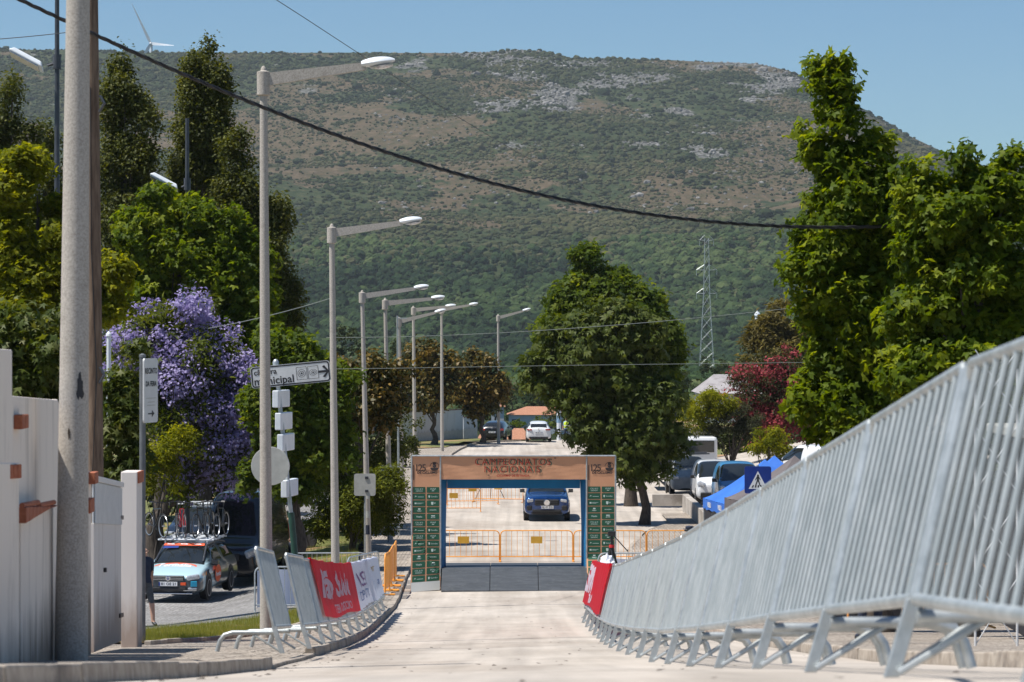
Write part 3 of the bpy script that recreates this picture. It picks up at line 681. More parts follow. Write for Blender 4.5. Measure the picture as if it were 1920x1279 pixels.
# tall poplars behind the wall, left
def poplar(px, d, L, n, seed, label, tr=.25, cn=30, cr=.42, size=.135):
    b = B(px, d); L = [(q[0], q[1], q[2] * .98, q[3] * 1.04) for q in L]; tree('poplar_tree', label, b, px_lobes(b, L, .9), int(n * 1.75), size, 'oval', 'poplar', tr, clump_n=cn, clump_r=cr, seed=seed, group='poplars behind the left wall', branches=16, inner=.22, squash=1.15, shell=(.62, 1.05))
poplar(232, 98, [(225, 125, 22, 38), (232, 170, 38, 50), (240, 240, 50, 65), (238, 320, 55, 70), (236, 410, 58, 80), (240, 500, 66, 90), (215, 210, 24, 40), (262, 310, 34, 50)], 30000, 11, 'tall dark poplar just right of the wooden pole, with one rounded tip')
poplar(378, 100, [(384, 100, 13, 30), (370, 130, 34, 36), (352, 150, 18, 34), (408, 128, 14, 34), (378, 190, 48, 50), (384, 240, 52, 44), (368, 290, 44, 44), (378, 350, 50, 60), (350, 300, 30, 40)], 26000, 12, 'poplar with several spiky tips left of the first lamp')
poplar(20, 88, [(8, 160, 26, 36), (14, 220, 42, 60), (20, 290, 48, 70), (18, 380, 56, 80), (16, 470, 60, 80)], 24000, 13, 'dark poplar cut off by the left edge of the photo')
poplar(92, 104, [(90, 265, 14, 34), (92, 320, 20, 46), (94, 400, 24, 60), (90, 480, 30, 60)], 8000, 14, 'slim young poplar behind the thin dark lamp post')
poplar(455, 96, [(440, 300, 34, 40), (425, 330, 30, 44), (478, 350, 42, 50), (470, 420, 56, 70), (500, 470, 46, 70), (520, 545, 44, 60), (470, 520, 60, 70), (505, 600, 50, 50)], 30000, 15, 'broad dark poplar behind the first concrete lamp post')
# bright liquidambar trees
b = B(300, 88); tree('liquidambar_tree', 'bright green liquidambar tree between the poplars and the jacaranda', b, px_lobes(b, [(330, 380, 44, 40), (300, 440, 66, 60), (400, 400, 60, 56), (360, 470, 80, 70), (270, 500, 60, 56), (440, 500, 60, 70), (340, 560, 100, 70), (250, 580, 60, 60), (460, 600, 60, 70), (430, 690, 60, 70), (220, 660, 50, 60), (330, 660, 80, 60)]), 36000, .18, 'fan', 'liquid', .22, clump_n=26, clump_r=.42, seed=21, group='broad-leaved trees on the left')
b = B(50, 60); tree('liquidambar_tree', 'yellow green tree at the left edge behind the oak leaves', b, px_lobes(b, [(20, 340, 50, 60), (70, 440, 70, 60), (30, 460, 60, 70), (100, 510, 60, 50), (40, 560, 80, 60), (190, 540, 46, 60), (120, 600, 50, 60)]), 26000, .13, 'fan', 'bright', .2, clump_n=24, clump_r=.36, seed=22, group='broad-leaved trees on the left')
# oak with large lobed leaves right behind the wall
b = B(60, 36); tree('oak_tree', 'oak with large lobed leaves rising behind the white wall', b, px_lobes(b, [(30, 640, 70, 60), (90, 660, 60, 70), (10, 720, 60, 60), (90, 760, 60, 60), (110, 620, 40, 40)]), 5200, .115, 'star', 'oak', .1, clump_n=12, clump_r=.26, seed=23, group='oaks behind the white wall')
b = B(225, 37.5); tree('oak_tree', 'oak behind the metal gate, beside the wooden pole', b, px_lobes(b, [(225, 730, 28, 34), (232, 800, 36, 44), (232, 880, 36, 50), (262, 650, 20, 18), (212, 660, 14, 20)]), 3400, .10, 'star', 'oak', .07, clump_n=12, clump_r=.24, seed=24, group='oaks behind the white wall')
# jacaranda
def jac_extra(t, C, dr):
    P, D, T, _ = crown_pts(JL, 13000, 26, .47, dr, shell=(.5, .98), inner=.3)
    link('leaves', leaves_mesh('leaves', P, D, .20 * dr.uniform(.6, 1.3, len(P)), T, 'long', LM['jleaf'], dr), t)
b = B(286, 80); JL = px_lobes(b, [(285, 640, 66, 56), (355, 620, 60, 52), (405, 645, 46, 44), (245, 640, 44, 34), (235, 690, 40, 44), (280, 720, 60, 50), (340, 700, 84, 60), (410, 720, 60, 60), (440, 790, 60, 80), (380, 800, 80, 70), (350, 880, 50, 50), (450, 880, 46, 50), (320, 780, 36, 60)])
tree('jacaranda_tree', 'jacaranda in full purple bloom behind the signs', b, JL, 36000, .10, 'bell', 'jacaranda', .30, trunk_h=4.6, clump_n=44, clump_r=.42, seed=31, branches=26, fork=.55, extra=jac_extra, inner=.12, shell=(.78, 1.05), squash=.9)
b = B(290, 77); tree('shrub', 'light green leafy shrub below the purple blossom', b, px_lobes(b, [(300, 850, 34, 40), (330, 840, 36, 36), (285, 900, 30, 40), (322, 900, 26, 30)]), 5000, .12, 'long', 'bright', .05, clump_n=20, clump_r=.24, seed=32, cat='shrub', branches=6)
# greenery behind the lamp row
b = B(560, 78); tree('plane_tree', 'leafy mid green tree behind the municipal direction sign', b, px_lobes(b, [(520, 640, 36, 40), (548, 670, 50, 40), (560, 730, 60, 60), (600, 760, 50, 60), (545, 800, 60, 60), (610, 830, 50, 50), (580, 870, 50, 40), (500, 740, 40, 60), (520, 860, 40, 50), (560, 910, 50, 30), (490, 900, 30, 40), (640, 700, 30, 30)]), 33000, .145, 'fan', 'plane', .2, trunk_h=4, clump_n=24, clump_r=.4, seed=41, group='park trees on the left')
b = B(670, 92); tree('magnolia_tree', 'magnolia with bronze leaf undersides behind the second and third lamps', b, px_lobes(b, [(650, 720, 50, 40), (690, 710, 46, 44), (640, 780, 60, 44), (700, 770, 50, 50), (735, 760, 36, 50), (740, 690, 30, 30)]), 15000, .17, 'oval', 'magnolia', .2, clump_n=24, clump_r=.42, seed=42, group='magnolia trees')
b = B(814, 182, z=-7.0); tree('magnolia_tree', 'magnolia with forked trunk in front of the white wall', b, px_lobes(b, [(800, 680, 34, 30), (830, 690, 30, 34), (800, 730, 44, 34), (835, 740, 36, 34), (780, 760, 20, 24), (815, 660, 20, 20)]), 13000, .30, 'oval', 'magnolia', .22, trunk_h=2.6, clump_n=24, clump_r=.6, seed=43, group='magnolia trees', fork=.6)
b = B(905, 186, z=-7.0); tree('magnolia_tree', 'magnolia between the white wall and the parked black car', b, px_lobes(b, [(900, 690, 30, 24), (880, 725, 30, 34), (915, 730, 34, 34), (900, 760, 30, 24), (870, 700, 18, 24)]), 11000, .30, 'oval', 'magnolia', .2, trunk_h=2.8, clump_n=24, clump_r=.6, seed=44, group='magnolia trees', fork=.6)
def bush(name, label, px, d, L, n, size, kind, lm, seed, cn=30, cr=.3, group=None, z=None, cat='bush', dk=1.0, inner=.1, shell=(.8, 1.02)):
    b = B(px, d, z=z); t = empty(name, b, 0, label, cat, group); dr = np.random.default_rng(seed)
    P, D, T, C = crown_pts(px_lobes(b, L, dk), n, cn, cr, dr, inner=inner, shell=shell)
    link('foliage', leaves_mesh('foliage', P, D, size * dr.uniform(.6, 1.35, len(P)), T, kind, LM[lm], dr), t)
    mb = MB(); zb = 0
    for c in C[dr.choice(len(C), min(5, len(C)), replace=False)]: mb.tube([(c[0] * .3, c[1] * .3, -.05), (c[0] * .6, c[1] * .6, c[2] * .5), tuple(c)], [.05, .035, .015], 5)
    mb.build('stems', M['bark'], t, fix=False)
    return t
bush('hedge', 'dark clipped hedge behind the juniper, left of the footway', 680, 98, [(640, 880, 50, 40), (690, 870, 50, 34), (735, 860, 34, 40), (600, 900, 40, 30), (650, 850, 30, 16), (760, 820, 26, 40), (770, 790, 16, 24)], 15000, .11, 'oval', 'hedge', 51, cr=.32, cat='hedge')
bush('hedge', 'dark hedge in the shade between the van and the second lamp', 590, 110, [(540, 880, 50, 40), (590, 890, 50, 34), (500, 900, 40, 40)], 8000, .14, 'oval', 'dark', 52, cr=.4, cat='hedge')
bush('hedge', 'black green hedge mass added to deepen the shade behind the team cars', 400, 104, [(300, 880, 50, 50), (370, 890, 60, 50), (440, 890, 60, 50), (500, 900, 50, 44), (330, 950, 60, 40), (420, 950, 60, 40), (260, 900, 40, 60)], 14000, .17, 'oval', 'dark', 56, cr=.45, cat='hedge')  # foliage mass added as a dark backing, standing in for deep shade
bush('juniper_bush', 'spreading juniper bush on the lawn behind the second lamp', 650, 88, [(620, 980, 40, 32), (650, 955, 50, 52), (690, 945, 50, 56), (722, 935, 32, 54), (598, 988, 28, 20), (737, 975, 18, 32)], 30000, .13, 'long', 'juniper', 53, cn=40, cr=.34, inner=.2, shell=(.7, 1.1))
bush('juniper_bush', 'small upright juniper at the lamp behind the round sign', 705, 100, [(690, 880, 22, 26), (712, 890, 24, 30)], 7000, .13, 'long', 'juniper', 54, cn=40, cr=.3)
bush('bush', 'low green bush at the kerb bend below the white wall', 757, 150, [(757, 845, 22, 26), (745, 870, 16, 20)], 3500, .14, 'oval', 'hedge', 55, cr=.3)
# central pair: plane behind, horse chestnut in front
b = B(1183, 116); tree('plane_tree', 'tall light green tree with the pointed top in the middle of the photo', b, px_lobes(b, [(1100, 492, 26, 26), (1085, 525, 36, 34), (1130, 520, 34, 34), (1165, 540, 38, 34), (1110, 570, 60, 44), (1185, 570, 44, 44), (1060, 570, 28, 34), (1150, 620, 90, 50), (1225, 640, 40, 60), (1250, 690, 30, 50), (1060, 620, 40, 40)], .8), 38000, .205, 'fan', 'plane', .26, trunk_h=7, clump_n=26, clump_r=.55, seed=61, group='trees right of the road')
b = B(1208, 104); CH = px_lobes(b, [(1080, 620, 60, 36), (1050, 600, 34, 30), (1130, 600, 60, 40), (1060, 660, 56, 36), (1130, 660, 70, 44), (1190, 640, 60, 44), (1030, 700, 46, 40), (1035, 740, 50, 34), (1090, 730, 60, 44), (1150, 720, 60, 40), (1180, 760, 70, 44), (1130, 800, 60, 44), (1200, 820, 70, 44), (1240, 770, 44, 50), (1255, 830, 34, 40), (1170, 860, 60, 36), (1225, 870, 50, 26), (1235, 690, 30, 50)], .75)
tree('chestnut_tree', 'horse chestnut with big drooping leaves in front of the plane tree', b, CH, 19000, .27, 'palm', 'chestnut', .20, trunk_h=5.2, clump_n=14, clump_r=.6, seed=62, group='trees right of the road', branches=18, fork=.4, inner=.2)
# right edge: large liquidambars close to the camera
b = B(1650, 40); RL = px_lobes(b, [(1550, 98, 24, 26), (1545, 120, 26, 30), (1560, 150, 38, 44), (1548, 190, 30, 30), (1590, 190, 30, 40), (1575, 250, 38, 46), (1512, 245, 20, 34), (1520, 275, 18, 22), (1532, 295, 26, 26), (1588, 320, 48, 50), (1640, 290, 32, 50), (1590, 400, 66, 60), (1650, 390, 44, 70), (1560, 470, 70, 50), (1530, 520, 54, 50), (1640, 480, 66, 70), (1525, 570, 36, 40), (1605, 570, 76, 70), (1578, 650, 54, 60), (1640, 660, 70, 70), (1550, 740, 50, 60), (1600, 760, 80, 70), (1575, 830, 50, 40), (1680, 740, 60, 60)], .9)
tree('liquidambar_tree', 'tall liquidambar with a leaning narrow top, right of the mountain', b, RL, 42000, .112, 'fan', 'liquid', .22, trunk_h=6.5, clump_n=22, clump_r=.24, seed=71, group='liquidambars at the right edge', branches=20, inner=.22)
b = B(1810, 36); RL = px_lobes(b, [(1810, 270, 14, 26), (1830, 320, 34, 36), (1790, 330, 34, 40), (1720, 320, 34, 40), (1860, 350, 34, 44), (1800, 400, 80, 60), (1730, 400, 46, 60), (1890, 400, 40, 50), (1850, 470, 70, 60), (1760, 480, 70, 60), (1900, 520, 50, 60), (1820, 560, 90, 70), (1740, 580, 70, 60), (1880, 640, 70, 60), (1780, 660, 90, 60), (1720, 700, 60, 60), (1840, 720, 80, 60), (1900, 740, 60, 60), (1905, 340, 34, 60), (1885, 370, 40, 50), (1815, 300, 22, 44)], .9)
tree('liquidambar_tree', 'broad liquidambar at the right edge above the steel barriers', b, RL, 44000, .104, 'fan', 'liquid', .2, trunk_h=6, clump_n=22, clump_r=.22, seed=72, group='liquidambars at the right edge', branches=20, inner=.22)
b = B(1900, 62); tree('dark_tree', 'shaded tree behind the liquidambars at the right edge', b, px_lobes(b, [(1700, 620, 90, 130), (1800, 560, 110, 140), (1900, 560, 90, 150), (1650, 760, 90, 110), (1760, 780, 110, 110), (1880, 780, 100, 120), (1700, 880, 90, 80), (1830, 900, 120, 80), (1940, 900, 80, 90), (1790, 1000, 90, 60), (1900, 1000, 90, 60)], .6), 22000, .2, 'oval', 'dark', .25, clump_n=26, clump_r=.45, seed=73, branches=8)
# right middle distance
b = B(1445, 170); tree('cypress_tree', 'olive brown evergreen tree behind the red oleander', b, px_lobes(b, [(1455, 590, 20, 20), (1450, 615, 32, 26), (1430, 640, 34, 26), (1465, 650, 40, 30), (1410, 665, 24, 18), (1450, 690, 50, 30), (1500, 640, 20, 30)]), 13000, .32, 'long', 'gold', .25, clump_n=30, clump_r=.7, seed=81)
def ole_extra(t, C, dr):
    P, D, T, _ = crown_pts(OL, 12000, 16, .42, dr, shell=(.86, 1.05), inner=.04)
    link('flowers', leaves_mesh('flowers', P, D, .15 * dr.uniform(.6, 1.3, len(P)), T, 'bell', LM['pink'], dr), t)
b = B(1440, 138); OL = px_lobes(b, [(1400, 720, 44, 34), (1440, 700, 48, 34), (1480, 700, 44, 34), (1500, 740, 40, 50), (1450, 750, 60, 50), (1390, 745, 30, 26), (1460, 800, 46, 40), (1420, 780, 40, 40), (1350, 730, 16, 16), (1500, 800, 30, 40)])
tree('oleander_tree', 'oleander covered in crimson blossom', b, OL, 15000, .17, 'long', 'oleander', .12, trunk_h=2.5, clump_n=30, clump_r=.5, seed=82, extra=ole_extra)
b = B(1328, 128); tree('lime_tree', 'small yellow green tree left of the clipped olive', b, px_lobes(b, [(1320, 760, 36, 24), (1300, 780, 26, 24), (1350, 755, 26, 20), (1295, 815, 18, 24), (1372, 765, 18, 16)]), 7000, .15, 'long', 'bright', .09, trunk_h=2.5, clump_n=24, clump_r=.32, seed=83)
b = B(1372, 128); tree('olive_tree', 'olive tree clipped flat on top with a dark twisted trunk', b, px_lobes(b, [(1335, 785, 22, 18), (1345, 800, 24, 20), (1380, 785, 26, 20), (1410, 785, 20, 18), (1400, 805, 26, 22), (1365, 795, 26, 18)]), 14000, .085, 'long', 'olive', .22, trunk_h=2.1, clump_n=40, clump_r=.2, seed=84, fork=.6, shell=(.85, 1.0), branches=14)
bush('bush', 'yellow green bush below the oleander', 1445, 118, [(1440, 825, 24, 20), (1425, 840, 16, 14), (1460, 840, 24, 20)], 3500, .14, 'long', 'bright', 85, cr=.3)
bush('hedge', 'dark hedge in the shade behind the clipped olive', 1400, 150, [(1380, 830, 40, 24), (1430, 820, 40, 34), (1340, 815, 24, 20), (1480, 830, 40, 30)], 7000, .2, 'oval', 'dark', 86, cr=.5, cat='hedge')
# trees in the valley beyond the end of the road: each one apart
for i, (px, py, d, r_, lm) in enumerate([(960, 745, 420, 26, 'dark'), (985, 735, 480, 22, 'juniper'), (1010, 745, 430, 24, 'dark'), (930, 760, 330, 20, 'hedge'), (975, 805, 300, 18, 'plane'), (1020, 800, 290, 22, 'plane'), (1050, 785, 310, 24, 'hedge'), (1090, 760, 420, 30, 'dark'), (890, 775, 360, 18, 'juniper'),
                                         (1290, 715, 300, 22, 'dark'), (1340, 690, 420, 24, 'dark'), (1265, 735, 280, 20, 'juniper'), (700, 690, 330, 30, 'dark'), (750, 670, 420, 26, 'dark'), (650, 640, 420, 30, 'dark')]):
    b = B(px, d); zb = at(px, py + r_ * 1.6, d).z
    lab = ['rounded dark tree above the orange roof', 'pale tree behind the houses near the road end', 'dark tree rising between the house and the chestnut', 'small tree left of the house with the orange roof', 'light shrubby tree in front of the white house', 'light green tree right of the white house', 'tree behind the pale post near the police officer', 'wide dark tree half behind the chestnut', 'tree beyond the low end of the white wall',
           'dark tree between the chestnut and the grey roof', 'dark tree below the steel pylon', 'small pale tree at the right foot of the plane tree', 'tree seen between the second and third lamp posts', 'tree seen beyond the fourth lamp post', 'dark tree beyond the second lamp post'][i]
    b.z = min(b.z, zb)
    tree('valley_tree', lab, b, px_lobes(b, [(px, py, r_, r_ * .9), (px - r_ * .6, py + r_ * .4, r_ * .6, r_ * .6), (px + r_ * .6, py + r_ * .35, r_ * .65, r_ * .6)]), 1300, r_ * d / F * .16, 'oval', lm, .2, clump_n=14, clump_r=r_ * d / F * .22, seed=200 + i, group='trees in the valley', branches=3)
# grass blades on the verge and the lawns
def grass(name, label, pts, h, mt_cs, seed):
    dr = np.random.default_rng(seed); P = np.array(pts); n = len(P); D = dr.normal(size=(n, 3)); D[:, 2] *= .15
    me = leaves_mesh(name, P, D, h * dr.uniform(.5, 1.4, n), np.clip(dr.normal(.5, .25, n), 0, 1), 'needle', leaf_mat(name + '_blade', mt_cs, .6, .3), dr)
    # blades point up
    v = np.zeros(len(me.vertices) * 3, np.float32); me.vertices.foreach_get('co', v); v = v.reshape(-1, 4, 3); base_ = P[:, None, :]
    off = v - base_; off[:, 2:, 2] = np.abs(off[:, 2:, 2]) + (h * dr.uniform(.35, 1.0, n))[:, None]; off[:, 2:, :2] *= .5; v = base_ + off
    me.vertices.foreach_set('co', v.astype(np.float32).ravel()); me.update()
    tag(link(name, me), label, kind='stuff')
def pts_in(rows, n, dz, seed):
    dr = random.Random(seed); out = []
    segs = [(rows[i], rows[i + 1]) for i in range(len(rows) - 1)]
    ar = [max(.01, (b[0][1] - a[0][1]) * ((a[1][0] - a[0][0]) + (b[1][0] - b[0][0])) / 2) for a, b in segs]
    for _ in range(n):
        a, b = dr.choices(segs, ar)[0]; u, v = dr.random(), dr.random()
        p0 = (a[0][0] + (b[0][0] - a[0][0]) * v, a[0][1] + (b[0][1] - a[0][1]) * v); p1 = (a[1][0] + (b[1][0] - a[1][0]) * v, a[1][1] + (b[1][1] - a[1][1]) * v)
        x = p0[0] + (p1[0] - p0[0]) * u; y = p0[1] + (p1[1] - p0[1]) * u; out.append((x, y, gz(x, y) + dz))
    return out
GR = [(.11, .13, .025), (.21, .23, .045), (.34, .30, .10)]
grass('verge_grass', 'short patchy grass on the verge behind the kerb', pts_in(vl[:5], 26000, .115, 5), .05, GR, 6)
grass('verge_grass_far', 'grass on the narrow verge behind the steel barriers', pts_in(vl[4:], 8000, .115, 8), .06, GR, 9)
grass('lawn_grass', 'mown grass of the park lawn', pts_in([[(-5.6, 78), (-4.6, 78)], [(-9.5, 86), (-5.0, 86)], [(-12, 110), (-5.8, 110)]], 22000, .14, 10), .08, GR, 11)

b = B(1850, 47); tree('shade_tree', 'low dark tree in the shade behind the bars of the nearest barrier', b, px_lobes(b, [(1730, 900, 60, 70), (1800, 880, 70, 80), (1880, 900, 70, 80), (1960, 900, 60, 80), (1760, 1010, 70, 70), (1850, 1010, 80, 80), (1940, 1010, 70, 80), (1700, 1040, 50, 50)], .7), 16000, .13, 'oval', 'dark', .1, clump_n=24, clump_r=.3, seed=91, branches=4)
# ------------------------------------------------------------------ white garden wall and gate, left
def wall_mat(name, base, dirt, amount, zbase):
    m, nt, b = new_mat(name); L = nt.links.new; b.inputs['Roughness'].default_value = .85
    tc = N(nt, 'ShaderNodeTexCoord')
    mp = N(nt, 'ShaderNodeMapping'); mp.inputs['Scale'].default_value = (3.5, 3.5, .45); L(tc.outputs['Object'], mp.inputs[0])
    nz = N(nt, 'ShaderNodeTexNoise'); nz.inputs['Scale'].default_value = 1.0; nz.inputs['Detail'].default_value = 8; nz.inputs['Roughness'].default_value = .7; L(mp.outputs[0], nz.inputs['Vector'])
    n2 = N(nt, 'ShaderNodeTexNoise'); n2.inputs['Scale'].default_value = 2.2; n2.inputs['Detail'].default_value = 8; L(tc.outputs['Object'], n2.inputs['Vector'])
    sep = N(nt, 'ShaderNodeSeparateXYZ'); L(tc.outputs['Object'], sep.inputs[0])
    mr = N(nt, 'ShaderNodeMapRange'); mr.inputs[1].default_value = zbase + .75; mr.inputs[2].default_value = zbase - .05; mr.inputs[3].default_value = 0; mr.inputs[4].default_value = .60; L(sep.outputs['Z'], mr.inputs[0])
    s = N(nt, 'ShaderNodeMath', operation='ADD'); L(nz.outputs[0], s.inputs[0]); L(mr.outputs[0], s.inputs[1])
    r_ = N(nt, 'ShaderNodeMapRange'); r_.inputs[1].default_value = .53; r_.inputs[2].default_value = .92; r_.inputs[4].default_value = amount; L(s.outputs[0], r_.inputs[0])
    mx = N(nt, 'ShaderNodeMix', data_type='RGBA'); mx.inputs['A'].default_value = (*base, 1); mx.inputs['B'].default_value = (*dirt, 1); L(r_.outputs[0], mx.inputs['Factor'])
    L(mx.outputs['Result'], b.inputs['Base Color'])
    bp = N(nt, 'ShaderNodeBump'); bp.inputs['Distance'].default_value = .006; bp.inputs['Strength'].default_value = .5; L(n2.outputs[0], bp.inputs['Height']); L(bp.outputs[0], b.inputs['Normal'])
    return m
M['wall'] = wall_mat('stained_white_render', (.82, .725, .63), (.14, .10, .07), .85, -.25)
M['wall2'] = wall_mat('stained_gate_paint', (.74, .68, .63), (.30, .20, .14), .75, 0.0)
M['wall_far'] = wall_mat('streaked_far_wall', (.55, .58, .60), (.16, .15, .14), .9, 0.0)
wl = empty('garden_wall', (-4.0, 20, -2.6), 0, 'white rendered garden wall with stepped top and brick trims, stained at the foot', 'wall')
def W(px, py, d): 
    p = at(px, py, d); return p - Vector((-4.0, 20, -2.6))
def wslab(px0, top0, px1, top1, d0, d1, name='wall_panel', th=.22, bot=1275, mt='wall', nb=.4):
    """slab whose street face runs from px0 at d0 to px1 at d1"""
    a, b_ = W(px0, top0, d0), W(px1, top1, d1); ba = gz(a.x - 4, d0) + 2.6 - nb; bb_ = gz(b_.x - 4, d1) + 2.6 - nb
    n = Vector((b_.y - a.y, -(b_.x - a.x), 0)).normalized(); n = n if n.x < 0 else -n; n *= th
    mb = MB(); vs = [(a.x, a.y, ba), (b_.x, b_.y, bb_), (b_.x + n.x, b_.y + n.y, bb_), (a.x + n.x, a.y + n.y, ba), (a.x, a.y, a.z), (b_.x, b_.y, b_.z), (b_.x + n.x, b_.y + n.y, b_.z), (a.x + n.x, a.y + n.y, a.z)]
    mb.add(vs, [(0, 3, 2, 1), (4, 5, 6, 7), (0, 1, 5, 4), (1, 2, 6, 5), (2, 3, 7, 6), (3, 0, 4, 7)])
    return mb.build(name, M[mt], wl, bevel=.01)
wslab(-160, 640, 23, 656, 18.6, 21.6, 'tall_wall_panel')
wslab(20, 742, 108, 750, 21.7, 25.4, 'wall_panel')
wslab(-100, 868, 36, 868, 18.3, 20.6, 'wall_pier', th=.10)
wslab(40, 950, 100, 948, 21.2, 23.6, 'wall_plinth', th=.14)
wslab(108, 748, 171, 890, 25.5, 27.2, 'wall_panel')
# brick trims made of single bricks on edge
def bricks(px0, px1, py0, py1, d0, d1, n, name='brick'):
    for i in range(n):
        f0, f1 = i / n, (i + .9) / n
        a, b_ = W(px0 + (px1 - px0) * f0, py0, d0 + (d1 - d0) * f0), W(px0 + (px1 - px0) * f1, py0, d0 + (d1 - d0) * f1); c = W(px0, py1, d0)
        h = a.z - c.z; mb = MB(); dirx = (b_ - a); L_ = Vector((dirx.x, dirx.y, 0)).length
        ctr = (a + b_) / 2 - Vector((0, 0, h / 2)); ang = math.atan2(dirx.y, dirx.x)
        mb.box(ctr, (L_, .07, h * random.uniform(.95, 1.02)), rz=ang); mb.build(name, M['brick'], wl, bevel=.006)
bricks(-20, 34, 871, 902, 20.0, 20.5, 7)
bricks(41, 101, 950, 980, 21.0, 23.4, 9)
bricks(34, 47, 777, 805, 21.9, 22.3, 2)
bricks(172, 179, 885, 907, 27.0, 27.3, 1); bricks(163, 172, 935, 961, 26.6, 27.0, 1)
mb = MB()
for i, (x0, x1) in enumerate(((41, 71), (73, 101))):
    a, b_ = W(x0, 948, 21.0 + i * 1.2), W(x1, 942, 22.1 + i * 1.2); mb.tube([a, b_], .022, 8)
mb.build('clay_ledge_tile', M['brick'], wl, kind='stuff')
# cap piece stub left of the gap
mb = MB(); mb.box(W(24, 790, 22.4), (.10, .5, .10)); mb.build('wall_coping', M['wall'], wl)

gt = empty('metal_gate', B(200, 29.0), 0, 'white metal gate with ribbed upper panel in the garden wall', 'gate')
ga, gb = at(176, 892, 28.0), at(228, 883, 31.2); gl = gt.location
ang = math.atan2(gb.y - ga.y, gb.x - ga.x); Lg = Vector((gb.x - ga.x, gb.y - ga.y)).length; gt.rotation_euler = (0, 0, ang); gt.location = (ga.x, ga.y, gz(ga.x, ga.y))
ht = ga.z - gz(ga.x, ga.y)
Zs = lambda s: (gz(gb.x, gb.y) - gz(ga.x, ga.y)) * s / Lg      # the gate follows the slope
def gpl(s0, s1, z0, z1, y, th, name, mt, kf=1.0):
    mb = MB(); vs = []
    for yy in (y, y + th):
        vs += [(s0, yy, z0 + Zs(s0) * kf), (s1, yy, z0 + Zs(s1) * kf), (s1, yy, z1 + Zs(s1) * kf), (s0, yy, z1 + Zs(s0) * kf)]
    mb.add(vs, [(0, 1, 2, 3), (7, 6, 5, 4), (0, 4, 5, 1), (1, 5, 6, 2), (2, 6, 7, 3), (3, 7, 4, 0)])
    return mb.build(name, M[mt], gt, bevel=.004)
gpl(.02, Lg * .36, .10, ht - .50, 0, .04, 'gate_leaf', 'wall2', .75); gpl(Lg * .365, Lg - .02, .10, ht - .50, 0, .04, 'gate_leaf', 'wall2', .75)
nr = 22
for i in range(nr):
    s0 = .06 + (Lg - .12) * i / nr; gpl(s0, s0 + (Lg - .12) / nr * .55, ht - .50, ht - .07, -.02, .02, 'rib', 'sign_white', .75)
gpl(.03, Lg - .03, ht - .50, ht - .06, 0.004, .02, 'back_sheet', 'sign_white', .75)
gpl(0, Lg, ht - .06, ht, -.03, .08, 'top_rail', 'sign_white', .75)
for z in (.38, 1.52): gpl(Lg - .34, Lg + .06, z, z + .05, -.02, .02, 'hinge', 'black', .75)
gpl(Lg * .32, Lg * .35, .93, .98, -.03, .03, 'handle', 'black', .75)
gp = empty('gate_pillar', at(246, 1212, 32.4), 0, 'white rendered pillar with terracotta cap edge right of the metal gate', 'pillar')
gp.location.z = gz(gp.location.x, 32.4)
hp = at(246, 884, 32.4).z - gp.location.z
mb = MB(); mb.box((-.01, .1, hp / 2 - .1), (.20, .42, hp + .2)); mb.build('shaft', M['wall2'], gp, bevel=.01)
mb = MB(); mb.box((.098, .1, hp - .07), (.03, .40, .14)); mb.build('brick', M['brick'], gp, bevel=.004)

# ------------------------------------------------------------------ poles
def pole_thing(name, label, px, d, py_top, r0, r1, mt, lean_px=0, cat='pole', group=None, n=20, zoff=0.09, z=None):
    b = B(px, d, zoff, z); t = empty(name, b, 0, label, cat, group); top = at(px + lean_px, py_top, d) - b
    mb = MB(); k = 8; mb.tube([(top.x * i / k, 0, -.3 + (top.z + .3) * i / k) for i in range(k + 1)], [r0 + (r1 - r0) * i / k for i in range(k + 1)], n)
    mb.build('pole', M[mt], t, smooth=True, fix=False); return t, top
t, top = pole_thing('utility_pole', 'big round concrete utility pole in front of the white wall', 133, 23.5, -260, .150, .095, 'concrete_pole', 16, cat='utility pole')
mb = MB(); mb.lathe([(.0, -.006), (.05, -.004), (.06, 0)], (0, 0, 0), 10)
# painted-over black stain plates and the weathered number plate
def stain(px, py, rx, ry, d, base, rad, seed, mt, parent):
    dr = random.Random(seed); c = at(px, py, d) - base; mb = MB(); n = 26; pts = []
    for i in range(n):
        a = 2 * math.pi * i / n; k = dr.uniform(.6, 1.15); pts.append((rx * d / F * math.cos(a) * k, ry * d / F * math.sin(a) * k))
    vs = []
    for u, v in [(0, 0)] + pts:
        x = c.x + u; cxx = 16 / 1500 * 0; rr_ = rad(c.z + v); x0 = x - axis_x(c.z + v); x0 = max(-rr_ * .995, min(rr_ * .995, x0))
        vs.append((axis_x(c.z + v) + x0, -math.sqrt(max(1e-6, rr_ ** 2 - x0 ** 2)) - .003, c.z + v))
    mb.add(vs, [(0, 1 + i, 1 + (i + 1) % n) for i in range(n)]); return mb.build('paint_stain', M[mt], parent, fix=False)
H_ = top.z
axis_x = lambda z: top.x * (z + .3) / (H_ + .3) if True else 0
rad = lambda z: .150 + (.095 - .150) * (z + .3) / (H_ + .3)
stain(154, 725, 7, 26, 23.5, t.location, rad, 4, 'black_print', t); stain(134, 812, 3, 12, 23.5, t.location, rad, 8, 'bark', t)
# wooden pole
t, top2 = pole_thing('wooden_pole', 'brown wooden telephone pole directly behind the concrete pole', 181, 33.5, -200, .118, .085, 'wood_pole', -12, cat='utility pole')
mb = MB(); mb.tube([(-.02, -.125, .3), (-.04, -.12, 2.0), (.02, -.11, 3.4), (-.05, -.105, 5.0), (-.06, -.10, 7)], .006, 5); mb.build('earth_wire', M['black'], t, fix=False)
mb = MB(); 
for z in (3.3, 6.7): mb.tube([(.05, -.09, z), (.12, -.14, z + .1), (.06, -.12, z + .2)], .018, 6)
mb.build('bracket', M['dark_metal'], t, fix=False)

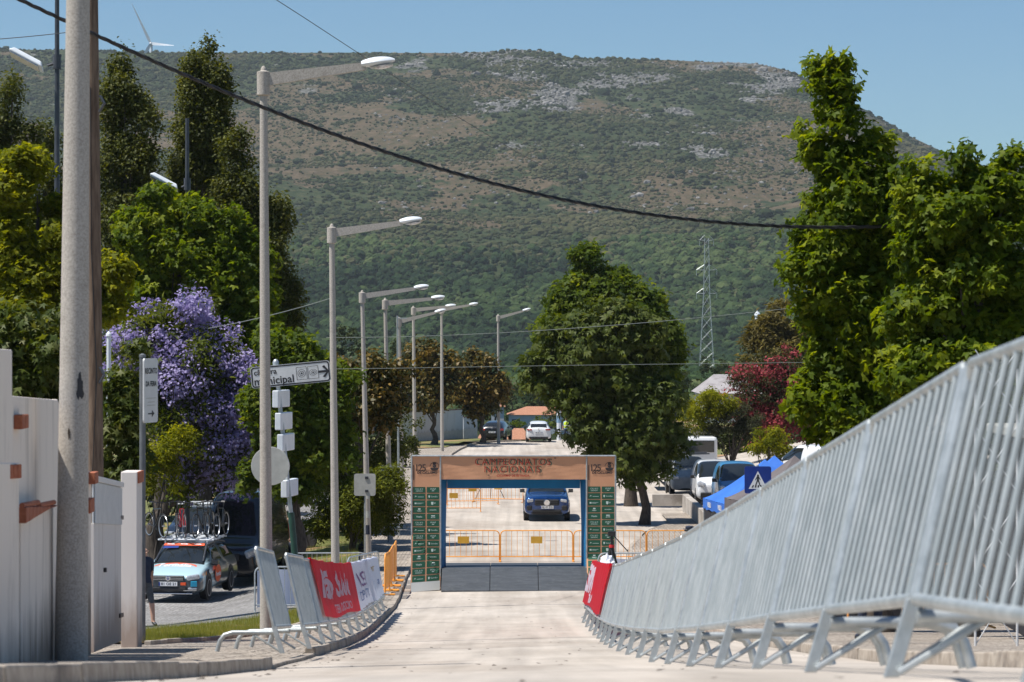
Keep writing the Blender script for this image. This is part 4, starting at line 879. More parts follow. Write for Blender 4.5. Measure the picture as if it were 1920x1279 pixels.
def street_lamp(px, d, py_base, py_top, arm_px, arm_py, r0, r1, label, lean=-4, sleeve=True, armw=None, scale=1.0, mt='concrete_pole'):
    b = at(px, py_base, d); t = empty('street_lamp', b, 0, label, 'street lamp', 'concrete street lamps along the road')
    top = at(px + lean, py_top, d) - b; s = scale
    mb = MB(); mb.tube([(top.x * i / 8, 0, -.3 + (top.z + .3 - .0) * i / 8) for i in range(9)], [r0 + (r1 - r0) * i / 8 for i in range(9)], 18); mb.build('pole', M[mt], t, smooth=True, fix=False)
    mb = MB(); zt = top.z
    mb.lathe([(r1 * 1.0, -.36 * s), (r1 * 1.75, -.34 * s), (r1 * 1.8, .0), (r1 * 1.0, .015), (r1 * .75, .02), (r1 * .65, .06 * s), (r1 * .2, .09 * s)], (top.x, 0, zt), 18); mb.build('sleeve', M[mt], t, smooth=True)
    e = at(arm_px, arm_py, d) - b; a = Vector((top.x + r1 * 1.2, 0, zt - .11 * s)); dv = (e - a); L_ = dv.length; u = dv.normalized(); w = Vector((-u.z, 0, u.x))
    mb = MB(); h0, h1 = .095 * s, .055 * s
    pts = []
    for (p, h) in ((a, h0), (e, h1)):
        for sy in (-.045 * s, .045 * s):
            pts += [p + w * h + Vector((0, sy, 0)), p - w * h + Vector((0, sy, 0))]
    mb.add(pts, [(0, 1, 3, 2), (4, 6, 7, 5), (0, 4, 5, 1), (2, 3, 7, 6), (0, 2, 6, 4), (1, 5, 7, 3)]); mb.build('arm', M[mt], t)
    mb = MB(); hl = .50 * s; hw = .13 * s; rows = []
    for i in range(9):
        f = i / 8; xx = -.06 * s + hl * f; k = math.sin(math.pi * min(1, (f * .86 + .12))) ** .5
        ring = []
        for j in range(12):
            an = 2 * math.pi * j / 12; zz = math.sin(an); zz = zz * (.085 * s if zz > 0 else .06 * s) * k
            ring.append(e + u * xx + w * (zz + .03 * s) + Vector((0, math.cos(an) * hw * k, 0)))
        rows.append(ring + [ring[0]])
    mb.grid(rows); mb.build('lamp_head', M['lamp_white'], t, smooth=True)
    mb = MB(); rows = []
    for i in range(7):
        f = i / 6; xx = .06 * s + .34 * s * f; k = math.sin(math.pi * (f * .9 + .05)) ** .5
        rows.append([e + u * xx - w * (.028 * s + .05 * s * k * abs(math.sin(math.pi * j / 6))) + Vector((0, math.cos(math.pi * j / 6) * .11 * s * k, 0)) for j in range(7)])
    mb.grid(rows); mb.build('lamp_glass', M['lens'], t, smooth=True)
    return t
lamps = [(500, 39.5, 1190, 135, 686, 124, .100, .055, 'nearest concrete street lamp, between the jacaranda and the leaning barriers', -6, 1.0),
 (630, 59.5, 1131, 427, 755, 418, .100, .06, 'second street lamp from the camera, beside the tip of the direction sign', -8, 1.0),
 (691, 85.5, 1038, 549, 780, 541, .105, .06, 'street lamp with stickers on its shaft, in front of the square sign back', -12, .95),
 (732, 93.5, 1009, 563, 812, 560, .105, .06, 'street lamp directly behind the RECINTO DA FEIRA sign by the kerb', -10, .95),
 (755, 119.7, 943, 598, 818, 586, .11, .065, 'street lamp left of the thin steel mast, with its arm below the others', -7, 1.0),
 (778, 160.5, 858, 577, 838, 575, .13, .08, 'street lamp rising behind the left end of the arch', -3, 1.25),
 (829, 172, 840, 577, 882, 572, .12, .075, 'street lamp standing on the footway in front of the magnolia', -1, 1.15),
 (935, 188, 828, 592, 982, 583, .12, .075, 'farthest street lamp, beside the parked black car', -1, 1.15)]
for (px, d, yb, yt, ax, ay, r0, r1, lab, ln, sc_) in lamps:
    t = street_lamp(px, d, yb, yt, ax, ay, r0, r1, lab, ln, scale=sc_)
    if px == 691:
        st = MB()
        for z0, h, m_ in ((1.15, .22, 0), (.62, .30, 1), (1.75, .16, 0)):
            rows = []
            for k in range(7):
                a = R(-95 + k * 13); rows.append([(math.sin(a + R(55)) * .104 - .02, -math.cos(a + R(55)) * .104, z0), (math.sin(a + R(55)) * .103 - .03, -math.cos(a + R(55)) * .103, z0 + h)])
            s1 = MB(); s1.grid(rows); s1.build('sticker', M['navy'] if m_ else M['sign_back'], t, fix=False)
t, tp = pole_thing('steel_mast', 'thin blue grey steel mast left of the arch, beside a concrete lamp', 748, 96, 592, .042, .032, 'galv', -3, cat='mast', z=gz(-4, 96))
mb = MB(); mb.tube([tp + Vector((-.0, 0, -.1)), tp + Vector((.35, 0, -.1))], .02, 6); mb.build('crossarm', M['galv'], t)
# floodlight columns
def flood(px, d, py_t, py_b, hx, hy, s, label, cut=False):
    b = B(px, d, 0, gz(-5, d)); t = empty('floodlight_column', b, 0, label, 'floodlight', 'dark floodlight columns'); top = at(px, py_t, d) - b
    mb = MB(); mb.tube([(0, 0, -.2), top * .5, top], [.075 * s, .06 * s, .045 * s], 14); mb.build('pole', M['dark_metal'], t, smooth=True, fix=False)
    h = at(hx, hy, d) - b; mb = MB(); arm = Vector((h.x + .3 * s, 0, h.z - .06 * s)); mb.tube([(0, 0, h.z + .02), arm], .028 * s, 8); mb.tube([(0, 0, h.z + .09), arm], .012 * s, 6)
    mb.lathe([(.085 * s, -.15 * s), (.085 * s, .15 * s)], (0, 0, h.z + .03), 12); mb.build('bracket', M['dark_metal'], t)
    rot = Matrix.Rotation(R(28), 3, 'Y') @ Matrix.Rotation(R(-12), 3, 'X')
    c = h + Vector((-.12 * s, 0, .08 * s)); mb = MB(); mb.box(c, (.80 * s, .52 * s, .11 * s), rot=rot, top=.8); mb.build('housing', M['lamp_white'], t, bevel=.03 * s)
    mb = MB(); mb.box(c + rot @ Vector((-.03 * s, 0, -.065 * s)), (.66 * s, .44 * s, .03 * s), rot=rot); mb.build('lamp_glass', M['lens'], t)
    return t
flood(107, 75, -60, 480, 62, 118, 1.35, 'floodlight column at the far left, head level with the ridge')
flood(351, 90, 222, 580, 318, 347, 1.35, 'floodlight column rising from the top of the jacaranda')
# ------------------------------------------------------------------ signs
def plate_text(t, mbp, lines, w, h, mt='black_print', yoff=-.004, c=(0, 0, 0), ang=0.0):
    pass
def rrect(w, h, r, n=5):
    out = []
    for cx, cy, a0 in ((w / 2 - r, h / 2 - r, 0), (-w / 2 + r, h / 2 - r, 90), (-w / 2 + r, -h / 2 + r, 180), (w / 2 - r, -h / 2 + r, 270)):
        for i in range(n + 1): a = R(a0 + 90 * i / n); out.append((cx + r * math.cos(a), cy + r * math.sin(a)))
    return out
def fairsign(name, label, px, d, py0, py1, w, pyb, rz, arrow, post_r=.038, post_top=None, side=1):
    b = at(px, pyb, d); t = empty(name, b, rz, label, 'sign', 'RECINTO DA FEIRA signs')
    z0, z1 = at(0, py1, d).z - b.z, at(0, py0, d).z - b.z; h = z1 - z0; zt = (at(0, post_top, d).z - b.z) if post_top else z1 - .05
    mb = MB(); mb.tube([(0, .05, -.2), (0, .05, zt)], post_r, 12); mb.lathe([(post_r * 1.15, 0), (post_r * 1.1, .03), (.01, .05)], (0, .05, zt), 12); mb.build('post', M['post_grey'], t, smooth=True)
    cx = side * w / 2
    mb = MB(); mb.prism([(u + cx, v + z0 + h / 2) for u, v in rrect(w, h, .04)], -.015, .005, 'xz'); mb.build('plate', M['sign_white'], t)
    mb = MB(); fn = lambda cy, s=1: (lambda u, v: (cx + u, -.018, z0 + h * cy + v))
    mb2 = mb
    put_text(mb, 'RECINTO', w * .20, fn(.80), bold=.003, spacing=1.05); put_text(mb, 'DA FEIRA', w * .185, fn(.60), bold=.003)
    mb.build('lettering', M['black_print'], t, fix=False)
    mb = MB(); fnn = fn(0)
    for k, (yy, ww) in enumerate(((.38, .72), (.32, .5), (.27, .60))): mb.box((cx, -.0175, z0 + h * yy), (w * ww, .002, h * .012))
    mb.build('fine_print', M['sign_back'], t)
    mb = MB(); az = z0 + h * .14; L_ = w * .44 * arrow
    mb.box((cx, -.018, az), (abs(L_), .002, .016)); mb.prism([(cx + L_ / 2, az), (cx + L_ / 2 - .08 * arrow, az + .045), (cx + L_ / 2 - .08 * arrow, az - .045)], -.019, -.016, 'xz'); mb.build('arrow', M['black_print'], t)
    return t
fairsign('fair_sign', 'tall RECINTO DA FEIRA sign seen edge on, beside the gate pillar', 274, 34.5, 672, 793, .50, 1213, R(77), 1, .040, post_top=670, side=.55)
fairsign('fair_sign', 'small square RECINTO DA FEIRA sign with arrow beside a lamp post', 728, 92.5, 873, 903, .58, 1011, R(0), -1, .03, side=0)
# back-to-camera signs
b = at(684, 1036, 84.5); t = empty('sign_back', b, 0, 'square sign seen from behind, its back crossed by a lamp post', 'sign')
z = at(0, 909, 84.5).z - b.z; mb = MB(); mb.prism([(u, v + z) for u, v in rrect(.68, .70, .07)], .0, .02, 'xz'); mb.build('plate', M['sign_back'], t)
mb = MB(); mb.tube([(0, .06, -.2), (0, .06, z + .3)], .03, 10); mb.build('post', M['galv'], t, smooth=True)
for dz in (-.2, .22): mb = MB(); mb.box((.06, -.012, z + dz), (.10, .02, .08)); mb.build('clamp', M['dark_metal'], t)
b = B(505, 49, .09); t = empty('round_sign', b, 0, 'round traffic sign seen from behind, half hidden by the nearest lamp post', 'sign')
z = at(0, 874, 49).z - b.z; mb = MB(); mb.lathe([(.01, 0), (.35, 0), (.355, .012), (.35, .02), (.01, .02)], (.02, -.01, z), 40, axis='y'); mb.build('plate', M['sign_back'], t)
mb = MB(); mb.tube([(0, .06, -.2), (0, .06, z + .28)], .032, 10); mb.build('post', M['galv'], t, smooth=True)
# direction sign post
b = B(566, 50, .09); t = empty('direction_sign', b, 0, 'white câmara municipal direction sign with arrow on a leaning green post', 'sign')
tp = at(517, 682, 50) - b
mid = tp * .42
mb = MB(); mb.tube([(0, 0, -.2), mid], .062, 14); mb.build('lower_post', M['green_pole'], t, smooth=True, fix=False)
mb = MB(); mb.tube([mid, tp], .040, 14); mb.lathe([(.055, -.04), (.058, .03), (.04, .07), (.005, .09)], tuple(tp), 14); mb.build('upper_post', M['galv'], t, smooth=True, fix=False)
ca = at(471, 709, 50) - b; cb = at(620, 695, 50) - b; w = (cb - ca).x + .0; hh = .40; ang = math.atan2((cb - ca).z, (cb - ca).x); ctr = (ca + cb) / 2
def SF(u, v, y=-.06): return (ctr.x + u * math.cos(ang) - v * math.sin(ang), y, ctr.z + u * math.sin(ang) + v * math.cos(ang))
mb = MB(); o_ = [SF(u, v) for u, v in rrect(w, hh, .06)]; mb.prism([(p[0], p[2]) for p in o_], -.075, -.045, 'xz'); mb.build('plate', M['sign_white'], t)
mb = MB(); out = rrect(w - .02, hh - .02, .055); inn = rrect(w - .07, hh - .07, .035); n = len(out)
mb.add([SF(u, v, -.078) for u, v in out] + [SF(u, v, -.078) for u, v in inn], [(i, (i + 1) % n, n + (i + 1) % n, n + i) for i in range(n)]); mb.build('border', M['black_print'], t, fix=False)
mb = MB(); put_text(mb, 'câmara', .15, lambda u, v: SF(u - w * .5 + .06, v + .085, -.079), align='LEFT', bold=.003); put_text(mb, 'municipal', .20, lambda u, v: SF(u - w * .5 + .05, v - .085, -.079), align='LEFT', bold=.004)
mb.build('lettering', M['black_print'], t, fix=False)
mb = MB()
for cx in (w * .14, w * .285):
    o1 = rrect(.20, .24, .01, 2); i1 = rrect(.184, .224, .008, 2); n = len(o1)
    mb.add([SF(u + cx, v, -.079) for u, v in o1] + [SF(u + cx, v, -.079) for u, v in i1], [(i, (i + 1) % n, n + (i + 1) % n, n + i) for i in range(n)])
    for r_o, r_i in ((.075, .067), (.045, .036), (.018, 0)):
        nn = 24; mb.add([SF(cx + r_ * math.cos(2 * math.pi * i / nn), r_ * math.sin(2 * math.pi * i / nn) * (1 if cx < w * .2 else .8), -.079) for r_ in (r_o, r_i) for i in range(nn)], [(i, (i + 1) % nn, nn + (i + 1) % nn, nn + i) for i in range(nn)])
mb.build('pictogram', M['black_print'], t, fix=False)
mb = MB(); c0 = w * .42; aw = .022
for sgn in (1, -1):
    mb.add([SF(c0 + .10, 0, -.079), SF(c0 + .10 - .035, 0, -.079), SF(c0 - .03, sgn * .095, -.079), SF(c0 + .015, sgn * .115, -.079)], [(0, 1, 2, 3)])
mb.add([SF(c0 - .11, aw, -.0795), SF(c0 - .11, -aw, -.0795), SF(c0 + .08, -aw, -.0795), SF(c0 + .08, aw, -.0795)], [(0, 1, 2, 3)]); mb.build('arrow', M['black_print'], t, fix=False)
for k, (px, py) in enumerate(((525, 748), (530, 790), (534, 830), (541, 916))):
    c = at(px, py, 50) - b; mb = MB(); mb.box(c + Vector((0, .25, 0)), (.12, .9, .32), rz=R(-9)); mb.build('folded_sign_box', M['lamp_white'], t, bevel=.015)
# pedestrian crossing sign right
b = B(1421, 60, .1); t = empty('crossing_sign', b, 0, 'blue pedestrian crossing sign behind the steel barriers', 'sign')
z = at(0, 900, 60).z - b.z; mb = MB(); mb.prism([(u, v + z) for u, v in rrect(.60, .61, .05)], -.01, .01, 'xz'); mb.build('plate', M['sign_blue'], t)
mb = MB(); mb.tube([(0, .05, -.2), (0, .05, z + .33)], .03, 10); mb.build('post', M['galv'], t, smooth=True)
mb = MB(); mb.add([(-.21, -.013, z - .20), (.21, -.013, z - .20), (0, -.013, z + .20)], [(0, 1, 2)]); mb.build('triangle', M['white'], t, fix=False)
mb = MB(); q = -.015
for i, x0 in enumerate((-.145, -.075, -.01, .055, .12)):
    mb.add([(x0, q, z - .17), (x0 + .035, q, z - .17), (x0 + .035 - .02 * (i - 2) * .6, q, z - .115), (x0 + .008 - .02 * (i - 2) * .6, q, z - .115)], [(0, 1, 2, 3)])
mb.lathe([(.024, 0), (.024, .001)], (0, q, z + .10), 14, axis='y')
def lim(a, c, w): 
    a, c = Vector((a[0], 0, a[1])), Vector((c[0], 0, c[1])); d_ = (c - a).normalized(); nn = Vector((-d_.z, 0, d_.x)) * w; mb.add([(p.x, q, p.z + z) for p in (a + nn, a - nn, c - nn * .8, c + nn * .8)], [(0, 1, 2, 3)])
lim((0, .08), (0, -.02), .026); lim((-.01, -.01), (-.055, -.13), .014); lim((.01, -.01), (.05, -.13), .014); lim((-.02, .065), (-.06, -.005), .010); lim((.02, .065), (.055, .0), .010)
mb.build('pedestrian_symbol', M['black_print'], t, fix=False)
# ------------------------------------------------------------------ steel crowd barriers with a sloping panel
def crowd_barrier(L=2.30, bars_single=False, side=1, nb=12, label='', group='', far=False):
    """local: x towards the public (where the top leans and the feet reach), y along the run"""
    t = empty('crowd_barrier', (0, 0, 0), 0, label, 'barrier', group)
    s = side; top = lambda z: s * .265 * (z / 1.10)
    zb, zt = .27, 1.09
    mb = MB(); ns = 6 if far else 10
    mb.tube([(top(zt), .02, zt - .05), (top(zt), .05, zt), (top(zt), L - .05, zt), (top(zt), L - .02, zt - .05)], .021, ns); mb.build('top_rail', M['galv'], t, smooth=True, fix=False)
    mb = MB(); mb.tube([(top(zb), 0, zb), (top(zb), L, zb)], .024, ns); mb.build('bottom_rail', M['galv'], t, smooth=True, fix=False)
    for y in (.012, L - .012):
        mb = MB(); mb.tube([(top(zb), y, zb), (top(zt), y, zt - .01)], .021, ns); mb.build('end_post', M['galv'], t, smooth=True, fix=False)
        mb = MB(); mb.box((0, 0, 0), (.034, .07, .01))
        mb = MB(); a = Vector((s * -.02, y, 0.0)); b_ = Vector((top(.27), y, .275))
        w = Vector((.027, 0, 0)); dpt = Vector((0, .018, 0))
        mb.add([a - w - dpt, a + w - dpt, a + w + dpt, a - w + dpt, b_ - w - dpt, b_ + w - dpt, b_ + w + dpt, b_ - w + dpt], [(0, 3, 2, 1), (4, 5, 6, 7), (0, 1, 5, 4), (1, 2, 6, 5), (2, 3, 7, 6), (3, 0, 4, 7)])
        if y < 1: mb.build('leg', M['galv'], t, bevel=.004 if not far else 0)
        mb = MB(); yy = y + (.06 if y < 1 else -.06)
        mb.tube([(top(.22), yy, .215), (s * .50, yy, .215), (s * .585, yy, .19), (s * .63, yy, .13), (s * .66, yy, .02)], .024, ns); mb.build('foot_tube', M['galv'], t, smooth=True, fix=False)
        mb = MB(); mb.tube([(s * .0, y, .02), (s * .30, yy, .205)], .012, 6); mb.build('brace', M['galv'], t, fix=False)
    if bars_single:
        for i in range(nb):
            y = L * (i + 1) / (nb + 1); mb = MB(); mb.tube([(top(zb), y, zb), (top(zt), y, zt)], .0122, 8); mb.build('bar', M['galv_far'], t, smooth=True, fix=False)
    else:
        mb = MB()
        for i in range(nb):
            y = L * (i + 1) / (nb + 1); mb.tube([(top(zb), y, zb), (top(zt), y, zt)], .0122, 6, caps=False)
        mb.build('bars', M['galv_far'], t, smooth=True, fix=False, kind='stuff')
    return t
GRP = 'sloping steel barriers on the right of the road'
near = crowd_barrier(2.30, True, 1, label='x', group=GRP); farb = crowd_barrier(2.30, False, 1, label='x', group=GRP, far=True)
near.location = (0, 0, -500); farb.location = (0, 0, -500)
RX = I([(5, 1.345), (9.27, 1.34), (13.9, 1.30), (20.8, 1.24), (33, 1.22), (40, 1.30), (52, 1.33), (60, 1.36)])
d = 6.94 - 2.33; k = 0; ORD = ['first', 'second', 'third', 'fourth', 'fifth', 'sixth', 'seventh', 'eighth', 'ninth', 'tenth', 'eleventh', 'twelfth', 'thirteenth', 'fourteenth', 'fifteenth', 'sixteenth', 'seventeenth', 'eighteenth', 'nineteenth', 'twentieth']
def set_run(o, x0, y0, x1, y1, dz=0.0):
    z0, z1 = gz(x0, y0) + dz, gz(x1, y1) + dz
    o.location = (x0, y0, z0); yaw = math.atan2(-(x1 - x0), (y1 - y0)); pitch = math.atan2(z1 - z0, math.hypot(x1 - x0, y1 - y0))
    o.rotation_euler = (pitch, 0, yaw)
used = {'n': False, 'f': False}
d = 4.61
while d < 51:
    d2 = d + 2.33 
    if k < 8: o = near if not used['n'] else copy_tree(near); used['n'] = True
    else: o = farb if not used['f'] else copy_tree(farb); used['f'] = True
    set_run(o, RX(d), d, RX(d2), d2)
    o['label'] = ('steel barrier right of the road, %s from the camera' % ORD[k]) if k < 17 else ['steel barrier carrying the near end of the right red banner', 'steel barrier under the middle of the right red banner', 'steel barrier under the far part of the right red banner', 'steel barrier where the right red banner ends'][min(k - 17, 3)]
    d = d2; k += 1
nright = k; print('right barriers', k, 'end', d)
# left run
LG = 'sloping steel barriers on the left kerb'
lb = crowd_barrier(2.20, False, -1, nb=12, label='x', group=LG)
LX = I([(27, -2.42), (34, -2.42), (45, -2.50), (52, -2.60), (60, -2.72)])
set_run(lb, -2.40, 27.6, -2.42, 29.9, .09); lb['label'] = 'leaning steel barrier standing nearest on the left, beside the lamp post'
o = copy_tree(lb); set_run(o, -2.36, 30.8, -2.34, 33.1, .09); o['label'] = 'second leaning steel barrier on the left, just behind the nearest one'
d = 34.0; k = 0
names = ['steel barrier at the near end of the left red banner', 'steel barrier under the near half of the left red banner', 'steel barrier under the middle of the left red banner', 'steel barrier under the far half of the left red banner', 'steel barrier where the red and the white banner meet', 'steel barrier under the near half of the white banner', 'steel barrier under the middle of the white banner', 'steel barrier under the far half of the white banner', 'steel barrier at the far end of the white banner', 'last sloping steel barrier on the left before the orange ones']
while k < 10:
    d2 = d + 2.33; o = copy_tree(lb); set_run(o, LX(d), d, LX(d2), d2, .09); o['label'] = names[k]; d = d2; k += 1
# ------------------------------------------------------------------ sponsor banners hung over the sloping barriers
def banner_mat(name, c, trans):
    m, nt, b = new_mat(name); L = nt.links.new; b.inputs['Base Color'].default_value = (*c, 1); b.inputs['Roughness'].default_value = .55
    tr = N(nt, 'ShaderNodeBsdfTranslucent'); tr.inputs['Color'].default_value = (*c, 1); ms = N(nt, 'ShaderNodeMixShader'); ms.inputs[0].default_value = trans
    L(b.outputs[0], ms.inputs[1]); L(tr.outputs[0], ms.inputs[2]); L(ms.outputs[0], nt.nodes['Material Output'].inputs[0]); return m
M['ban_red'] = banner_mat('red_banner', (.62, .012, .03), .45); M['ban_white'] = banner_mat('white_banner', (.66, .70, .82), .45); M['ban_print'] = banner_mat('white_banner_print', (.72, .70, .80), .45)
M['ban_ink'] = banner_mat('faded_banner_ink', (.25, .14, .30), .3); M['ban_ink2'] = banner_mat('banner_ink_blue', (.16, .24, .45), .3); M['ban_ink3'] = banner_mat('banner_ink_ochre', (.55, .42, .22), .3)
def banner(label, XF, s, y0, y1, colr, prints, seed, zt=1.13, zb=.34, wave=.02):
    """prints: list of (text, size, u0 [0..1 along], v [0..1 up], material, italic, bold)"""
    o_ = empty('banner', (XF((y0 + y1) / 2), (y0 + y1) / 2, gz(XF(y0), (y0 + y1) / 2)), 0, label, 'banner', 'sponsor banners over the barriers'); O = Vector(o_.location); L_ = y1 - y0
    def S(u, v, e=0.0):
        y = y0 + L_ * u; sag = .018 * abs(math.sin(u * L_ / 2.33 * math.pi)); z = zb + (zt - zb) * v - sag * (v > .5) + .02 * math.sin(u * 9 + seed) * (1 - v)
        fold = wave * (math.sin(u * L_ * 5.2 + 1.6 * v + seed) * (.4 + .6 * v) + .6 * math.sin(u * L_ * 11.3 + seed * 2 - 2.2 * v) * v)
        x = XF(y) + s * (.265 * z / 1.1 - .045) - s * (e + .0) + fold
        return Vector((x, y, gz(XF(y), y) + .09 * (s < 0) + z)) - O
    mb = MB(); nu, nv = int(L_ * 14), 12; mb.grid([[S(i / nu, j / nv) for j in range(nv + 1)] for i in range(nu + 1)])
    mb.grid([[S(i / nu, 1) + Vector((s * .10 * f, 0, .012 * math.sin(math.pi * f) - .10 * f * f)) for f in (0, .3, .6, 1)] for i in range(nu + 1)])
    mb.build('cloth', M[colr], o_, smooth=True, fix=False)
    for (body, size, u0, v0, mt, shear, bold, sx) in prints:
        mb = MB(); vs, fs = text_mb(body, size, bold=bold, align='LEFT')
        # subdivide long triangles so that the print follows the folds
        bm = bmesh.new(); bv = [bm.verts.new(v) for v in vs]
        for f in fs:
            try: bm.faces.new([bv[i] for i in f])
            except ValueError: pass
        bmesh.ops.triangulate(bm, faces=bm.faces); 
        for _ in range(3):
            es = [e for e in bm.edges if e.calc_length() * max(1, sx) > .10]
            if not es: break
            bmesh.ops.subdivide_edges(bm, edges=es, cuts=1, use_grid_fill=False); bmesh.ops.triangulate(bm, faces=bm.faces)
        bm.verts.index_update()
        sgn = 1 if s < 0 else -1          # reading direction seen from the road
        V = []
        for v in bm.verts:
            uu = u0 + sgn * (v.co.x + v.co.y * shear) * sx / L_; V.append(S(min(1, max(0, uu)), v0 + v.co.y / (zt - zb), .008))
        mb.add(V, [tuple(x.index for x in f.verts) for f in bm.faces]); bm.free(); mb.build('banner_print', M[mt], o_, fix=False)
    return o_
banner('red banner with white lettering hung over the left barriers', LX, -1, 35.2, 44.6, 'ban_red', [('Pão', .56, .08, .56, 'ban_print', .30, .018, 2.9), ('Saloio', .52, .44, .56, 'ban_print', .30, .018, 2.75), ('TERRA DE  CICLISMO', .17, .30, .14, 'ban_print', 0, .004, 2.6)], 2)
banner('white banner with faded print next to the red one on the left', LX, -1, 44.65, 56.8, 'ban_white', [('VISEU', .40, .10, .58, 'ban_ink', 0, .0, 3.6), ('DESPORTO', .22, .10, .24, 'ban_ink2', 0, 0, 3.0), ('viver', .22, .62, .78, 'ban_ink3', 0, 0, 3), ('aqui', .2, .80, .4, 'ban_ink2', 0, 0, 3)], 5, wave=.03)
banner('red banner with white lettering at the far end of the right barriers', RX, 1, 41.2, 51.4, 'ban_red', [('Saloio', .66, .97, .56, 'ban_print', .25, .03, 2.3), ('TERRA', .2, .7, .15, 'ban_print', 0, .01, 2.5)], 3)
b = at(1138, 1062, 52.0); t = empty('cloth_bundle', b, 0, 'crumpled white cloth bundle on top of the barrier left of the tripod', 'cloth')
mb = MB(); rows = []
for i in range(15):
    th = math.pi * i / 14; rows.append([])
    for j in range(21):
        ph = 2 * math.pi * j / 20; p = Vector((math.sin(th) * math.cos(ph), math.sin(th) * math.sin(ph), math.cos(th))); k_ = 1 + .35 * mnoise.noise(p * 2.3 + Vector((3, 1, 2)))
        rows[-1].append((p.x * .14 * k_, p.y * .3 * k_, (p.z * .16 + .04) * k_ * 1.1))
mb.grid(rows); mb.build('folds', M['white_cloth'], t, smooth=True, fix=False)

# ------------------------------------------------------------------ flat pedestrian fences
def flat_fence(name, L, H, mt, label, group, r=.018, nb=12, plate=True, feet=True, foot_l=.55, zb=.16, slat=False, cat='barrier'):
    t = empty(name, (0, 0, 0), 0, label, cat, group); rc = .14; pts = [(0.0, 0, .02)]
    pts = [(0, 0, .0), (0, 0, H - rc)] + [(rc - rc * math.cos(R(a)), 0, H - rc + rc * math.sin(R(a))) for a in (30, 60, 90)] + [(L - rc + rc * math.sin(R(a)), 0, H - rc + rc * math.cos(R(a))) for a in (0, 30, 60, 90)] + [(L, 0, 0)]
    mb = MB(); mb.tube(pts, r, 8); mb.build('frame', M[mt], t, smooth=True, fix=False)
    mb = MB(); mb.tube([(0, 0, zb), (L, 0, zb)], r * .9, 8); mb.build('lower_rail', M[mt], t, smooth=True, fix=False)
    for i in range(nb):
        x = L * (i + 1) / (nb + 1); mb = MB()
        if slat: mb.box((x, 0, (H - .03 + zb) / 2), (.075, .02, H - .03 - zb))
        else: mb.tube([(x, 0, zb), (x, 0, H - r)], r * .42, 6)
        mb.build('bar', M[mt], t, fix=False)
    if plate:
        mb = MB(); mb.box((L * .5, -.012, H * .70), (.36, .008, .22)); mb.build('plate', M['plate_yellow'], t)
    if feet:
        for x in (.0, L):
            mb = MB(); mb.tube([(x, -foot_l / 2, .02), (x, 0, .03), (x, foot_l / 2, .02)], r, 6); mb.build('foot', M[mt], t, fix=False)
    return t
of = flat_fence('orange_barrier', 2.27, .98, 'orange', 'x', 'orange barriers across the road behind the arch')
labs = ['orange barrier mostly hidden behind the left leg of the arch', 'orange barrier with ochre plate in the left half of the arch', 'orange barrier with ochre plate in the middle of the arch, below the blue car', 'orange barrier behind the right leg of the arch', 'orange barrier right of the arch, in front of the tree shade', 'orange barrier right of the tripod, half hidden by the steel barriers']
for i in range(1, 6):
    o = of if i == 1 else copy_tree(of); x = (664 + 137.3 * i - 960) * 84 / F; o.location = (x, 84, gz(x, 84)); o['label'] = labs[i]
# those behind, seen through the top of the arch
o = copy_tree(of); o.location = at(895, 946, 117); o.location.z = g(117); o.location.x = at(838, 0, 117).x; o.rotation_euler = (0, 0, R(8)); o['label'] = 'orange barrier standing far left behind the arch beam'; o['group'] = 'orange barriers beyond the arch'
o2 = copy_tree(of); o2.location = (at(888, 0, 119).x, 119, g(119)); o2.rotation_euler = (0, 0, R(-14)); o2['label'] = 'orange barrier beside the standing board far behind the arch beam'; o2['group'] = 'orange barriers beyond the arch'
o3 = copy_tree(of); o3.location = (at(800, 0, 112).x, 112, g(112)); o3.rotation_euler = (0, 0, R(4)); o3['label'] = 'orange barrier half hidden by the left edge of the arch opening'; o3['group'] = 'orange barriers beyond the arch'
t = empty('easel_board', (at(920, 0, 121).x, 121, g(121)), R(6), 'grey board on thin easel legs far behind the arch', 'easel')
mb = MB(); mb.box((-.1, 0, 1.05), (.75, .04, .75)); mb.build('board', M['sign_back'], t, bevel=.1)
for x0, x1 in ((-.25, -.7), (0.05, .02), (.2, .65)): mb = MB(); mb.tube([(x0, .03, .9), (x1, .1 + .2 * (x1 == .02), 0)], .015, 6); mb.build('leg', M['dark_metal'], t)
# orange slatted barriers along the left kerb
os_ = flat_fence('orange_slat_barrier', 2.0, 1.0, 'orange', 'x', 'orange slatted barriers along the left footway', r=.022, nb=13, plate=False, slat=True, foot_l=.5)
seg = [(-3.12, 65.5, -3.1, 67.5), (-3.12, 67.9, -3.16, 69.9), (-3.18, 70.3, -3.2, 72.3), (-3.2, 72.7, -3.25, 74.7)]
for i, (x0, y0, x1, y1) in enumerate(seg):
    o = os_ if i == 0 else copy_tree(os_); o.location = (x0, y0, gz(x0, y0) + .1); o.rotation_euler = (math.atan2(gz(x1, y1) - gz(x0, y0), 2.0) * 0, -math.atan2(gz(x1, y1) - gz(x0, y0), 2.0), math.atan2(y1 - y0, x1 - x0))
    o['label'] = ['nearest orange slatted barrier on the left footway', 'second orange slatted barrier on the left footway', 'third orange slatted barrier on the left footway', 'farthest orange slatted barrier, beside the left leg of the arch'][i]
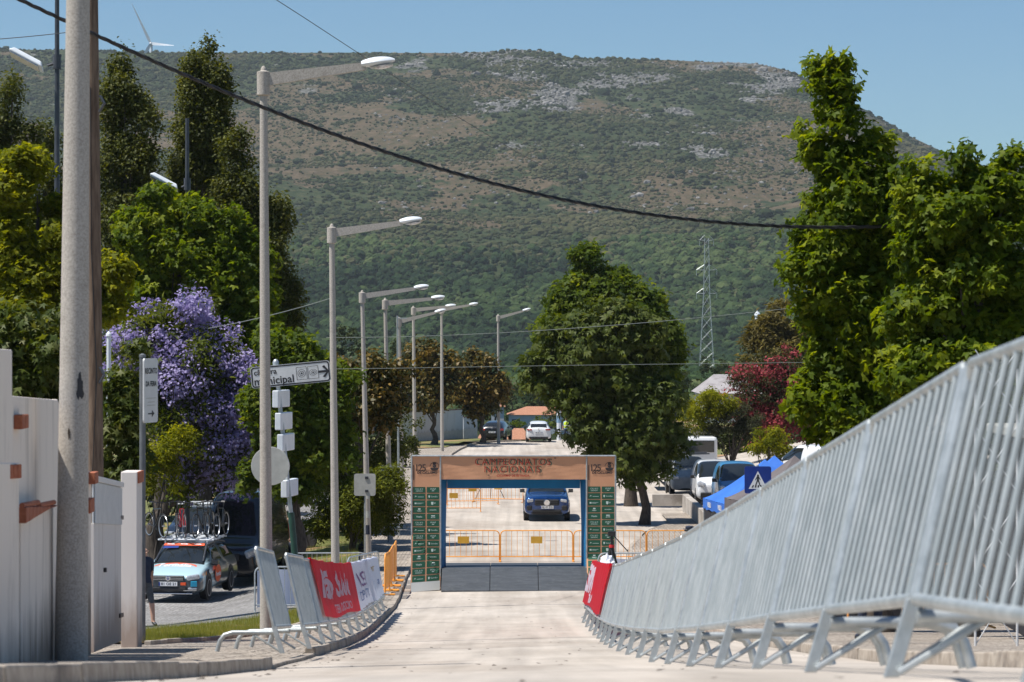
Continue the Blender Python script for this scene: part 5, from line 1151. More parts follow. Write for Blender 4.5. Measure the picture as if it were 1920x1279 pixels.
# grey fences with white banners left and right
gf = flat_fence('grey_fence', 2.0, 1.02, 'galv', 'x', 'grey tube fences beside the footway', r=.019, nb=14, plate=False)
def place_grey(px, d, rz, lab, dz=.1, first=False, z=None):
    o = gf if first else copy_tree(gf); x = (px - 960) * d / F; o.location = (x, d, gz(x, d) + dz); o.rotation_euler = (0, 0, rz); o['label'] = lab; return o
place_grey(478, 60, R(4), 'grey tube fence with white banner between the two nearest lamps', .02, True); place_grey(652, 61.3, R(72), 'grey tube fence right of the second lamp, behind the white banner', .1)
place_grey(548, 72, R(3), 'grey tube fence farther back, left of the third lamp', .02)
place_grey(1122, 63, R(2), 'grey tube fence with white cloth behind the tripod', .1)
of2 = copy_tree(of); of2.location = (at(1199, 0, 64.5).x, 64.5, gz(2, 64.5) + .1); of2.rotation_euler = (0, 0, R(5)); of2['label'] = 'orange barrier peeking over the steel barriers right of the tripod'; of2['group'] = 'orange barriers right of the tripod'
def cloth(px0, d0, px1, d1, h0, h1, lab, text=None, sink=0.0, name='cloth_banner'):
    x0, x1 = (px0 - 960) * d0 / F, (px1 - 960) * d1 / F; b = Vector((x0, d0, gz(x0, d0))); t = empty(name, b, 0, lab, 'banner'); n = 40; rows = []
    P = lambda u, v, e=0: Vector(((x1 - x0) * u, (d1 - d0) * u + .03 * math.sin(u * 17) * (1 - v * .4) + .035 - e, h0 + (h1 - h0) * v + (gz(x1, d1) - gz(x0, d0)) * u + .012 * math.sin(u * 11)))
    mb = MB(); mb.grid([[P(i / n, j / 4) for j in range(5)] for i in range(n + 1)]); mb.build('cloth', M['ban_white'], t, smooth=True, fix=False)
    if text: mb = MB(); put_text(mb, text, .42, lambda u, v: P((u + 1.0) / abs(x1 - x0) if 0 else .62 + u / (x1 - x0), .35 + v / (h1 - h0), .10), m=0); mb.build('lettering', M['ban_ink2'], t, fix=False)
    return t
cloth(482, 60.1, 650, 60.3, .12, .95, 'white banner tied behind the grey fence at the second lamp', 'Eis', name='cloth_banner')
cloth(655, 61.6, 672, 63.2, .2, 1.0, 'short white banner on the grey fence right of the second lamp')
cloth(1128, 63.1, 1270, 63.3, .15, .98, 'white cloth on the fence behind the tripod')
# tripod
b = B(1147, 59, .1); t = empty('camera_tripod', b, 0, 'black tripod with tilted head standing behind the right barriers', 'tripod')
apex = Vector((0, 0, 1.25)); 
for (x, y) in ((-.30, .1), (.34, .12), (.02, -.3)): mb = MB(); mb.tube([apex, Vector((x, y, 0)) * 1 + apex * .0], [.045 if x < 0 else .028, .02], 8); mb.build('leg', M['black'], t)
mb = MB(); mb.tube([(0, 0, 1.2), (0, 0, 1.48)], .03, 8); mb.box((0, 0, 1.52), (.16, .14, .10)); mb.tube([(.02, 0, 1.5), (.36, .1, 1.12)], .012, 6); mb.build('head', M['black'], t)
mb = MB(); mb.lathe([(.06, -.03), (.06, .03)], (0, 0, 1.24), 12); mb.build('clamp_ring', M['shirt_red'], t)

# ------------------------------------------------------------------ finish arch
M['kraft'] = mat('tan_banner_cloth', (.60, .30, .165), (.65, .335, .19), 1.4, rough=.9, bump=.004, bscale=3)
M['kraft_foot'] = mat('pale_banner_foot', (.60, .62, .60), (.66, .66, .62), 1.0, rough=.8)
M['tile_green'] = mat('green_print', (.012, .085, .045), (.016, .10, .055), 2, rough=.8)
M['arch_blue'] = mat('blue_lining', (.0, .13, .30), (.0, .16, .36), 2, rough=.7, bump=.01, bscale=4)
M['arch_red'] = mat('dark_red_print', (.42, .035, .02), rough=.8); M['arch_green'] = mat('dark_green_print', (.02, .10, .06), rough=.8)
M['ink'] = mat('dark_ink', (.045, .035, .035), rough=.8); M['logo'] = mat('pale_print', (.55, .66, .60), rough=.8)
AD = 70.0; K = AD / F
ar = empty('finish_arch', (0, AD, g(AD)), 0, 'tan fabric arch over the road reading CAMPEONATOS NACIONAIS', 'arch'); A0 = g(AD)
ax = lambda px: (px - 960) * K; az = lambda py: (639.5 - py) * K - A0
dep = .55; bulge = .45
def front_y(px_, z, left):      # leg cloth hangs straight; foot slope added so a triangle catches the sun
    zf = az(1000 if left else 1045); 
    if z >= zf: return 0.0
    x_in = ax(828 if left else 1097); x_out = ax(772 if left else 1153)
    f = (x_in - px_) / (x_in - x_out) if left else 1.0
    zfold = zf - (az(1000) - az(1082)) * (1 - f) if left else zf
    return -max(0.0, (zfold - z)) * .60
def leg_cloth(x0, x1, left):
    mb = MB(); n, m_ = 26, 60; ztop = az(856); rows = []
    zs = sorted(set([i * ztop / m_ for i in range(m_ + 1)] + [az(1000), az(1082), az(1045)]))
    for z in zs: rows.append([(x0 + (x1 - x0) * i / n - (.06 * (1 - z / ztop) if False else 0), front_y(x0 + (x1 - x0) * i / n, z, left), z) for i in range(n + 1)])
    mb.grid(rows); return mb
for left, (xa, xb) in ((True, (ax(772), ax(826))), (False, (ax(1100), ax(1154)))):
    o = leg_cloth(xa, xb, left).build('leg_cloth', M['kraft'], ar, smooth=False, fix=False)
    # pale foot of the print
    def FY(x, z, e=.004): return (x, front_y(x, z, left) - e, z)
    mb = MB(); z1 = az(1088 if left else 1085); mb.grid([[FY(xa + .01 + (xb - xa - .02) * i / 12, z1 * j / 4, .004) for i in range(13)] for j in range(5)]); mb.build('foot_band', M['kraft_foot'], ar, fix=False)
    # green sponsor tiles, two columns
    w = (xb - xa); tw, th = w * .43, .150; zt0 = az(913 if left else 912); pitch = (az(914) - az(1085)) / 13.6
    for r_ in range(14):
        for c_ in range(2):
            cx = xa + w * (.26 + .48 * c_); zc = zt0 - .08 - r_ * pitch
            tm = MB(); tm.grid([[FY(cx - tw / 2 + tw * i / 4, zc - th / 2 + th * j / 3, .007) for i in range(5)] for j in range(4)]); tile = tm.build('sponsor_tile', M['tile_green'], ar, fix=False)
            lm_ = MB(); kind = (r_ * 2 + c_) % 5
            P2 = lambda u, v: FY(cx + u, zc + v, .011)
            rc_ = lambda u0, u1, v0, v1: lm_.add([P2(u0, v0), P2(u1, v0), P2(u1, v1), P2(u0, v1)], [(0, 1, 2, 3)])
            q = (r_ % 7, c_)
            if q[0] in (0, 5) and c_ == 0: put_text(lm_, 'CVL & D', .055, lambda u, v: P2(u, v + .022)); put_text(lm_, 'DESIGN', .05, lambda u, v: P2(u, v - .03))
            elif q[0] in (0, 5): put_text(lm_, 'WAF', .07, lambda u, v: P2(u, v + .022)); rc_(-.03, .03, -.03, -.015)
            elif q[0] in (1, 6) and c_ == 0: lm_.add([P2(-.12, -.02), P2(-.09, .03), P2(-.06, -.01), P2(-.085, .005)], [(0, 1, 2, 3)]); rc_(-.04, .12, -.012, -.002)
            elif q[0] in (1, 6): lm_.add([P2(-.12, .03), P2(-.12, -.01), P2(-.10, -.035), P2(-.08, -.01), P2(-.08, .03)], [(0, 1, 2, 3, 4)]); put_text(lm_, 'Gondão', .055, lambda u, v: P2(u + .03, v))
            elif q[0] == 2 and c_ == 0: rc_(-.12, -.07, -.02, .02); rc_(-.055, .11, .004, .012); rc_(-.055, .06, -.016, -.008)
            elif q[0] == 2: lm_.add([P2(-.05, .04), P2(-.05, -.02), P2(-.02, -.045), P2(.01, -.02), P2(.01, .04)], [(0, 1, 2, 3, 4)]); rc_(.025, .07, .01, .02); rc_(.025, .06, -.01, 0)
            elif q[0] == 3 and c_ == 0: rc_(-.03, .035, .01, .045); put_text(lm_, 'VISEU', .045, lambda u, v: P2(u, v - .025), bold=.001)
            elif q[0] == 3: put_text(lm_, 'MUNICÍPIO', .035, lambda u, v: P2(u, v), bold=.001)
            elif q[0] == 4 and c_ == 0: put_text(lm_, 'Visalo', .065, lambda u, v: P2(u, v), bold=.001)
            else: rc_(-.05, .05, .012, .04); put_text(lm_, 'ATM', .055, lambda u, v: P2(u, v - .02), bold=.001)
            lm_.build('logo', M['logo'], tile, fix=False)
    # 125 years crest
    mb = MB(); cx = (xa + xb) / 2; F3 = lambda x, z, e=.010: FY(x, z, e)
    zz = az(884)
    put_text(mb, '125', .26, lambda u, v: F3(cx - .15 + u, az(878) + v), spacing=.75)
    mb.add([F3(cx - .335, az(900)), F3(cx - .315, az(900)), F3(cx - .315, az(872)), F3(cx - .335, az(872))], [(0, 1, 2, 3)])
    put_text(mb, 'DE CICLISMO', .088, lambda u, v: F3(cx + .03 + u, az(886.5) + v), bold=.003)
    for k_ in range(2): mb.add([F3(cx - .27, az(882.6 - k_ * 1.2)), F3(cx + .3, az(882.6 - k_ * 1.2)), F3(cx + .3, az(882.2 - k_ * 1.2)), F3(cx - .27, az(882.2 - k_ * 1.2))], [(0, 1, 2, 3)])
    n = 20; c2 = (cx + .22, az(874.5))
    lo = [F3(c2[0] + .11 * math.cos(math.pi + math.pi * i / n), c2[1] - .035 + .085 * math.sin(math.pi + math.pi * i / n)) for i in range(n + 1)]; mb.add(lo, [tuple(range(n + 1))])
    ri = []
    for i in range(n + 1): a = R(-20 + 200 * i / n); ri += [F3(c2[0] + .12 * math.cos(a), c2[1] + .11 * math.sin(a)), F3(c2[0] + .108 * math.cos(a), c2[1] + .098 * math.sin(a))]
    mb.add(ri, [(2 * i, 2 * i + 1, 2 * i + 3, 2 * i + 2) for i in range(n)])
    put_text(mb, 'S', .17, lambda u, v: F3(c2[0] + u, c2[1] + .03 + v), bold=.012)
    mb.build('crest', M['ink'], ar, fix=False)
    # inner and outer sides, back, frame posts
    xi = xb if left else xa; xo = xa if left else xb
    mb = MB(); zt_ = az(898); off = .16 if left else -.16
    mb.add([(xi, 0, 0), (xi, 0, zt_), (xi + off, dep, zt_), (xi + off * .55, dep, 0)], [(0, 1, 2, 3)]); mb.build('inner_lining', M['arch_blue'], ar, fix=False)
    mb = MB(); mb.add([(xo, 0, 0), (xo, dep, 0), (xo, dep, az(856)), (xo, 0, az(856))], [(0, 1, 2, 3)]); mb.build('side_cloth', M['kraft'], ar, fix=False)
    mb = MB(); xs_ = (xo, xi + off * .8); mb.add([(xs_[0], dep, 0), (xs_[1], dep, 0), (xs_[1], dep, az(856)), (xs_[0], dep, az(856))], [(0, 1, 2, 3)]); mb.build('back_cloth', M['arch_blue'], ar, fix=False)
    for x in (xo, xi): mb = MB(); mb.tube([(x, -.004, 0 if x == xi and False else .3), (x, -.004, az(855))], .022, 8); mb.build('frame_tube', M['galv'], ar, smooth=True, fix=False)
xa, xb = ax(826), ax(1100); zt_, zb_ = az(855.5), az(899)
mb = MB(); mb.grid([[(xa + (xb - xa) * i / 30, -.006 + .006 * math.sin(i * .9 + j), zb_ + (zt_ - zb_) * j / 6 + .008 * math.sin(i * .7) * (j == 6)) for i in range(31)] for j in range(7)]); mb.build('beam_cloth', M['kraft'], ar, fix=False)
mb = MB(); mb.add([(xa, 0, zb_), (xb, 0, zb_), (xb - .16, dep, zb_ - .02), (xa + .16, dep, zb_ - .02)], [(0, 1, 2, 3)]); mb.build('beam_lining', M['arch_blue'], ar, fix=False)
mb = MB(); mb.box(((xa + xb) / 2, dep - .02, az(908)), (xb - xa - .32, .05, .27)); mb.build('rear_valance', M['arch_blue'], ar)
mb = MB(); mb.box(((xa + xb) / 2, dep, az(877)), (xb - xa, .03, .62)); mb.build('back_cloth', M['kraft'], ar)
mb = MB(); mb.add([(ax(772), 0, zt_), (ax(1154), 0, zt_), (ax(1154), dep, zt_), (ax(772), dep, zt_)], [(0, 1, 2, 3)]); mb.build('top_cloth', M['kraft'], ar, fix=False)
for x, y, z, w_ in ((0, -.02, zt_ + .01, 0),): 
    mb = MB(); mb.tube([(ax(772), y, z), (ax(1154), y, z)], .022, 8); mb.build('frame_tube', M['galv'], ar, smooth=True, fix=False)
def outline_text(body, size, cx, cz, c_out, c_in, sp=1.12):
    mb = MB(); put_text(mb, body, size, lambda u, v: (cx + u - .012, -.019, cz + v), bold=-.002, spacing=sp); mb.build('title', M[c_out], ar, fix=False)
    mb = MB(); put_text(mb, body, size * .985, lambda u, v: (cx + u * 1.012 + .034, -.0135, cz + v - .006), bold=.0, spacing=sp); mb.build('title_shade', M[c_in], ar, fix=False)
outline_text('CAMPEONATOS', .245, ax(962), az(866.5), 'arch_red', 'arch_green', 1.17); outline_text('NACIONAIS', .245, ax(961), az(880.5), 'arch_red', 'arch_green', 1.17)
mb = MB(); put_text(mb, 'CICLISMO DE ESTRADA', .075, lambda u, v: (ax(962) + u, -.018, az(892) + v), bold=.002, spacing=1.1); mb.build('subtitle', M['arch_red'], ar, fix=False)
for px, py in ((1041, 859), (916, 891)): mb = MB(); mb.box((ax(px), -.016, az(py)), (.05, .004, .02)); mb.build('tie_mark', M['ink'], ar)
# rubber ramp across the road under the arch
rp_ = empty('rubber_ramp', (0, AD, g(AD)), 0, 'black rubber ramp lying across the road under the arch', 'ramp')
xl, xr = ax(829), ax(1101)
for i, (a, b_) in enumerate(((0, .33), (.333, .66), (.663, 1))):
    x0, x1 = xl + (xr - xl) * a, xl + (xr - xl) * b_; zf = lambda y: g(AD + y) - g(AD)
    mb = MB(); vs = [(x0, -1.0, zf(-1.0) + .01), (x1, -1.0, zf(-1.0) + .01), (x1, .02, zf(0) + .56 + .01 * i), (x0, .02, zf(0) + .56 + .01 * i), (x0, 1.9, zf(1.9) + .60), (x1, 1.9, zf(1.9) + .60), (x0, -1.0, -.2), (x1, -1.0, -.2), (x0, 1.9, -.6), (x1, 1.9, -.6)]
    mb.add(vs, [(0, 1, 2, 3), (3, 2, 5, 4), (0, 3, 4, 8, 6), (1, 7, 9, 5, 2), (0, 6, 7, 1), (4, 5, 9, 8), (6, 8, 9, 7)]); mb.build('mat_panel', M['rubber'], rp_, bevel=.01)
# ------------------------------------------------------------------ vehicles: front at y=0 looking to -y, length along +y
def car(name, label, cat, loc, rz, st, W_, paint, wheels, wr=.33, rear_view=False, wheel_w=.22, group=None, cabin=(0, 0), split=True):
    """st rows: y, zb, wb, zm, wm, zs, ws, zr, wr, flags ('g' side glass to the next row, 'w' top glass to the next row)"""
    t = empty(name, loc, rz, label, cat, group); mb = MB(); rings = []
    for (y, zb, wb, zm, wm, zs, ws, zr, wrr, fl) in st:
        half = [(0, zb), (wb, zb), (wm, zb + (zm - zb) * .35), (wm, zm), (ws, zs), (wrr, zr - .035), (wrr * .62, zr), (0, zr + .012)]
        rings.append([(-x, y, z) for x, z in half[::-1]][:-1] + [(x, y, z) for x, z in half])
    n = len(rings[0]); vs = [p for r_ in rings for p in r_]; fs = []; ms = []
    for i in range(len(rings) - 1):
        fl = st[i][9]
        for j in range(n - 1):
            k = j if j < 7 else 13 - j      # 0 top .. 6 bottom
            m_ = 0
            if k in (0, 1) and 'w' in fl: m_ = 1
            elif k == 2 and 'g' in fl: m_ = 1
            elif k == 5 : m_ = 0
            elif k == 6: m_ = 2
            if k == 5 and 'b' in fl: m_ = 2
            fs.append((i * n + j, (i + 1) * n + j, (i + 1) * n + j + 1, i * n + j + 1)); ms.append(m_)
        fs.append((i * n + n - 1, (i + 1) * n + n - 1, (i + 1) * n, i * n)) if False else None
    fs.append(tuple(range(n))); ms.append(0); fs.append(tuple((len(rings) - 1) * n + j for j in range(n - 1, -1, -1))); ms.append(0)
    mb.v = vs; mb.f = fs; mb.m = ms
    o = mb.build('body', [paint, M['glass'], M['black']], t, smooth=True, auto=False)
    s = o.modifiers.new('sub', 'SUBSURF'); s.levels = 2; s.render_levels = 2
    for (wy, ) in [(w,) for w in wheels]:
        for sx in (-1, 1):
            x = sx * (W_ / 2 - wheel_w / 2 + .012)
            mb = MB(); mb.lathe([(wr + .055, -.02), (wr + .06, .035), (.01, .035)] if sx > 0 else [(.01, -.035), (wr + .06, -.035), (wr + .055, .02)], (sx * (W_ / 2 - .035), wy, wr + .03), 28, axis='x'); mb.build('wheel_arch', M['black'], t, fix=True)
            mb = MB(); mb.lathe([(wr * .62, -wheel_w / 2), (wr * .95, -wheel_w / 2), (wr, -wheel_w / 2 + .03), (wr, wheel_w / 2 - .03), (wr * .95, wheel_w / 2), (wr * .62, wheel_w / 2)], (x, wy, wr), 28, axis='x'); wo = mb.build('wheel', M['tyre'], t, smooth=True)
            mb = MB(); xo = x + sx * (wheel_w / 2 - .012); mb.lathe([(wr * .72, -.02), (wr * .72, .015), (wr * .66, .015), (wr * .64, -.03), (.05, -.03), (.05, .01), (.0, .01)] if sx > 0 else [(wr * .72, .02), (wr * .72, -.015), (wr * .66, -.015), (wr * .64, .03), (.05, .03), (.05, -.01), (0, -.01)], (xo, wy, wr), 28, axis='x')
            for q in range(10):
                a = 2 * math.pi * q / 10; c_ = (xo, wy + math.cos(a) * wr * .36, wr + math.sin(a) * wr * .36)
                mb.box(c_, (.02, wr * .62, .035), rot=Matrix.Rotation(a, 3, 'X'))
            mb.build('rim', M['alloy'], wo)
    return t
def sedan_rows(L, H, W_, hood=1.15, cowl=.98, roof0=1.75, roof1=3.4, tail=.25, zb=.20, hz=.90, bz=.72, beltw=None, nose=.10, estate=True, drop=.0):
    w = W_ / 2; b = beltw or w - .04
    R_ = [(0.0, zb + .05, w * .62, .50, w * .80, .62, w * .74, .66, w * .64, ''),
          (.07, zb, w * .80, .50, w * .93, .66, w * .88, bz, w * .78, ''),
          (.30, zb, w * .86, .55, w * .99, bz, w * .94, bz + .07, w * .84, ''),
          (hood * .6, zb, w * .90, .60, w, hz - .08, w * .95, hz, w * .86, ''),
          (hood, zb, w * .90, .62, w, hz - .02, w * .955, hz + .05, w * .86, 'w'),
          (hood + .12, zb, w * .90, .62, w, hz, w * .955, hz + .13, w * .80, 'w'),
          (roof0 - .08, zb, w * .90, .62, w, hz + .02, w * .95, H - .06, w * .69, 'wg'),
          (roof0 + .10, zb, w * .90, .62, w, hz + .03, w * .95, H - .02, w * .68, 'g'),
          ((roof0 + roof1) / 2, zb, w * .90, .62, w, hz + .05, w * .95, H, w * .68, ''),
          ((roof0 + roof1) / 2 + .07, zb, w * .90, .62, w, hz + .05, w * .95, H, w * .68, 'g'),
          (roof1, zb, w * .90, .62, w, hz + .08, w * .94, H - .04, w * .66, 'wg' if not estate else 'g'),
          (L - tail - .10, zb, w * .90, .62, w * .99, hz + .08, w * .92, (H - .14) if estate else hz + .16, w * .62, 'w' if estate else ''),
          (L - .10, zb + .02, w * .88, .60, w * .97, hz + (.04 if estate else .05), w * .88, hz + .10, w * .66, ''),
          (L, zb + .10, w * .80, .55, w * .90, hz - .10, w * .82, hz - .02, w * .64, '')]
    return R_
def dbox(t, name, c, size, mt, bevel=.01, rz=0, rot=None, label=None):
    mb = MB(); mb.box(c, size, rz=rz, rot=rot); o = mb.build(name, M[mt] if isinstance(mt, str) else mt, t, bevel=bevel, smooth=False); 
    if label: o['label'] = label
    return o
def dtext(parent, name, body, size, fn, mt, **kw):
    mb = MB(); put_text(mb, body, size, fn, **kw); return mb.build(name, M[mt], parent, fix=False)
def mirror_pair(t, x, y, z, mt, w=.20):
    for s in (-1, 1):
        mb = MB(); mb.box((s * (x + w / 2), y, z), (w, .12, .14)); mb.box((s * (x + .01), y + .02, z - .06), (.08, .05, .04)); mb.build('mirror', M[mt], t, bevel=.04)
def plate(t, y, z, txt, w=.52, rear=False, x=0):
    p = dbox(t, 'licence_plate', (x, y, z), (w, .012, .115), 'white', .003); s = -1 if rear else 1
    mb = MB(); mb.box((x - w / 2 + .02, y - .008 * s, z), (.04, .003, .105)); mb.build('country_band', M['sign_blue'], p)
    mb = MB(); put_text(mb, txt, .105, lambda u, v: (x + .02 + u * s, y - .008 * s, z + v), bold=.002, spacing=1.05); mb.build('lettering', M['black_print'], p, fix=False)
# --- blue SUV in the arch
d = 106.0; lx = (1025.5 - 960) * d / F
R_ = sedan_rows(4.63, 1.66, 1.83, hood=1.02, roof0=1.85, roof1=3.7, hz=1.08, bz=.92, zb=.26)
R_[0] = (0, .30, .62, .62, .80, .86, .76, .93, .66, ''); R_[1] = (.06, .26, .76, .62, .88, .90, .84, .99, .74, ''); R_[2] = (.28, .26, .80, .66, .915, .94, .885, 1.03, .80, '')
t = car('suv', 'dark blue SUV driving towards us, framed by the arch', 'car', (lx, d, gz(lx, d)), 0, R_, 1.83, M['blue_paint'], (.88, 3.70), .36)
dbox(t, 'grille', (0, .01, .76), (.98, .10, .25), 'black', .05)
for k in range(3): dbox(t, 'grille_bar', (0, -.045, .69 + .07 * k), (.90, .012, .012), 'dark_metal', 0)
mb = MB(); mb.lathe([(.115, -.01), (.125, -.02), (.105, -.03), (.098, -.02)], (0, -.04, .765), 26, axis='y')
for a in (90, 210, 330): mb.add([(.018 * math.sin(R(a)), -.065, .765 - .018 * math.cos(R(a))), (-.018 * math.sin(R(a)), -.065, .765 + .018 * math.cos(R(a))), (.105 * math.cos(R(a)), -.062, .765 + .105 * math.sin(R(a)))], [(0, 1, 2)])
mb.build('star_badge', M['chrome'], t, fix=False)
for s in (-1, 1):
    dbox(t, 'headlight', (s * .665, .03, .83), (.26, .12, .12), 'lens', .035, rot=Matrix.Rotation(R(-10 * s), 3, 'Z') @ Matrix.Rotation(R(8 * s), 3, 'Y'))
    dbox(t, 'air_intake', (s * .70, .01, .54), (.22, .10, .20), 'black', .04)
dbox(t, 'lower_grille', (0, -.005, .42), (1.15, .09, .12), 'black', .03); dbox(t, 'skid_plate', (0, 0, .33), (1.25, .08, .035), 'black', .01)
dbox(t, 'windscreen_surround', (0, 1.10, 1.155), (1.30, .05, .03), 'black', .01)
mirror_pair(t, .88, 1.28, 1.16, 'black_paint', .19); plate(t, -.055, .575, 'BJ 41 ZG')
for s in (-1, 1):
    mb = MB(); mb.tube([(s * .73, 1.05, 1.16), (s * .66, 1.72, 1.58)], .028, 6); mb.build('windscreen_pillar', M['blue_paint'], t)
mb = MB(); mb.lathe([(0, .14), (.07, .11), (.09, 0), (.07, -.10), (.03, -.14)], (.36, 1.62, 1.33), 12); mb.build('driver_head', M['skin'], t, smooth=True)
# --- team estate car
wrap, nt, b = new_mat('team_wrap_paint'); L = nt.links.new; b.inputs['Roughness'].default_value = .28; b.inputs['Coat Weight'].default_value = .7
tc = N(nt, 'ShaderNodeTexCoord'); sp = N(nt, 'ShaderNodeSeparateXYZ'); L(tc.outputs['Object'], sp.inputs[0])
mp = N(nt, 'ShaderNodeMapping'); mp.inputs['Scale'].default_value = (22, .7, 22); mp.inputs['Rotation'].default_value = (R(-22), 0, 0); L(tc.outputs['Object'], mp.inputs[0])
nz = N(nt, 'ShaderNodeTexNoise'); nz.inputs['Scale'].default_value = 1; nz.inputs['Detail'].default_value = 3; L(mp.outputs[0], nz.inputs['Vector'])
ma = N(nt, 'ShaderNodeMath', operation='MULTIPLY_ADD'); ma.inputs[1].default_value = 1.3; L(nz.outputs[0], ma.inputs[0]); L(sp.outputs['Y'], ma.inputs[2])
mr = N(nt, 'ShaderNodeMapRange'); mr.inputs[1].default_value = 1.35; mr.inputs[2].default_value = 1.55
mz = N(nt, 'ShaderNodeMath', operation='MULTIPLY_ADD'); mz.inputs[1].default_value = .75; L(sp.outputs['Z'], mz.inputs[0]); 
L(ma.outputs[0], mz.inputs[2]); ms_ = N(nt, 'ShaderNodeMath', operation='SUBTRACT'); ms_.inputs[1].default_value = .75; L(mz.outputs[0], ms_.inputs[0])
dd = N(nt, 'ShaderNodeMapRange'); dd.inputs[1].default_value = 1.55; dd.inputs[2].default_value = 2.2; L(ms_.outputs[0], dd.inputs[0])
lowz = N(nt, 'ShaderNodeMapRange'); lowz.inputs[1].default_value = .63; lowz.inputs[2].default_value = .66; lowz.inputs[3].default_value = 1; lowz.inputs[4].default_value = 0; L(sp.outputs['Z'], lowz.inputs[0])
fy = N(nt, 'ShaderNodeMapRange'); fy.inputs[1].default_value = .30; fy.inputs[2].default_value = .40; fy.inputs[3].default_value = 1; fy.inputs[4].default_value = 0; L(sp.outputs['Y'], fy.inputs[0])
lo_ = N(nt, 'ShaderNodeMath', operation='MULTIPLY'); L(lowz.outputs[0], lo_.inputs[0]); L(fy.outputs[0], lo_.inputs[1])
mxx = N(nt, 'ShaderNodeMath', operation='MAXIMUM'); L(dd.outputs[0], mxx.inputs[0]); L(lo_.outputs[0], mxx.inputs[1])
mix = N(nt, 'ShaderNodeMix', data_type='RGBA'); mix.inputs['A'].default_value = (.42, .60, .66, 1); mix.inputs['B'].default_value = (.045, .062, .078, 1); L(mxx.outputs[0], mix.inputs['Factor']); L(mix.outputs['Result'], b.inputs['Base Color'])
M['wrap'] = wrap; M['logo_red'] = mat('orange_red_logo', (.72, .09, .02), rough=.4); M['logo_cyan'] = mat('cyan_logo', (.02, .35, .55), rough=.4); M['logo_orange'] = mat('orange_logo', (.75, .30, .04), rough=.4); M['copper'] = mat('copper_wrap', (.42, .26, .19), rough=.4)
d = 73.0; lx = (316 - 960) * d / F; TZ = R(-7)
R_ = sedan_rows(4.77, 1.49, 1.82, hood=1.12, roof0=1.95, roof1=3.7, hz=.92, bz=.74, zb=.20)
tcar = t = car('team_car', 'pale blue and grey cycling team estate car with bikes on its roof', 'car', (lx, d, gz(lx, d)), TZ, R_, 1.82, wrap, (.92, 3.63), .325)
dbox(t, 'grille', (0, -.0, .66), (.86, .09, .13), 'black', .02)
for k in range(3): dbox(t, 'grille_bar', (0, -.047, .615 + .045 * k), (.84, .012, .013), 'chrome', 0)
mb = MB(); mb.lathe([(.068, -.01), (.072, -.02), (.06, -.026), (.0, -.024)], (0, -.04, .66), 22, axis='y'); bd = mb.build('badge', M['chrome'], t)
mb = MB(); put_text(mb, 'V', .07, lambda u, v: (u, -.068, .685 + v), bold=.003); put_text(mb, 'W', .07, lambda u, v: (u, -.068, .635 + v), bold=.003); mb.build('lettering', M['sign_blue'], bd, fix=False)
for s in (-1, 1):
    dbox(t, 'headlight', (s * .655, .09, .675), (.36, .20, .135), 'lens', .04, rot=Matrix.Rotation(R(-24 * s * -1 if False else 22 * s), 3, 'Z') @ Matrix.Rotation(R(-8 * s), 3, 'Y'))
    dbox(t, 'fog_light', (s * .66, .02, .37), (.24, .10, .06), 'lens', .02, rz=R(16 * s)); dbox(t, 'chrome_trim', (s * .60, -.005, .325), (.36, .06, .015), 'chrome', 0, rz=R(14 * s))
dbox(t, 'lower_grille', (0, .0, .36), (1.0, .09, .09), 'black', .02); dbox(t, 'bumper_lip', (0, .0, .235), (1.35, .09, .03), 'chrome', .01)
plate(t, -.055, .50, '81 OE 21'); mirror_pair(t, .86, 1.50, .98, 'black_paint', .19)
# prints on bonnet, windscreen and side
hz_ = lambda x, y: .80 + (y - .45) * .20 - abs(x) ** 2 * .05 + .045
mb = MB(); n = 28; mb.add([(.60 * math.cos(2 * math.pi * i / n), .80 + .27 * math.sin(2 * math.pi * i / n), hz_(.6 * math.cos(2 * math.pi * i / n), .80 + .27 * math.sin(2 * math.pi * i / n)) + .02) for i in range(n)], [tuple(range(n))]); mb.build('bonnet_logo', M['logo_red'], t, fix=False)
dtext(t, 'bonnet_lettering', 'Fermália', .27, lambda u, v: (u, .80 + v * 1.6, hz_(u, .80 + v * 1.6) + .032), 'white', bold=.006)
mb = MB(); mb.tube([(-.58, 1.86, 1.44), (.58, 1.86, 1.44)], .03, 6)
wsn = lambda x, f, e=0.0: (x * (1.34 - .20 * f), 1.24 + .62 * f - e * .6, 1.04 + .405 * f + e * .9 - abs(x) ** 2 * .02)
mb = MB(); mb.add([wsn(-.5, .86, .035), wsn(.5, .86, .035), wsn(.5, 1.0, .035), wsn(-.5, 1.0, .035)], [(0, 1, 2, 3)]); mb.build('windscreen_banner', M['logo_red'], t, fix=False)
for x0 in (-.33, 0, .33): dtext(t, 'banner_lettering', 'Fermália', .07, (lambda x0: lambda u, v: wsn(x0 + u * .75, .93 + v * 1.3, .045))(x0), 'white', bold=.003)
mb = MB(); mb.add([wsn(-.5, .70, .03), wsn(-.12, .72, .03), wsn(-.12, .84, .03), wsn(-.48, .84, .03)], [(0, 1, 2, 3)]); mb.build('windscreen_sticker', M['sign_blue'], t, fix=False)
X_ = .915
def sideq(y0, y1, z0, z1, e=.004): return [(X_ + e, y0, z0), (X_ + e, y1, z0), (X_ + e, y1, z1), (X_ + e, y0, z1)]
mb = MB(); mb.add([(X_ + .012, 1.95 + .36 * math.cos(2 * math.pi * i / n), .64 + .24 * math.sin(2 * math.pi * i / n)) for i in range(n)], [tuple(range(n))]); mb.build('door_logo', M['logo_red'], t, fix=False)
dtext(t, 'door_lettering', 'Fermália', .17, lambda u, v: (X_ + .02, 1.95 + u, .62 + v), 'white', bold=.004)
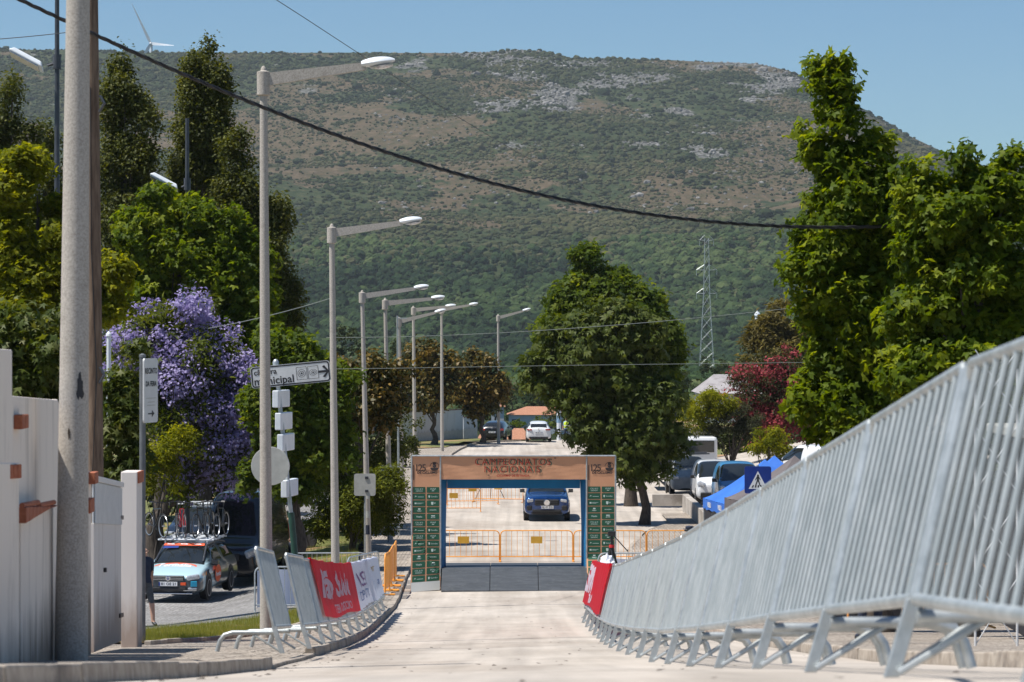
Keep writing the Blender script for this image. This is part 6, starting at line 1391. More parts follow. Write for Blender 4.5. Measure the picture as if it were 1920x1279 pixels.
for (y0, y1, z0, z1, mt) in ((.48, .62, .70, .80, 'logo_orange'), (.66, .92, .72, .84, 'navy'), ): mb = MB(); mb.add(sideq(y0, y1, z0, z1, .006), [(0, 1, 2, 3)]); mb.build('side_sticker', M[mt], t, fix=False)
dbox(t, 'bumper_sticker', (.70, .03, .50), (.17, .10, .15), 'logo_cyan', .01, rz=R(18)); dbox(t, 'bumper_sticker', (.42, -.02, .50), (.15, .05, .08), 'logo_red', .01)
for s in (-1, 1): mb = MB(); mb.tube([(s * .68, 1.20, 1.02), (s * .61, 1.86, 1.42), (s * .60, 3.2, 1.47), (s * .58, 4.2, 1.36)], .025, 6); mb.build('roof_rail', M['dark_metal'], t)
mb = MB(); mb.box((.735, 3.55, 1.16), (.02, .55, .24), rot=Matrix.Rotation(R(-28), 3, 'Y')); mb.build('rear_window_print', M['copper'], t)
for x in (-.32, .36): mb = MB(); mb.lathe([(0, .12), (.07, .10), (.09, 0), (.06, -.10), (.09, -.2), (.2, -.3)], (x, 2.05, 1.12), 12); mb.build('occupant', M['skin'], t, smooth=True)
# roof rack
mb = MB()
for y in (1.95, 2.35, 2.75, 3.15, 3.55): mb.tube([(-.80, y, 1.56), (.80, y, 1.56)], .022, 8)
for x in (-.72, -.36, 0, .36, .72): mb.tube([(x, 1.80, 1.59), (x, 3.75, 1.59)], .018, 6)
for x in (-.6, .6):
    for y in (2.0, 3.3): mb.tube([(x, y, 1.44), (x, y, 1.58)], .022, 6)
mb.build('roof_rack', M['lamp_white'], t)
# bicycles on the rack
M['carbon'] = mat('black_frame', (.012, .012, .014), rough=.3, coat=.5); M['frame_red'] = mat('red_frame', (.45, .012, .015), rough=.25, coat=.8)
def bike(label, mt):
    t = empty('racing_bicycle', (0, 0, 0), 0, label, 'bicycle', 'racing bicycles on the team cars')
    r_ = .335
    for y in (0.0, 1.0):
        mb = MB(); n = 30; mb.tube([(0, y + r_ * math.cos(2 * math.pi * i / n), r_ + r_ * math.sin(2 * math.pi * i / n)) for i in range(n + 1)], .015, 6, caps=False); w = mb.build('wheel', M['tyre'], t, fix=False)
        mb = MB(); mb.tube([(0, y + (r_ - .03) * math.cos(2 * math.pi * i / n), r_ + (r_ - .03) * math.sin(2 * math.pi * i / n)) for i in range(n + 1)], .013, 5, caps=False); mb.lathe([(.02, -.04), (.02, .04)], (0, y, r_), 8, axis='x'); mb.build('rim', M['alloy'], w, fix=False)
    mb = MB(); bb_ = (0, .58, .28); hd = (0, .13, .82); hd2 = (0, .155, .70); se = (0, .70, .78)
    for a, c in ((bb_, hd2), (hd, se), (bb_, se), (hd, hd2)): mb.tube([a, c], .019, 7)
    for s in (-.03, .03): mb.tube([(s, 1.0, r_), (s * .6, .58, .28)], .010, 5); mb.tube([(s, 1.0, r_), (s * .6, .70, .76)], .009, 5); mb.tube([(s, 0, r_), (s, .13, .68)], .012, 5)
    mb.build('frame', M[mt], t, fix=False)
    mb = MB(); mb.tube([(-.20, .0, .90), (-.20, .02, .97), (-.19, .10, .99), (0, .12, 1.0), (.19, .10, .99), (.20, .02, .97), (.20, .0, .90)], .014, 6); mb.tube([(0, .12, 1.0), hd], .014, 6); mb.build('handlebar', M['black'], t, fix=False)
    mb = MB(); mb.tube([se, (0, .73, .96)], .013, 6); mb.box((0, .76, .98), (.13, .26, .04), top=.7); mb.build('saddle', M['black'], t)
    mb = MB(); mb.lathe([(.09, -.004), (.09, .004)], (.03, .58, .28), 16, axis='x'); mb.tube([(.05, .58, .28), (.06, .45, .18)], .01, 5); mb.build('crankset', M['black'], t)
    return t
bk = bike('x', 'carbon'); bl = ['black racing bicycle at the left end of the team car roof rack, its wheel turned', 'black racing bicycle second from the left on the team car roof', 'black racing bicycle right of the red one on the roof rack', 'black racing bicycle second from the right end of the roof rack', 'black racing bicycle at the right end of the team car roof rack']
MT = Matrix.Translation(tcar.location) @ Matrix.Rotation(TZ, 4, 'Z')
for i, (x, y, a) in enumerate(((-.66, 2.0, 38), (-.36, 2.3, 12), (.22, 2.2, -4), (.48, 2.5, 5), (.78, 2.4, -2))):
    o = bk if i == 0 else copy_tree(bk); o.location = MT @ Vector((x, y, 1.60)); o.rotation_euler = (0, 0, TZ + R(a)); o['label'] = bl[i]
o = bike('red racing bicycle in the middle of the team car roof rack', 'frame_red'); o.location = MT @ Vector((-.05, 2.0, 1.60)); o.rotation_euler = (0, 0, TZ + R(24))
# --- tall dark van behind it
def van_rows(L, H, W_, hz=1.15, hood=.75, roof0=1.7, zb=.25, glassrear=False, bz=.85, side=True):
    w = W_ / 2
    return [(0, zb + .08, w * .70, .6, w * .84, bz - .08, w * .78, bz, w * .70, ''), (.08, zb, w * .84, .6, w * .95, bz, w * .90, bz + .08, w * .82, ''), (.35, zb, w * .90, .65, w, hz - .15, w * .95, hz - .06, w * .86, ''),
            (hood, zb, w * .90, .7, w, hz - .03, w * .965, hz + .05, w * .88, 'w'), (hood + .15, zb, w * .90, .7, w, hz, w * .965, hz + .22, w * .85, 'wg' if side else 'w'),
            (roof0 - .10, zb, w * .90, .7, w, hz + .04, w * .96, H - .12, w * .78, 'wg' if side else 'w'), (roof0 + .15, zb, w * .90, .7, w, hz + .04, w * .96, H - .02, w * .78, 'g' if side else ''), (roof0 + .75, zb, w * .90, .7, w, hz + .04, w * .97, H, w * .80, ''),
            (L - .45, zb, w * .90, .7, w, hz + .04, w * .97, H, w * .80, ''), (L - .12, zb, w * .90, .7, w, hz + .04, w * .965, H - .04, w * .78, ''), (L, zb + .05, w * .86, .7, w * .96, hz + .02, w * .92, H - .14, w * .72, '')]
d = 80.0; lx = (421 - 960) * d / F
t = car('panel_van', 'tall black van parked behind the team car, half hidden by the nearest lamp post', 'van', (lx, d, gz(lx, d)), R(-5), van_rows(5.9, 2.70, 2.02, hz=1.30, hood=.95, roof0=2.0, bz=1.0), 2.02, M['black_paint'], (1.0, 4.6), .36)
for s in (-1, 1): dbox(t, 'headlight', (s * .77, .10, .98), (.36, .22, .26), 'lens', .06, rot=Matrix.Rotation(R(24 * s), 3, 'Z') @ Matrix.Rotation(R(-22 * s), 3, 'Y'))
dbox(t, 'grille', (0, -.01, .86), (.9, .08, .24), 'black', .03); mirror_pair(t, .98, 1.2, 1.42, 'black', .22); dbox(t, 'side_trim', (1.012, 3.0, .62), (.02, 4.6, .14), 'black', .005)
mb = MB(); mb.add([(1.005, 1.0, 1.42), (1.005, 1.75, 1.42), (.92, 1.75, 2.15), (.94, 1.5, 2.10)], [(0, 1, 2, 3)]); mb.build('side_window', M['glass'], t, fix=False)
# --- second team car under the jacaranda
d = 93.0; lx = (352 - 960) * d / F
t = car('support_car', 'dark estate car with white roof rack in the shade under the jacaranda', 'car', (lx, d, gz(lx, d)), R(-4), sedan_rows(4.7, 1.5, 1.82, hz=.93), 1.82, M['black_paint'], (.9, 3.6), .32)
mb = MB()
for y in (1.9, 2.3, 2.7, 3.1): mb.tube([(-.75, y, 1.58), (.75, y, 1.58)], .025, 6)
for x in (-.6, 0, .6): mb.tube([(x, 1.8, 1.61), (x, 3.4, 1.61)], .02, 6)
mb.build('roof_rack', M['lamp_white'], t)
dtext(t, 'bonnet_lettering', 'Sku', .26, lambda u, v: (u - .1, .80 + v, .93 + v * .2), 'white', bold=.012)
for s in (-1, 1): dbox(t, 'headlight', (s * .66, .09, .67), (.34, .2, .13), 'lens', .04, rz=R(22 * s))
# --- parked car at the road end, from behind
d = 189.5; lx = (1010 - 960) * d / F
def rear_car(name, label, px, d, W_, H, paint, hz, wide_glass, dz=0.0, rz=180, zz=None):
    lx = (px - 960) * d / F; L_ = 4.4; t = car(name, label, 'car', (lx, d + L_, (zz if zz is not None else gz(lx, d))), R(rz), sedan_rows(L_, H, W_, hood=1.0, roof0=1.7, roof1=3.4, hz=hz, estate=True), W_, paint, (.85, 3.5), .32, group='cars parked at the end of the road'); return t
t = rear_car('parked_car', 'white hatchback seen from behind at the crest of the road', 1010, 189.5, 1.80, 1.47, M['white_paint'], .93, True)
for s in (-1, 1):
    dbox(t, 'tail_light', (s * .66, 4.37, .90), (.36, .08, .10), 'tail', .02, rz=R(-12 * s)); 
dbox(t, 'rear_window', (0, 4.06, 1.20), (1.10, .03, .26), 'glass', .02, rot=Matrix.Rotation(R(38), 3, 'X')); plate(t, 4.41, .70, '46 VZ 19', rear=True); dbox(t, 'rear_bumper', (0, 4.37, .33), (1.35, .08, .12), 'black', .02)
dbox(t, 'badge', (0, 4.41, .93), (.10, .01, .09), 'chrome', .01); mirror_pair(t, .86, 1.4, .98, 'black', .17)
t = rear_car('parked_car', 'black estate seen from behind beside the farthest street lamp', 939, 192, 1.78, 1.45, M['black_paint'], .92, True, rz=172)
for s in (-1, 1): dbox(t, 'tail_light', (s * .68, 4.36, .84), (.30, .08, .15), 'tail', .02, rz=R(-12 * s))
plate(t, 4.41, .66, '85 TI 30', rear=True); dbox(t, 'rear_window', (0, 4.06, 1.20), (1.08, .03, .26), 'glass', .02, rot=Matrix.Rotation(R(38), 3, 'X')); mirror_pair(t, .86, 1.4, .98, 'black', .17)
# --- white van, blue van, pickup, trucks on the right
def small_van(name, label, px, d, paint, rz=0, H=1.83, zadd=.25, rear=False, cat='van'):
    lx = (px - 960) * d / F; t = car(name, label, cat, (lx, d, gz(lx, d) + zadd), R(rz), van_rows(4.2, H, 1.83, hz=1.12, hood=.85, roof0=1.75, bz=.88), 1.83, paint, (.82, 3.5), .32)
    for s in (-1, 1): dbox(t, 'headlight', (s * .69, .12, .90), (.34, .24, .20), 'lens', .06, rot=Matrix.Rotation(R(24 * s), 3, 'Z') @ Matrix.Rotation(R(-18 * s), 3, 'Y'))
    dbox(t, 'front_bumper', (0, .02, .42), (1.50, .14, .30), 'black', .05); dbox(t, 'grille', (0, .0, .80), (.62, .06, .06), 'chrome', .01); dbox(t, 'badge', (0, -.03, .80), (.12, .02, .12), 'chrome', .02)
    mirror_pair(t, .92, 1.15, 1.18, 'black', .18); plate(t, -.06, .46, '60 XH 74')
    for x in (-.5, .35): mb = MB(); mb.tube([(x - .3, .93, 1.22), (x + .25, .96, 1.24)], .012, 5); mb.build('wiper', M['black'], t)
    return t
small_van('white_van', 'white small van facing us on the terrace behind the concrete wall', 1347, 112, M['white_paint'])
M['cyan_paint'] = mat('bright_blue_paint', (.01, .16, .36), (.012, .18, .40), 2, rough=.35, coat=.5)
small_van('blue_van', 'bright blue van mostly hidden behind the blue tents', 1392, 104, M['cyan_paint'], zadd=.5)
small_van('white_van', 'white van seen at an angle between the grey tent and the liquidambar', 1474, 112, M['white_paint'], rz=205, zadd=1.1)
d = 118; lx = (1296 - 960) * d / F; t = car('pickup_truck', 'grey pickup with dark ribbed side boards left of the white van', 'pickup truck', (lx, d, gz(lx, d) + .25), R(0), [(r_[0], r_[1] + .1, r_[2], r_[3] + .1, r_[4], r_[5] + .15, r_[6], min(r_[7] + .22, 1.75), r_[8], r_[9]) for r_ in sedan_rows(4.9, 1.75, 1.8, roof1=2.9, estate=False, hz=.95)], 1.8, M['grey_paint'], (.9, 3.9), .36)
for s in (-1, 1): dbox(t, 'headlight', (s * .68, .06, .88), (.28, .16, .16), 'lens', .03)
for k in range(9): dbox(t, 'side_board', (.98, .3 + .28 * k, 1.30), (.05, .20, .62), 'black', .01)
mirror_pair(t, .9, 1.3, 1.25, 'black', .2)
mb = MB(); mb.tube([(-.8, 1.2, 1.86), (.9, 1.2, 1.9)], .03, 6); mb.tube([(-.8, 2.9, 1.86), (.9, 2.9, 1.88)], .03, 6); mb.build('ladder_rack', M['dark_metal'], t)
d = 126; lx = (1278 - 960) * d / F; t = empty('flatbed_truck', (lx, d, gz(lx, d) + .2), 0, 'flatbed truck with a white cab in the deep shade behind the pickup', 'truck')
dbox(t, 'cab', (.75, .9, 1.75), (1.9, 1.7, 1.4), 'white_paint', .14); dbox(t, 'windscreen', (.75, .03, 2.0), (1.6, .05, .55), 'glass', .03); dbox(t, 'grille', (.75, .02, 1.2), (1.3, .05, .22), 'black', .02); dbox(t, 'bed', (-.2, 3.6, 1.25), (2.6, 3.6, .9), 'black', .03); dbox(t, 'chassis', (.3, 2.2, .72), (1.6, 4.6, .25), 'black', .02)
for x in (-.25, 1.6):
    for y in (.9, 4.3): mb = MB(); mb.lathe([(.30, -.14), (.42, -.14), (.42, .14), (.30, .14)], (x, y, .42), 20, axis='x'); mb.build('wheel', M['tyre'], t)
# motorcycle in the park
b = at(578, 985, 92); b.z = gz(b.x, 92) + .1; t = empty('motorcycle', b, R(70), 'dark motorcycle standing on the park path behind the green sign post', 'motorcycle')
for y in (0, 1.4): mb = MB(); mb.lathe([(.20, -.06), (.31, -.06), (.31, .06), (.20, .06)], (0, y, .31), 20, axis='x'); mb.build('wheel', M['tyre'], t)
mb = MB(); mb.box((0, .68, .5), (.32, .5, .36)); mb.box((0, .6, .84), (.30, .5, .22), top=.7); mb.tube([(0, 0, .31), (0, .25, .95)], .035, 6); mb.build('engine_body', M['black_paint'], t, bevel=.04)
mb = MB(); mb.box((0, 1.1, .86), (.28, .62, .10), top=.8); mb.build('saddle', M['black'], t, bevel=.03); mb = MB(); mb.tube([(-.36, .30, 1.05), (0, .22, 1.0), (.36, .30, 1.05)], .02, 6); mb.build('handlebar', M['chrome'], t); dbox(t, 'headlight', (0, .08, .86), (.18, .14, .18), 'lens', .05)
# ------------------------------------------------------------------ people
def person(label, loc, rz, H=1.74, pose='stand', shirt='navy', legs='navy', shoes='black', hair='hair', vest=None, cap=None, glasses=False, short_sleeve=True, shorts=False):
    t = empty('person', loc, rz, label, 'person'); k = H / 1.74
    w = pose == 'walk'
    V = {'pelvis': (0, 0, .95), 'belly': (0, .0, 1.08), 'chest': (0, 0, 1.28), 'neck0': (0, 0, 1.44), 'neck': (0, -.01, 1.51), 'head0': (0, -.02, 1.58), 'head1': (0, -.02, 1.67)}
    Rr = {'pelvis': (.155, .12), 'belly': (.145, .11), 'chest': (.17, .12), 'neck0': (.09, .08), 'neck': (.055, .055), 'head0': (.075, .088), 'head1': (.072, .085)}
    E = [('pelvis', 'belly'), ('belly', 'chest'), ('chest', 'neck0'), ('neck0', 'neck'), ('neck', 'head0'), ('head0', 'head1')]
    for s, n in ((-1, 'l'), (1, 'r')):
        st = (.22 if s > 0 else -.20) if w else .0; lift = .12 if (w and s < 0) else 0
        V['hip' + n] = (s * .095, 0, .90); V['knee' + n] = (s * .10, -st * .55 - (.05 if w else .01), .50 + lift * .3); V['ank' + n] = (s * .105, -st + (.10 if lift else 0), .10 + lift); V['toe' + n] = (s * .12, -st - .14 + (.10 if lift else 0), .045 + lift * .5)
        V['sh' + n] = (s * .185, 0, 1.40); V['el' + n] = (s * .235, (.10 * s if w else .02), 1.13); V['wr' + n] = (s * .24, (-.05 + .16 * s if w else -.06), .90); V['ha' + n] = (s * .235, (-.09 + .18 * s if w else -.09), .82)
        Rr.update({'hip' + n: (.10, .10), 'knee' + n: (.062, .062), 'ank' + n: (.042, .045), 'toe' + n: (.04, .032), 'sh' + n: (.066, .062), 'el' + n: (.043, .043), 'wr' + n: (.030, .030), 'ha' + n: (.034, .022)})
        E += [('pelvis', 'hip' + n), ('hip' + n, 'knee' + n), ('knee' + n, 'ank' + n), ('ank' + n, 'toe' + n), ('neck0', 'sh' + n), ('sh' + n, 'el' + n), ('el' + n, 'wr' + n), ('wr' + n, 'ha' + n)]
    names = list(V); me = bpy.data.meshes.new('body'); me.from_pydata([Vector(V[n]) * k for n in names], [(names.index(a), names.index(b_)) for a, b_ in E], [])
    ob = bpy.data.objects.new('body', me); col.objects.link(ob); md = ob.modifiers.new('skin', 'SKIN'); sv = me.skin_vertices[0].data
    for i, n in enumerate(names): sv[i].radius = (Rr[n][0] * k, Rr[n][1] * k); sv[i].use_root = (n == 'pelvis')
    sb = ob.modifiers.new('sub', 'SUBSURF'); sb.levels = 2; sb.render_levels = 2
    dg = bpy.context.evaluated_depsgraph_get(); dg.update(); m2 = bpy.data.meshes.new_from_object(ob.evaluated_get(dg)); bpy.data.objects.remove(ob)
    m2.materials.clear()
    for n in ('skin', shirt, legs, shoes, hair): m2.materials.append(M[n])
    for p in m2.polygons:
        c = p.center / k; ax_ = abs(c.x); p.use_smooth = True
        if c.z > 1.49: mi = 4 if (c.z > 1.68 or (c.y > .02 and c.z > 1.57)) else 0
        elif c.z < .075 or (c.z < .12 and c.y < -.12): mi = 3
        elif c.z < .93 and ax_ < .19: mi = 2 if (not shorts or c.z > .52) else 0
        elif ax_ > .205 and c.z < (1.17 if short_sleeve else .90): mi = 0
        else: mi = 1
        p.material_index = mi
    bo = link('body', m2, t)
    mb = MB(); mb.tube([(0, -.10, 1.585), (0, -.125, 1.57)], [.012, .016], 6)
    for s in (-1, 1): mb.lathe([(.012, -.012), (.022, 0), (.012, .012)], (s * .085, -.01, 1.60), 8, axis='x')
    mb.v = [tuple(Vector(v) * k) for v in mb.v]; mb.build('nose_and_ears', M['skin'], t, smooth=True)
    mb = MB()
    if glasses: mb.box((0, -.10, 1.625), (.14, .03, .035))
    else:
        for s in (-1, 1): mb.box((s * .032, -.098, 1.625), (.022, .012, .010))
    mb.v = [tuple(Vector(v) * k) for v in mb.v]; mb.build('sunglasses' if glasses else 'eyes', M['black'], t)
    if cap:
        mb = MB(); mb.lathe([(.088, 0), (.10, .03), (.095, .065), (.05, .08), (0, .082)], (0, -.015, 1.655), 16); mb.box((0, -.115, 1.662), (.13, .09, .012)); mb.v = [tuple(Vector(v) * k) for v in mb.v]; mb.build('cap', M[cap], t, smooth=True)
    if vest:
        mb = MB(); prof = [(.175, .125, 1.00), (.178, .13, 1.12), (.195, .145, 1.28), (.19, .13, 1.38), (.12, .10, 1.45)]; rows = []
        for a, b_, z in prof: rows.append([(a * math.cos(2 * math.pi * i / 20), b_ * math.sin(2 * math.pi * i / 20), z) for i in range(21)])
        mb.grid(rows); mb.v = [tuple(Vector(v) * k) for v in mb.v]; v_ = mb.build('vest', M[vest], t, smooth=True)
        mb = MB(); a, b_ = .185, .137; rows = [[(a * math.cos(2 * math.pi * i / 20) * 1.01, b_ * math.sin(2 * math.pi * i / 20) * 1.01, z) for i in range(21)] for z in (1.14, 1.19)]; mb.grid(rows); mb.v = [tuple(Vector(v) * k) for v in mb.v]; mb.build('reflective_band', M['lamp_white'], v_)
    return t
M['khaki'] = mat('grey_shorts', (.06, .06, .06), (.10, .10, .10), 9, rough=.9)
b = B(270, 56, .0); person('man in dark T-shirt and shorts walking behind the tall sign post', b, R(35), 1.72, 'walk', 'navy', 'khaki', shorts=True)
b = B(1062, 190, .0); b.z = g(189); person('officer in yellow vest and dark trousers standing at the end of the road', b, R(-10), 1.76, 'stand', 'shirt_blue', 'navy', vest='vest')
b = B(1294, 60, .1); person('officer in dark cap and sunglasses behind the steel barriers', b, R(-60), 1.70, 'stand', 'shirt_blue', 'navy', vest='vest', cap='navy', glasses=True)
b = B(539, 86, .0); person('person in red shirt beside the black van', b, R(70), 1.72, 'stand', 'shirt_red', 'navy')
b = B(545, 83, .0); person('person in light blue trousers crouched half behind the green post', b, R(-70), 1.15, 'stand', 'navy', 'shirt_blue')
b = B(1632, 30, .1); person('person in light blue shirt far right, seen through the steel bars', b, R(200), 1.7, 'stand', 'shirt_blue', 'navy')
# ------------------------------------------------------------------ tents
M['tent_blue'] = mat('blue_canopy', (.02, .12, .48), (.03, .15, .54), 1.5, rough=.7, bump=.01, bscale=3); M['tent_grey'] = mat('brown_grey_canopy', (.10, .085, .085), (.14, .12, .12), 1.5, rough=.8, bump=.01, bscale=3)
M['tent_black'] = mat('black_tent_wall', (.012, .012, .016), (.02, .02, .025), 2, rough=.8)
def tent(label, px, d, rz, mt, W_=3.0, walls=None, letter=None, hadd=0.0):
    x = (px - 960) * d / F; t = empty('event_tent', (x, d, gz(x, d) + .1), rz, label, 'tent', 'pop-up tents on the right'); h, pk = 2.05 + hadd, 3.25 + hadd; w = W_ / 2
    mb = MB(); n = 10
    for (a, b_) in (((-w, -w), (w, -w)), ((w, -w), (w, w)), ((w, w), (-w, w)), ((-w, w), (-w, -w))):
        rows = []
        for i in range(n + 1):
            f = i / n; rows.append([(((a[0] + (b_[0] - a[0]) * j / n) * (1 - f)), ((a[1] + (b_[1] - a[1]) * j / n) * (1 - f)), h + (pk - h) * (f ** 1.25) - .10 * math.sin(math.pi * j / n) * (1 - f) * 0) for j in range(n + 1)])
        mb.grid(rows)
    mb.build('canopy', M[mt], t, smooth=False)
    for i, (a, b_) in enumerate((((-w, -w), (w, -w)), ((w, -w), (w, w)), ((w, w), (-w, w)), ((-w, w), (-w, -w)))):
        mb = MB(); mb.grid([[(a[0] + (b_[0] - a[0]) * j / 16 + 0, a[1] + (b_[1] - a[1]) * j / 16, z + .02 * math.sin(j * 1.7)) for j in range(17)] for z in (h, h - .30)]); v = mb.build('valance', M[mt], t, fix=False)
        if letter and i in (0, 3):
            f = (lambda u, q: (u - .9, -w - .012, h - .15 + q)) if i == 0 else (lambda u, q: (-w - .012, -u - .8, h - .15 + q)); mb = MB(); put_text(mb, letter, .20, f, bold=.006); put_text(mb, letter, .20, (lambda u, q: (u + .5, -w - .012, h - .15 + q)) if i == 0 else (lambda u, q: (-w - .012, -u + .6, h - .15 + q)), bold=.006); mb.build('lettering', M['white'], v, fix=False)
    for sx in (-1, 1):
        for sy in (-1, 1): mb = MB(); mb.box((sx * (w - .03), sy * (w - .03), h / 2), (.045, .045, h)); mb.build('tent_leg', M['galv'], t)
    if walls:
        mb = MB(); mb.grid([[(-w + .02 + (W_ - .04) * j / 10, -w + .02 + .03 * math.sin(j * 2.0), z) for j in range(11)] for z in (0, h - .25)]); mb.build('side_wall', M['tent_black'], t, fix=False)
        mb = MB(); mb.grid([[(-w + .02 + .03 * math.sin(j * 2), -w + .02 + (W_ - .04) * j / 10, z) for j in range(11)] for z in (0, h - .25)]); mb.build('side_wall', M['tent_black'], t, fix=False)
    return t
tent('blue tent with white lettering on its valance, nearest the white van', 1434, 77, R(8), 'tent_blue', walls=True, letter='VISEU', hadd=.0)
tent('second blue tent, just behind and right of the lettered one', 1452, 81, R(5), 'tent_blue', hadd=.05)
tent('brown grey tent behind the blue crossing sign', 1490, 71, R(12), 'tent_grey', walls=True, hadd=.15)
# ------------------------------------------------------------------ low concrete parapet and things right of the trees
pw = empty('retaining_wall', (7.2, 100, g(100)), 0, 'low concrete parapet of cast blocks in front of the white van', 'wall')
for i in range(6):
    y0 = 88 + i * 4.1; y1 = y0 + 4.04; x = 7.32; mb = MB(); z0, z1 = -7.35 - g(100), (-6.40 - .01 * i) - g(100); mb.box((x - 7.2, (y0 + y1) / 2 - 100, (z0 + z1) / 2), (.26, y1 - y0, z1 - z0)); mb.build('concrete_block', M['kraft_foot'] if False else M['parapet'] if 'parapet' in M else M.setdefault('parapet', mat('cast_concrete', (.36, .33, .29), (.46, .42, .38), 2, rough=.9, bump=.004, bscale=30, c3=(.25, .22, .19), s3=.9)), pw, bevel=.015)
mb = MB(); mb.box((-.55, 13.2, .38), (1.4, .22, .50)); mb.build('concrete_block', M['parapet'], pw, bevel=.015)
# ------------------------------------------------------------------ truss tower, shutter and far right clutter seen through the bars
t = empty('metal_truss', at(1868, 0, 28), 0, 'thin grey metal truss frame behind the nearest steel barrier', 'truss'); t.location.z = gz(5, 28); b0 = t.location.copy()
h = 3.0
for x in (-.22, .22): mb = MB(); mb.tube([(x, 0, 0), (x, 0, h)], .014, 6); mb.build('truss_tube', M['sign_white'], t)
for z in (.1, .9, 1.7, 2.5): mb = MB(); mb.tube([(-.22, 0, z), (.22, 0, z + .7)], .006, 5); mb.tube([(.22, 0, z), (-.22, 0, z + .7)], .006, 5); mb.build('cross_brace', M['sign_white'], t)
t = empty('kiosk', (6.9, 33, gz(6.9, 33) + .09), 0, 'small kiosk with white roller shutter at the right edge, behind the bars', 'kiosk')
dbox(t, 'walls', (.4, 1.0, 1.25), (1.8, 2.0, 2.5), 'tent_black', .02)
for k in range(22): dbox(t, 'shutter_slat', (-.12, -.02, .3 + k * .095), (.62, .03, .085), 'sign_white', .01)
dbox(t, 'roof', (.4, 1.0, 2.56), (2.1, 2.3, .12), 'sign_back', .02)
t = empty('dark_fence', (6.0, 44, gz(6, 44) + .09), 0, 'dark green mesh fence screen in the shade behind the right pavement', 'fence')
for k in range(6): dbox(t, 'screen_panel', (1.6 * k, .6 * math.sin(k), 1.0), (1.56, .04, 2.0), 'tent_black', 0)
of3 = copy_tree(of); of3.location = (at(1590, 0, 40).x, 40, gz(5, 40) + .1); of3.rotation_euler = (0, 0, R(15)); of3['label'] = 'orange barrier far right, glimpsed between the steel bars'; of3['group'] = 'orange barriers seen through the bars'
lbk = copy_tree(farb); set_run(lbk, 4.6, 15.5, 6.6, 16.6, .1); lbk['label'] = 'steel barrier on the right pavement behind the nearest one'; lbk['group'] = 'loose steel barriers on the right pavement'

# ------------------------------------------------------------------ far wall, houses
t = empty('far_wall', at(770, 822, 193), 0, 'streaked white boundary wall behind the magnolias', 'wall'); O = t.location.copy()
def fw(px0, px1, py_t, d0, d1, n):
    for i in range(n):
        a, c = i / n, (i + 1) / n; x0 = (px0 + (px1 - px0) * a - 960) * (d0 + (d1 - d0) * a) / F; x1 = (px0 + (px1 - px0) * c - 960) * (d0 + (d1 - d0) * c) / F; y0, y1 = d0 + (d1 - d0) * a, d0 + (d1 - d0) * c
        zt = (639.5 - py_t) * d1 / F; zb = -7.6; ang = math.atan2(y1 - y0, x1 - x0); ctr = Vector(((x0 + x1) / 2, (y0 + y1) / 2, (zt + zb) / 2)) - O
        mb = MB(); mb.box(ctr, (math.hypot(x1 - x0, y1 - y0) - .02, .2, zt - zb), rz=ang); mb.build('wall_panel', M['wall_far'], t)
        mb = MB(); mb.box(ctr + Vector((0, -.03, -(zt - zb) / 2 + .65)), (math.hypot(x1 - x0, y1 - y0) - .0, .2, .9), rz=ang); mb.build('base_course', M['sign_back'], t)
        mb = MB(); mb.box(ctr + Vector((0, 0, (zt - zb) / 2 + .03)), (math.hypot(x1 - x0, y1 - y0), .3, .06), rz=ang); mb.build('coping', M['bark'], t)
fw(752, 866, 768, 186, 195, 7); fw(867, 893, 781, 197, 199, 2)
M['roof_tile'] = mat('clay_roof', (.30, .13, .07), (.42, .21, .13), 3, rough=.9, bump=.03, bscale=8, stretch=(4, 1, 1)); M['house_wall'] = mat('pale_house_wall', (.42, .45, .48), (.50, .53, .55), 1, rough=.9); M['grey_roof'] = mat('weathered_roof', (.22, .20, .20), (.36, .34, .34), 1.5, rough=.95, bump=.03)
def house(label, px0, px1, py_eave, py_ridge, d, zb, wallm, roofm, win=(), dep=7, hip=True):
    x0, x1 = (px0 - 960) * d / F, (px1 - 960) * d / F; ze = (639.5 - py_eave) * d / F; zr = (639.5 - py_ridge) * (d + dep / 2) / F; t = empty('house', ((x0 + x1) / 2, d, zb), 0, label, 'house', 'houses beyond the road'); w = (x1 - x0) / 2; h = ze - zb
    dbox(t, 'wall', (0, dep / 2, h / 2), (2 * w - .5, dep - .5, h), wallm, 0)
    rr = (zr - ze); ins = min(w * .6, dep / 2) if hip else 0; v = [(-w, 0, h), (w, 0, h), (w, dep, h), (-w, dep, h), (-w + ins, dep / 2, h + rr), (w - ins, dep / 2, h + rr)]
    mb = MB(); mb.add(v, [(0, 1, 5, 4), (2, 3, 4, 5), (1, 2, 5), (3, 0, 4), (3, 2, 1, 0)]); ro = mb.build('roof', M[roofm], t)
    for (wx, wz) in win: wo = dbox(t, 'window', (wx, .23, wz), (1.0, .06, 1.2), 'navy', 0); dbox(wo, 'sill', (wx, .18, wz - .66), (1.2, .14, .08), 'white', 0)
    return t
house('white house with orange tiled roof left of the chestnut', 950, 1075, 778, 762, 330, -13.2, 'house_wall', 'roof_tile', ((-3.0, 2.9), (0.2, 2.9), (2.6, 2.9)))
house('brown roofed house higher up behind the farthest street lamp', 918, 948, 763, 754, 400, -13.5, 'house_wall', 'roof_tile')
house('low terracotta shed behind the parked black car', 896, 935, 822, 803, 215, -9.6, 'roof_tile', 'roof_tile', dep=5)
house('low terracotta roof behind the gap between the two parked cars', 950, 995, 824, 803, 225, -10, 'roof_tile', 'roof_tile', dep=5)
house('old house with grey weathered roof behind the oleander', 1312, 1430, 738, 702, 185, -7.4, 'house_wall', 'grey_roof', dep=9)
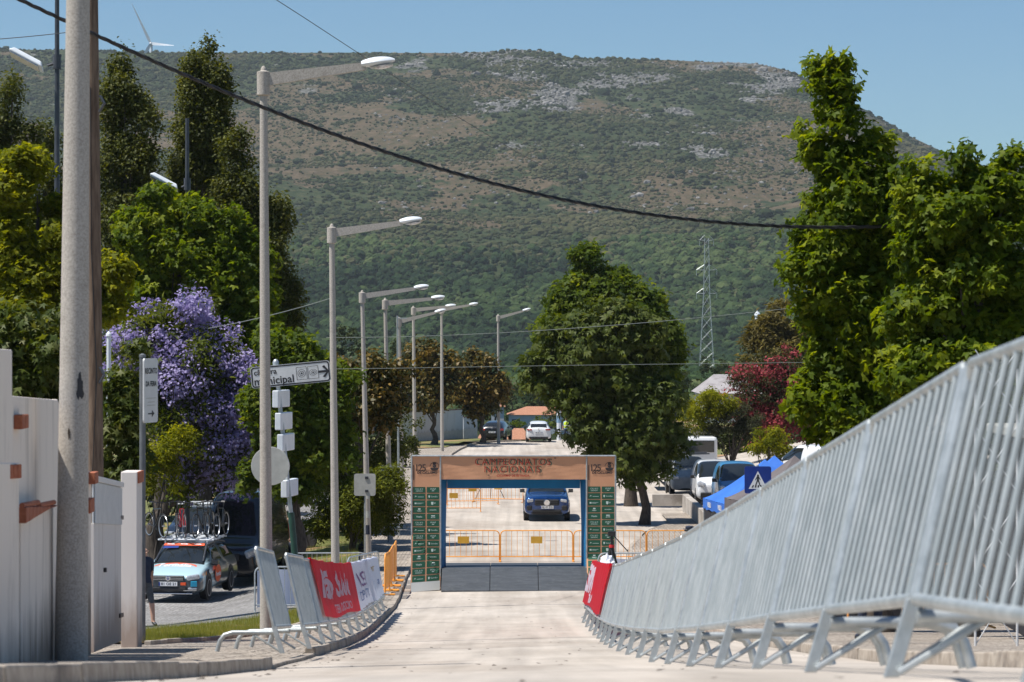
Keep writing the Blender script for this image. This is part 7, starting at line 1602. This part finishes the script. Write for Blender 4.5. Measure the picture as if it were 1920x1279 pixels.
t = empty('stone_wall', at(1340, 850, 172), 0, 'rough stone garden wall behind the clipped olive', 'wall')
for i in range(11):
    for j in range(4):
        mb = MB(); mb.box((-3 + i * .8 + (.4 if j % 2 else 0), 0, .2 + j * .42), (.76, .4 + random.uniform(-.04, .04), .39)); mb.build('stone', M['stone'], t)
t = empty('post', at(1048, 826, 196), 0, 'pale round post at the end of the road beside the officer', 'post'); mb = MB(); mb.tube([(0, 0, -.5), (0, 0, 2.2)], .17, 14); mb.build('shaft', M['lamp_white'], t, smooth=True, fix=False); mb = MB(); mb.lathe([(.175, 0), (.175, .5)], (0, 0, 1.3), 14); mb.build('poster', M['shirt_blue'], t)
# ------------------------------------------------------------------ pylon, turbine, wires
t = empty('power_pylon', at(1325, 706, 800), 0, 'lattice steel electricity pylon in front of the mountain', 'pylon'); h = (706 - 447) * 800 / F; S_ = 800 / F
mb = MB(); wd = lambda z: (14 - 8.5 * min(1, z / (h * .62))) * S_ if z < h * .62 else (5.5 - 1.8 * (z - h * .62) / (h * .38)) * S_
zs = [h * (1 - (1 - i / 13) ** 1.15) for i in range(14)]
for i in range(13):
    a, c = wd(zs[i]), wd(zs[i + 1])
    for sx, sy in ((1, 1), (1, -1), (-1, -1), (-1, 1)):
        mb.tube([(sx * a, sy * a, zs[i]), (sx * c, sy * c, zs[i + 1])], .045, 4)
        nx_, ny_ = (-sy, sx); mb.tube([(sx * a, sy * a, zs[i]), (nx_ * c * (1 if True else 1), ny_ * c, zs[i + 1])], .03, 4); mb.tube([(nx_ * a, ny_ * a, zs[i]), (sx * c, sy * c, zs[i + 1])], .03, 4)
mb.build('lattice', M['galv'], t, fix=False, kind='stuff')
for z in (h * .60, h * .77, h * .985):
    ww = 19 * S_ if z < h * .9 else 13 * S_
    for s in (-1, 1): mb = MB(); mb.tube([(s * wd(z), 0, z), (s * ww, 0, z + .1)], .07, 4); mb.tube([(s * wd(z), 0, z + 1.6), (s * ww, 0, z + .1)], .06, 4); mb.tube([(s * ww, 0, z), (s * ww, 0, z - 1.6)], .06, 4); mb.build('cross_arm', M['galv'], t, fix=False)
t = empty('wind_turbine', (at(283, 84, 3395).x, 3395, float(hill_z(at(283, 84, 3395).x, 3395))), 0, 'white wind turbine just showing over the ridge', 'wind turbine'); hub = at(283, 82, 3395) - t.location
mb = MB(); mb.tube([(0, 3, -10), (hub.x, 3, hub.z)], [2.4, 1.6], 12); mb.build('tower', M['lamp_white'], t); mb = MB(); mb.box((hub.x, 4, hub.z), (4, 10, 4)); mb.build('nacelle', M['sign_back'], t, bevel=1); mb = MB(); mb.lathe([(0, -4), (1.8, -2), (2.2, 0)], (hub.x, 0, hub.z), 12, axis='y'); mb.build('hub', M['lamp_white'], t)
for (ex, ey) in ((248, 8), (352, 88), (240, 160)):
    e = at(ex, ey, 3392) - t.location; u = (e - hub).normalized(); w_ = Vector((-u.z, 0, u.x)); mb = MB(); L_ = 56 if ex != 352 else 30; prof = [(0, 1.2), (.12, 2.0), (.3, 1.6), (.7, .9), (1, .25)]
    mb.grid([[hub + u * L_ * f + w_ * ww * s + Vector((0, -2 + .5 * s, 0)) for s in (-1, 0, 1)] for f, ww in prof]); mb.build('blade', M['lamp_white'], t, fix=False)
def cable(name, label, pts, d0, d1, r, cat='cable', twist=0, mt='black', n=90, group=None):
    pts = sorted(pts); P0 = at(pts[0][0], pts[0][1], d0); t = empty(name, P0, 0, label, cat, group); xs_ = [p[0] for p in pts]; ys_ = [p[1] for p in pts]
    cf = np.polyfit(xs_, ys_, min(4, len(pts) - 1)); out = []
    for i in range(n + 1):
        f = i / n; px = xs_[0] + (xs_[-1] - xs_[0]) * f; out.append(at(px, float(np.polyval(cf, px)), d0 + (d1 - d0) * f) - P0)
    if twist:
        for q in range(3):
            mb = MB(); o2 = []
            m_ = n * 8
            for i in range(m_ + 1):
                f = i / m_ * n; k = min(n - 1, int(f)); p = out[k].lerp(out[k + 1], f - k); a = f * 2.2 + q * 2.094; o2.append(p + Vector((0, math.cos(a), math.sin(a))) * r * .62)
            mb.tube(o2, r * .55, 5); mb.build('strand', M[mt], t, smooth=True, fix=False)
    else: mb = MB(); mb.tube(out, r, 5); mb.build('wire', M[mt], t, fix=False)
    return t
cable('overhead_cable', 'thick twisted black cable sagging across the whole view', [(-250, -135), (40, 0), (200, 72), (490, 205), (800, 310), (1000, 360), (1200, 398), (1400, 420), (1545, 427), (1700, 425), (1920, 402), (2150, 365)], 30, 42, .024, twist=1)
M['wire_grey'] = mat('thin_grey_wire', (.06, .06, .065), rough=.6); M['wire_pale'] = mat('thin_pale_wire', (.20, .22, .20), rough=.6)
cable('thin_wire', 'thin wire slanting from the top edge down across the mountain', [(490, -18), (700, 118), (940, 268), (1150, 380), (1500, 520)], 60, 120, .010, 'wire', mt='wire_grey')
cable('thin_wire', 'thin wire between the second lamp and the trees at the right', [(612, 633), (860, 628), (1200, 606), (1490, 577), (1980, 500)], 59.5, 70, .008, 'wire', mt='wire_pale')
cable('thin_wire', 'lower thin wire crossing in front of the chestnut', [(622, 692), (900, 688), (1240, 683), (1490, 680), (1960, 660)], 60, 72, .007, 'wire', mt='wire_pale')
cable('thin_wire', 'thin wire from the second lamp down to the jacaranda', [(390, 616), (500, 593), (618, 560)], 62, 59.6, .009, 'wire', mt='wire_pale')
cable('thin_wire', 'short thin wire at the top left edge', [(-40, 76), (60, 68), (165, 56)], 60, 60, .010, 'wire', mt='wire_grey')
# small street lights among the trees and litter on the road
for i, (px, py, pb, d, lab) in enumerate([(1420, 592, 640, 220, 'small white globe lamp beside the brown evergreen'), (64, 600, 700, 48, 'small white lamp among the oak leaves above the wall'), (204, 630, 900, 48, 'white lamp column with cone head right of the wooden pole'), (228, 770, 960, 52, 'thin pale column left of the jacaranda')]):
    b = at(px, pb, d); zb = min(b.z, gz(b.x, d)); b.z = zb; tp_ = at(px, py, d) - b; t = empty('small_lamp', b, 0, lab, 'lamp'); mb = MB(); mb.tube([(0, 0, 0), tp_], .05 * d / 60, 8); mb.build('pole', M['lamp_white'], t); mb = MB(); s = d / F; mb.lathe([(6 * s, 0), (5 * s, 4 * s), (1 * s, 9 * s)], tuple(tp_), 10); mb.build('lamp_head', M['lamp_white'], t)
dr = random.Random(3); mb = MB()
for i in range(260):
    y = dr.uniform(8, 70); x = dr.choice([dr.uniform(kerbL(y) + .02, kerbL(y) + .5), dr.uniform(-2, 3)]); r_ = dr.uniform(.008, .022); z = gz(x, y) + .003
    a = dr.random() * 6; mb.add([(x + r_ * 1.5 * math.cos(a + k), y + r_ * 1.5 * math.sin(a + k), z + (.006 if k == 1.57 else .001)) for k in (0, 1.57, 3.1, 4.4)], [(0, 1, 2, 3)])
tag(mb.build('fallen_leaves', M['bark'], fix=False), 'small dry leaves and bits of litter lying on the concrete road', kind='stuff')
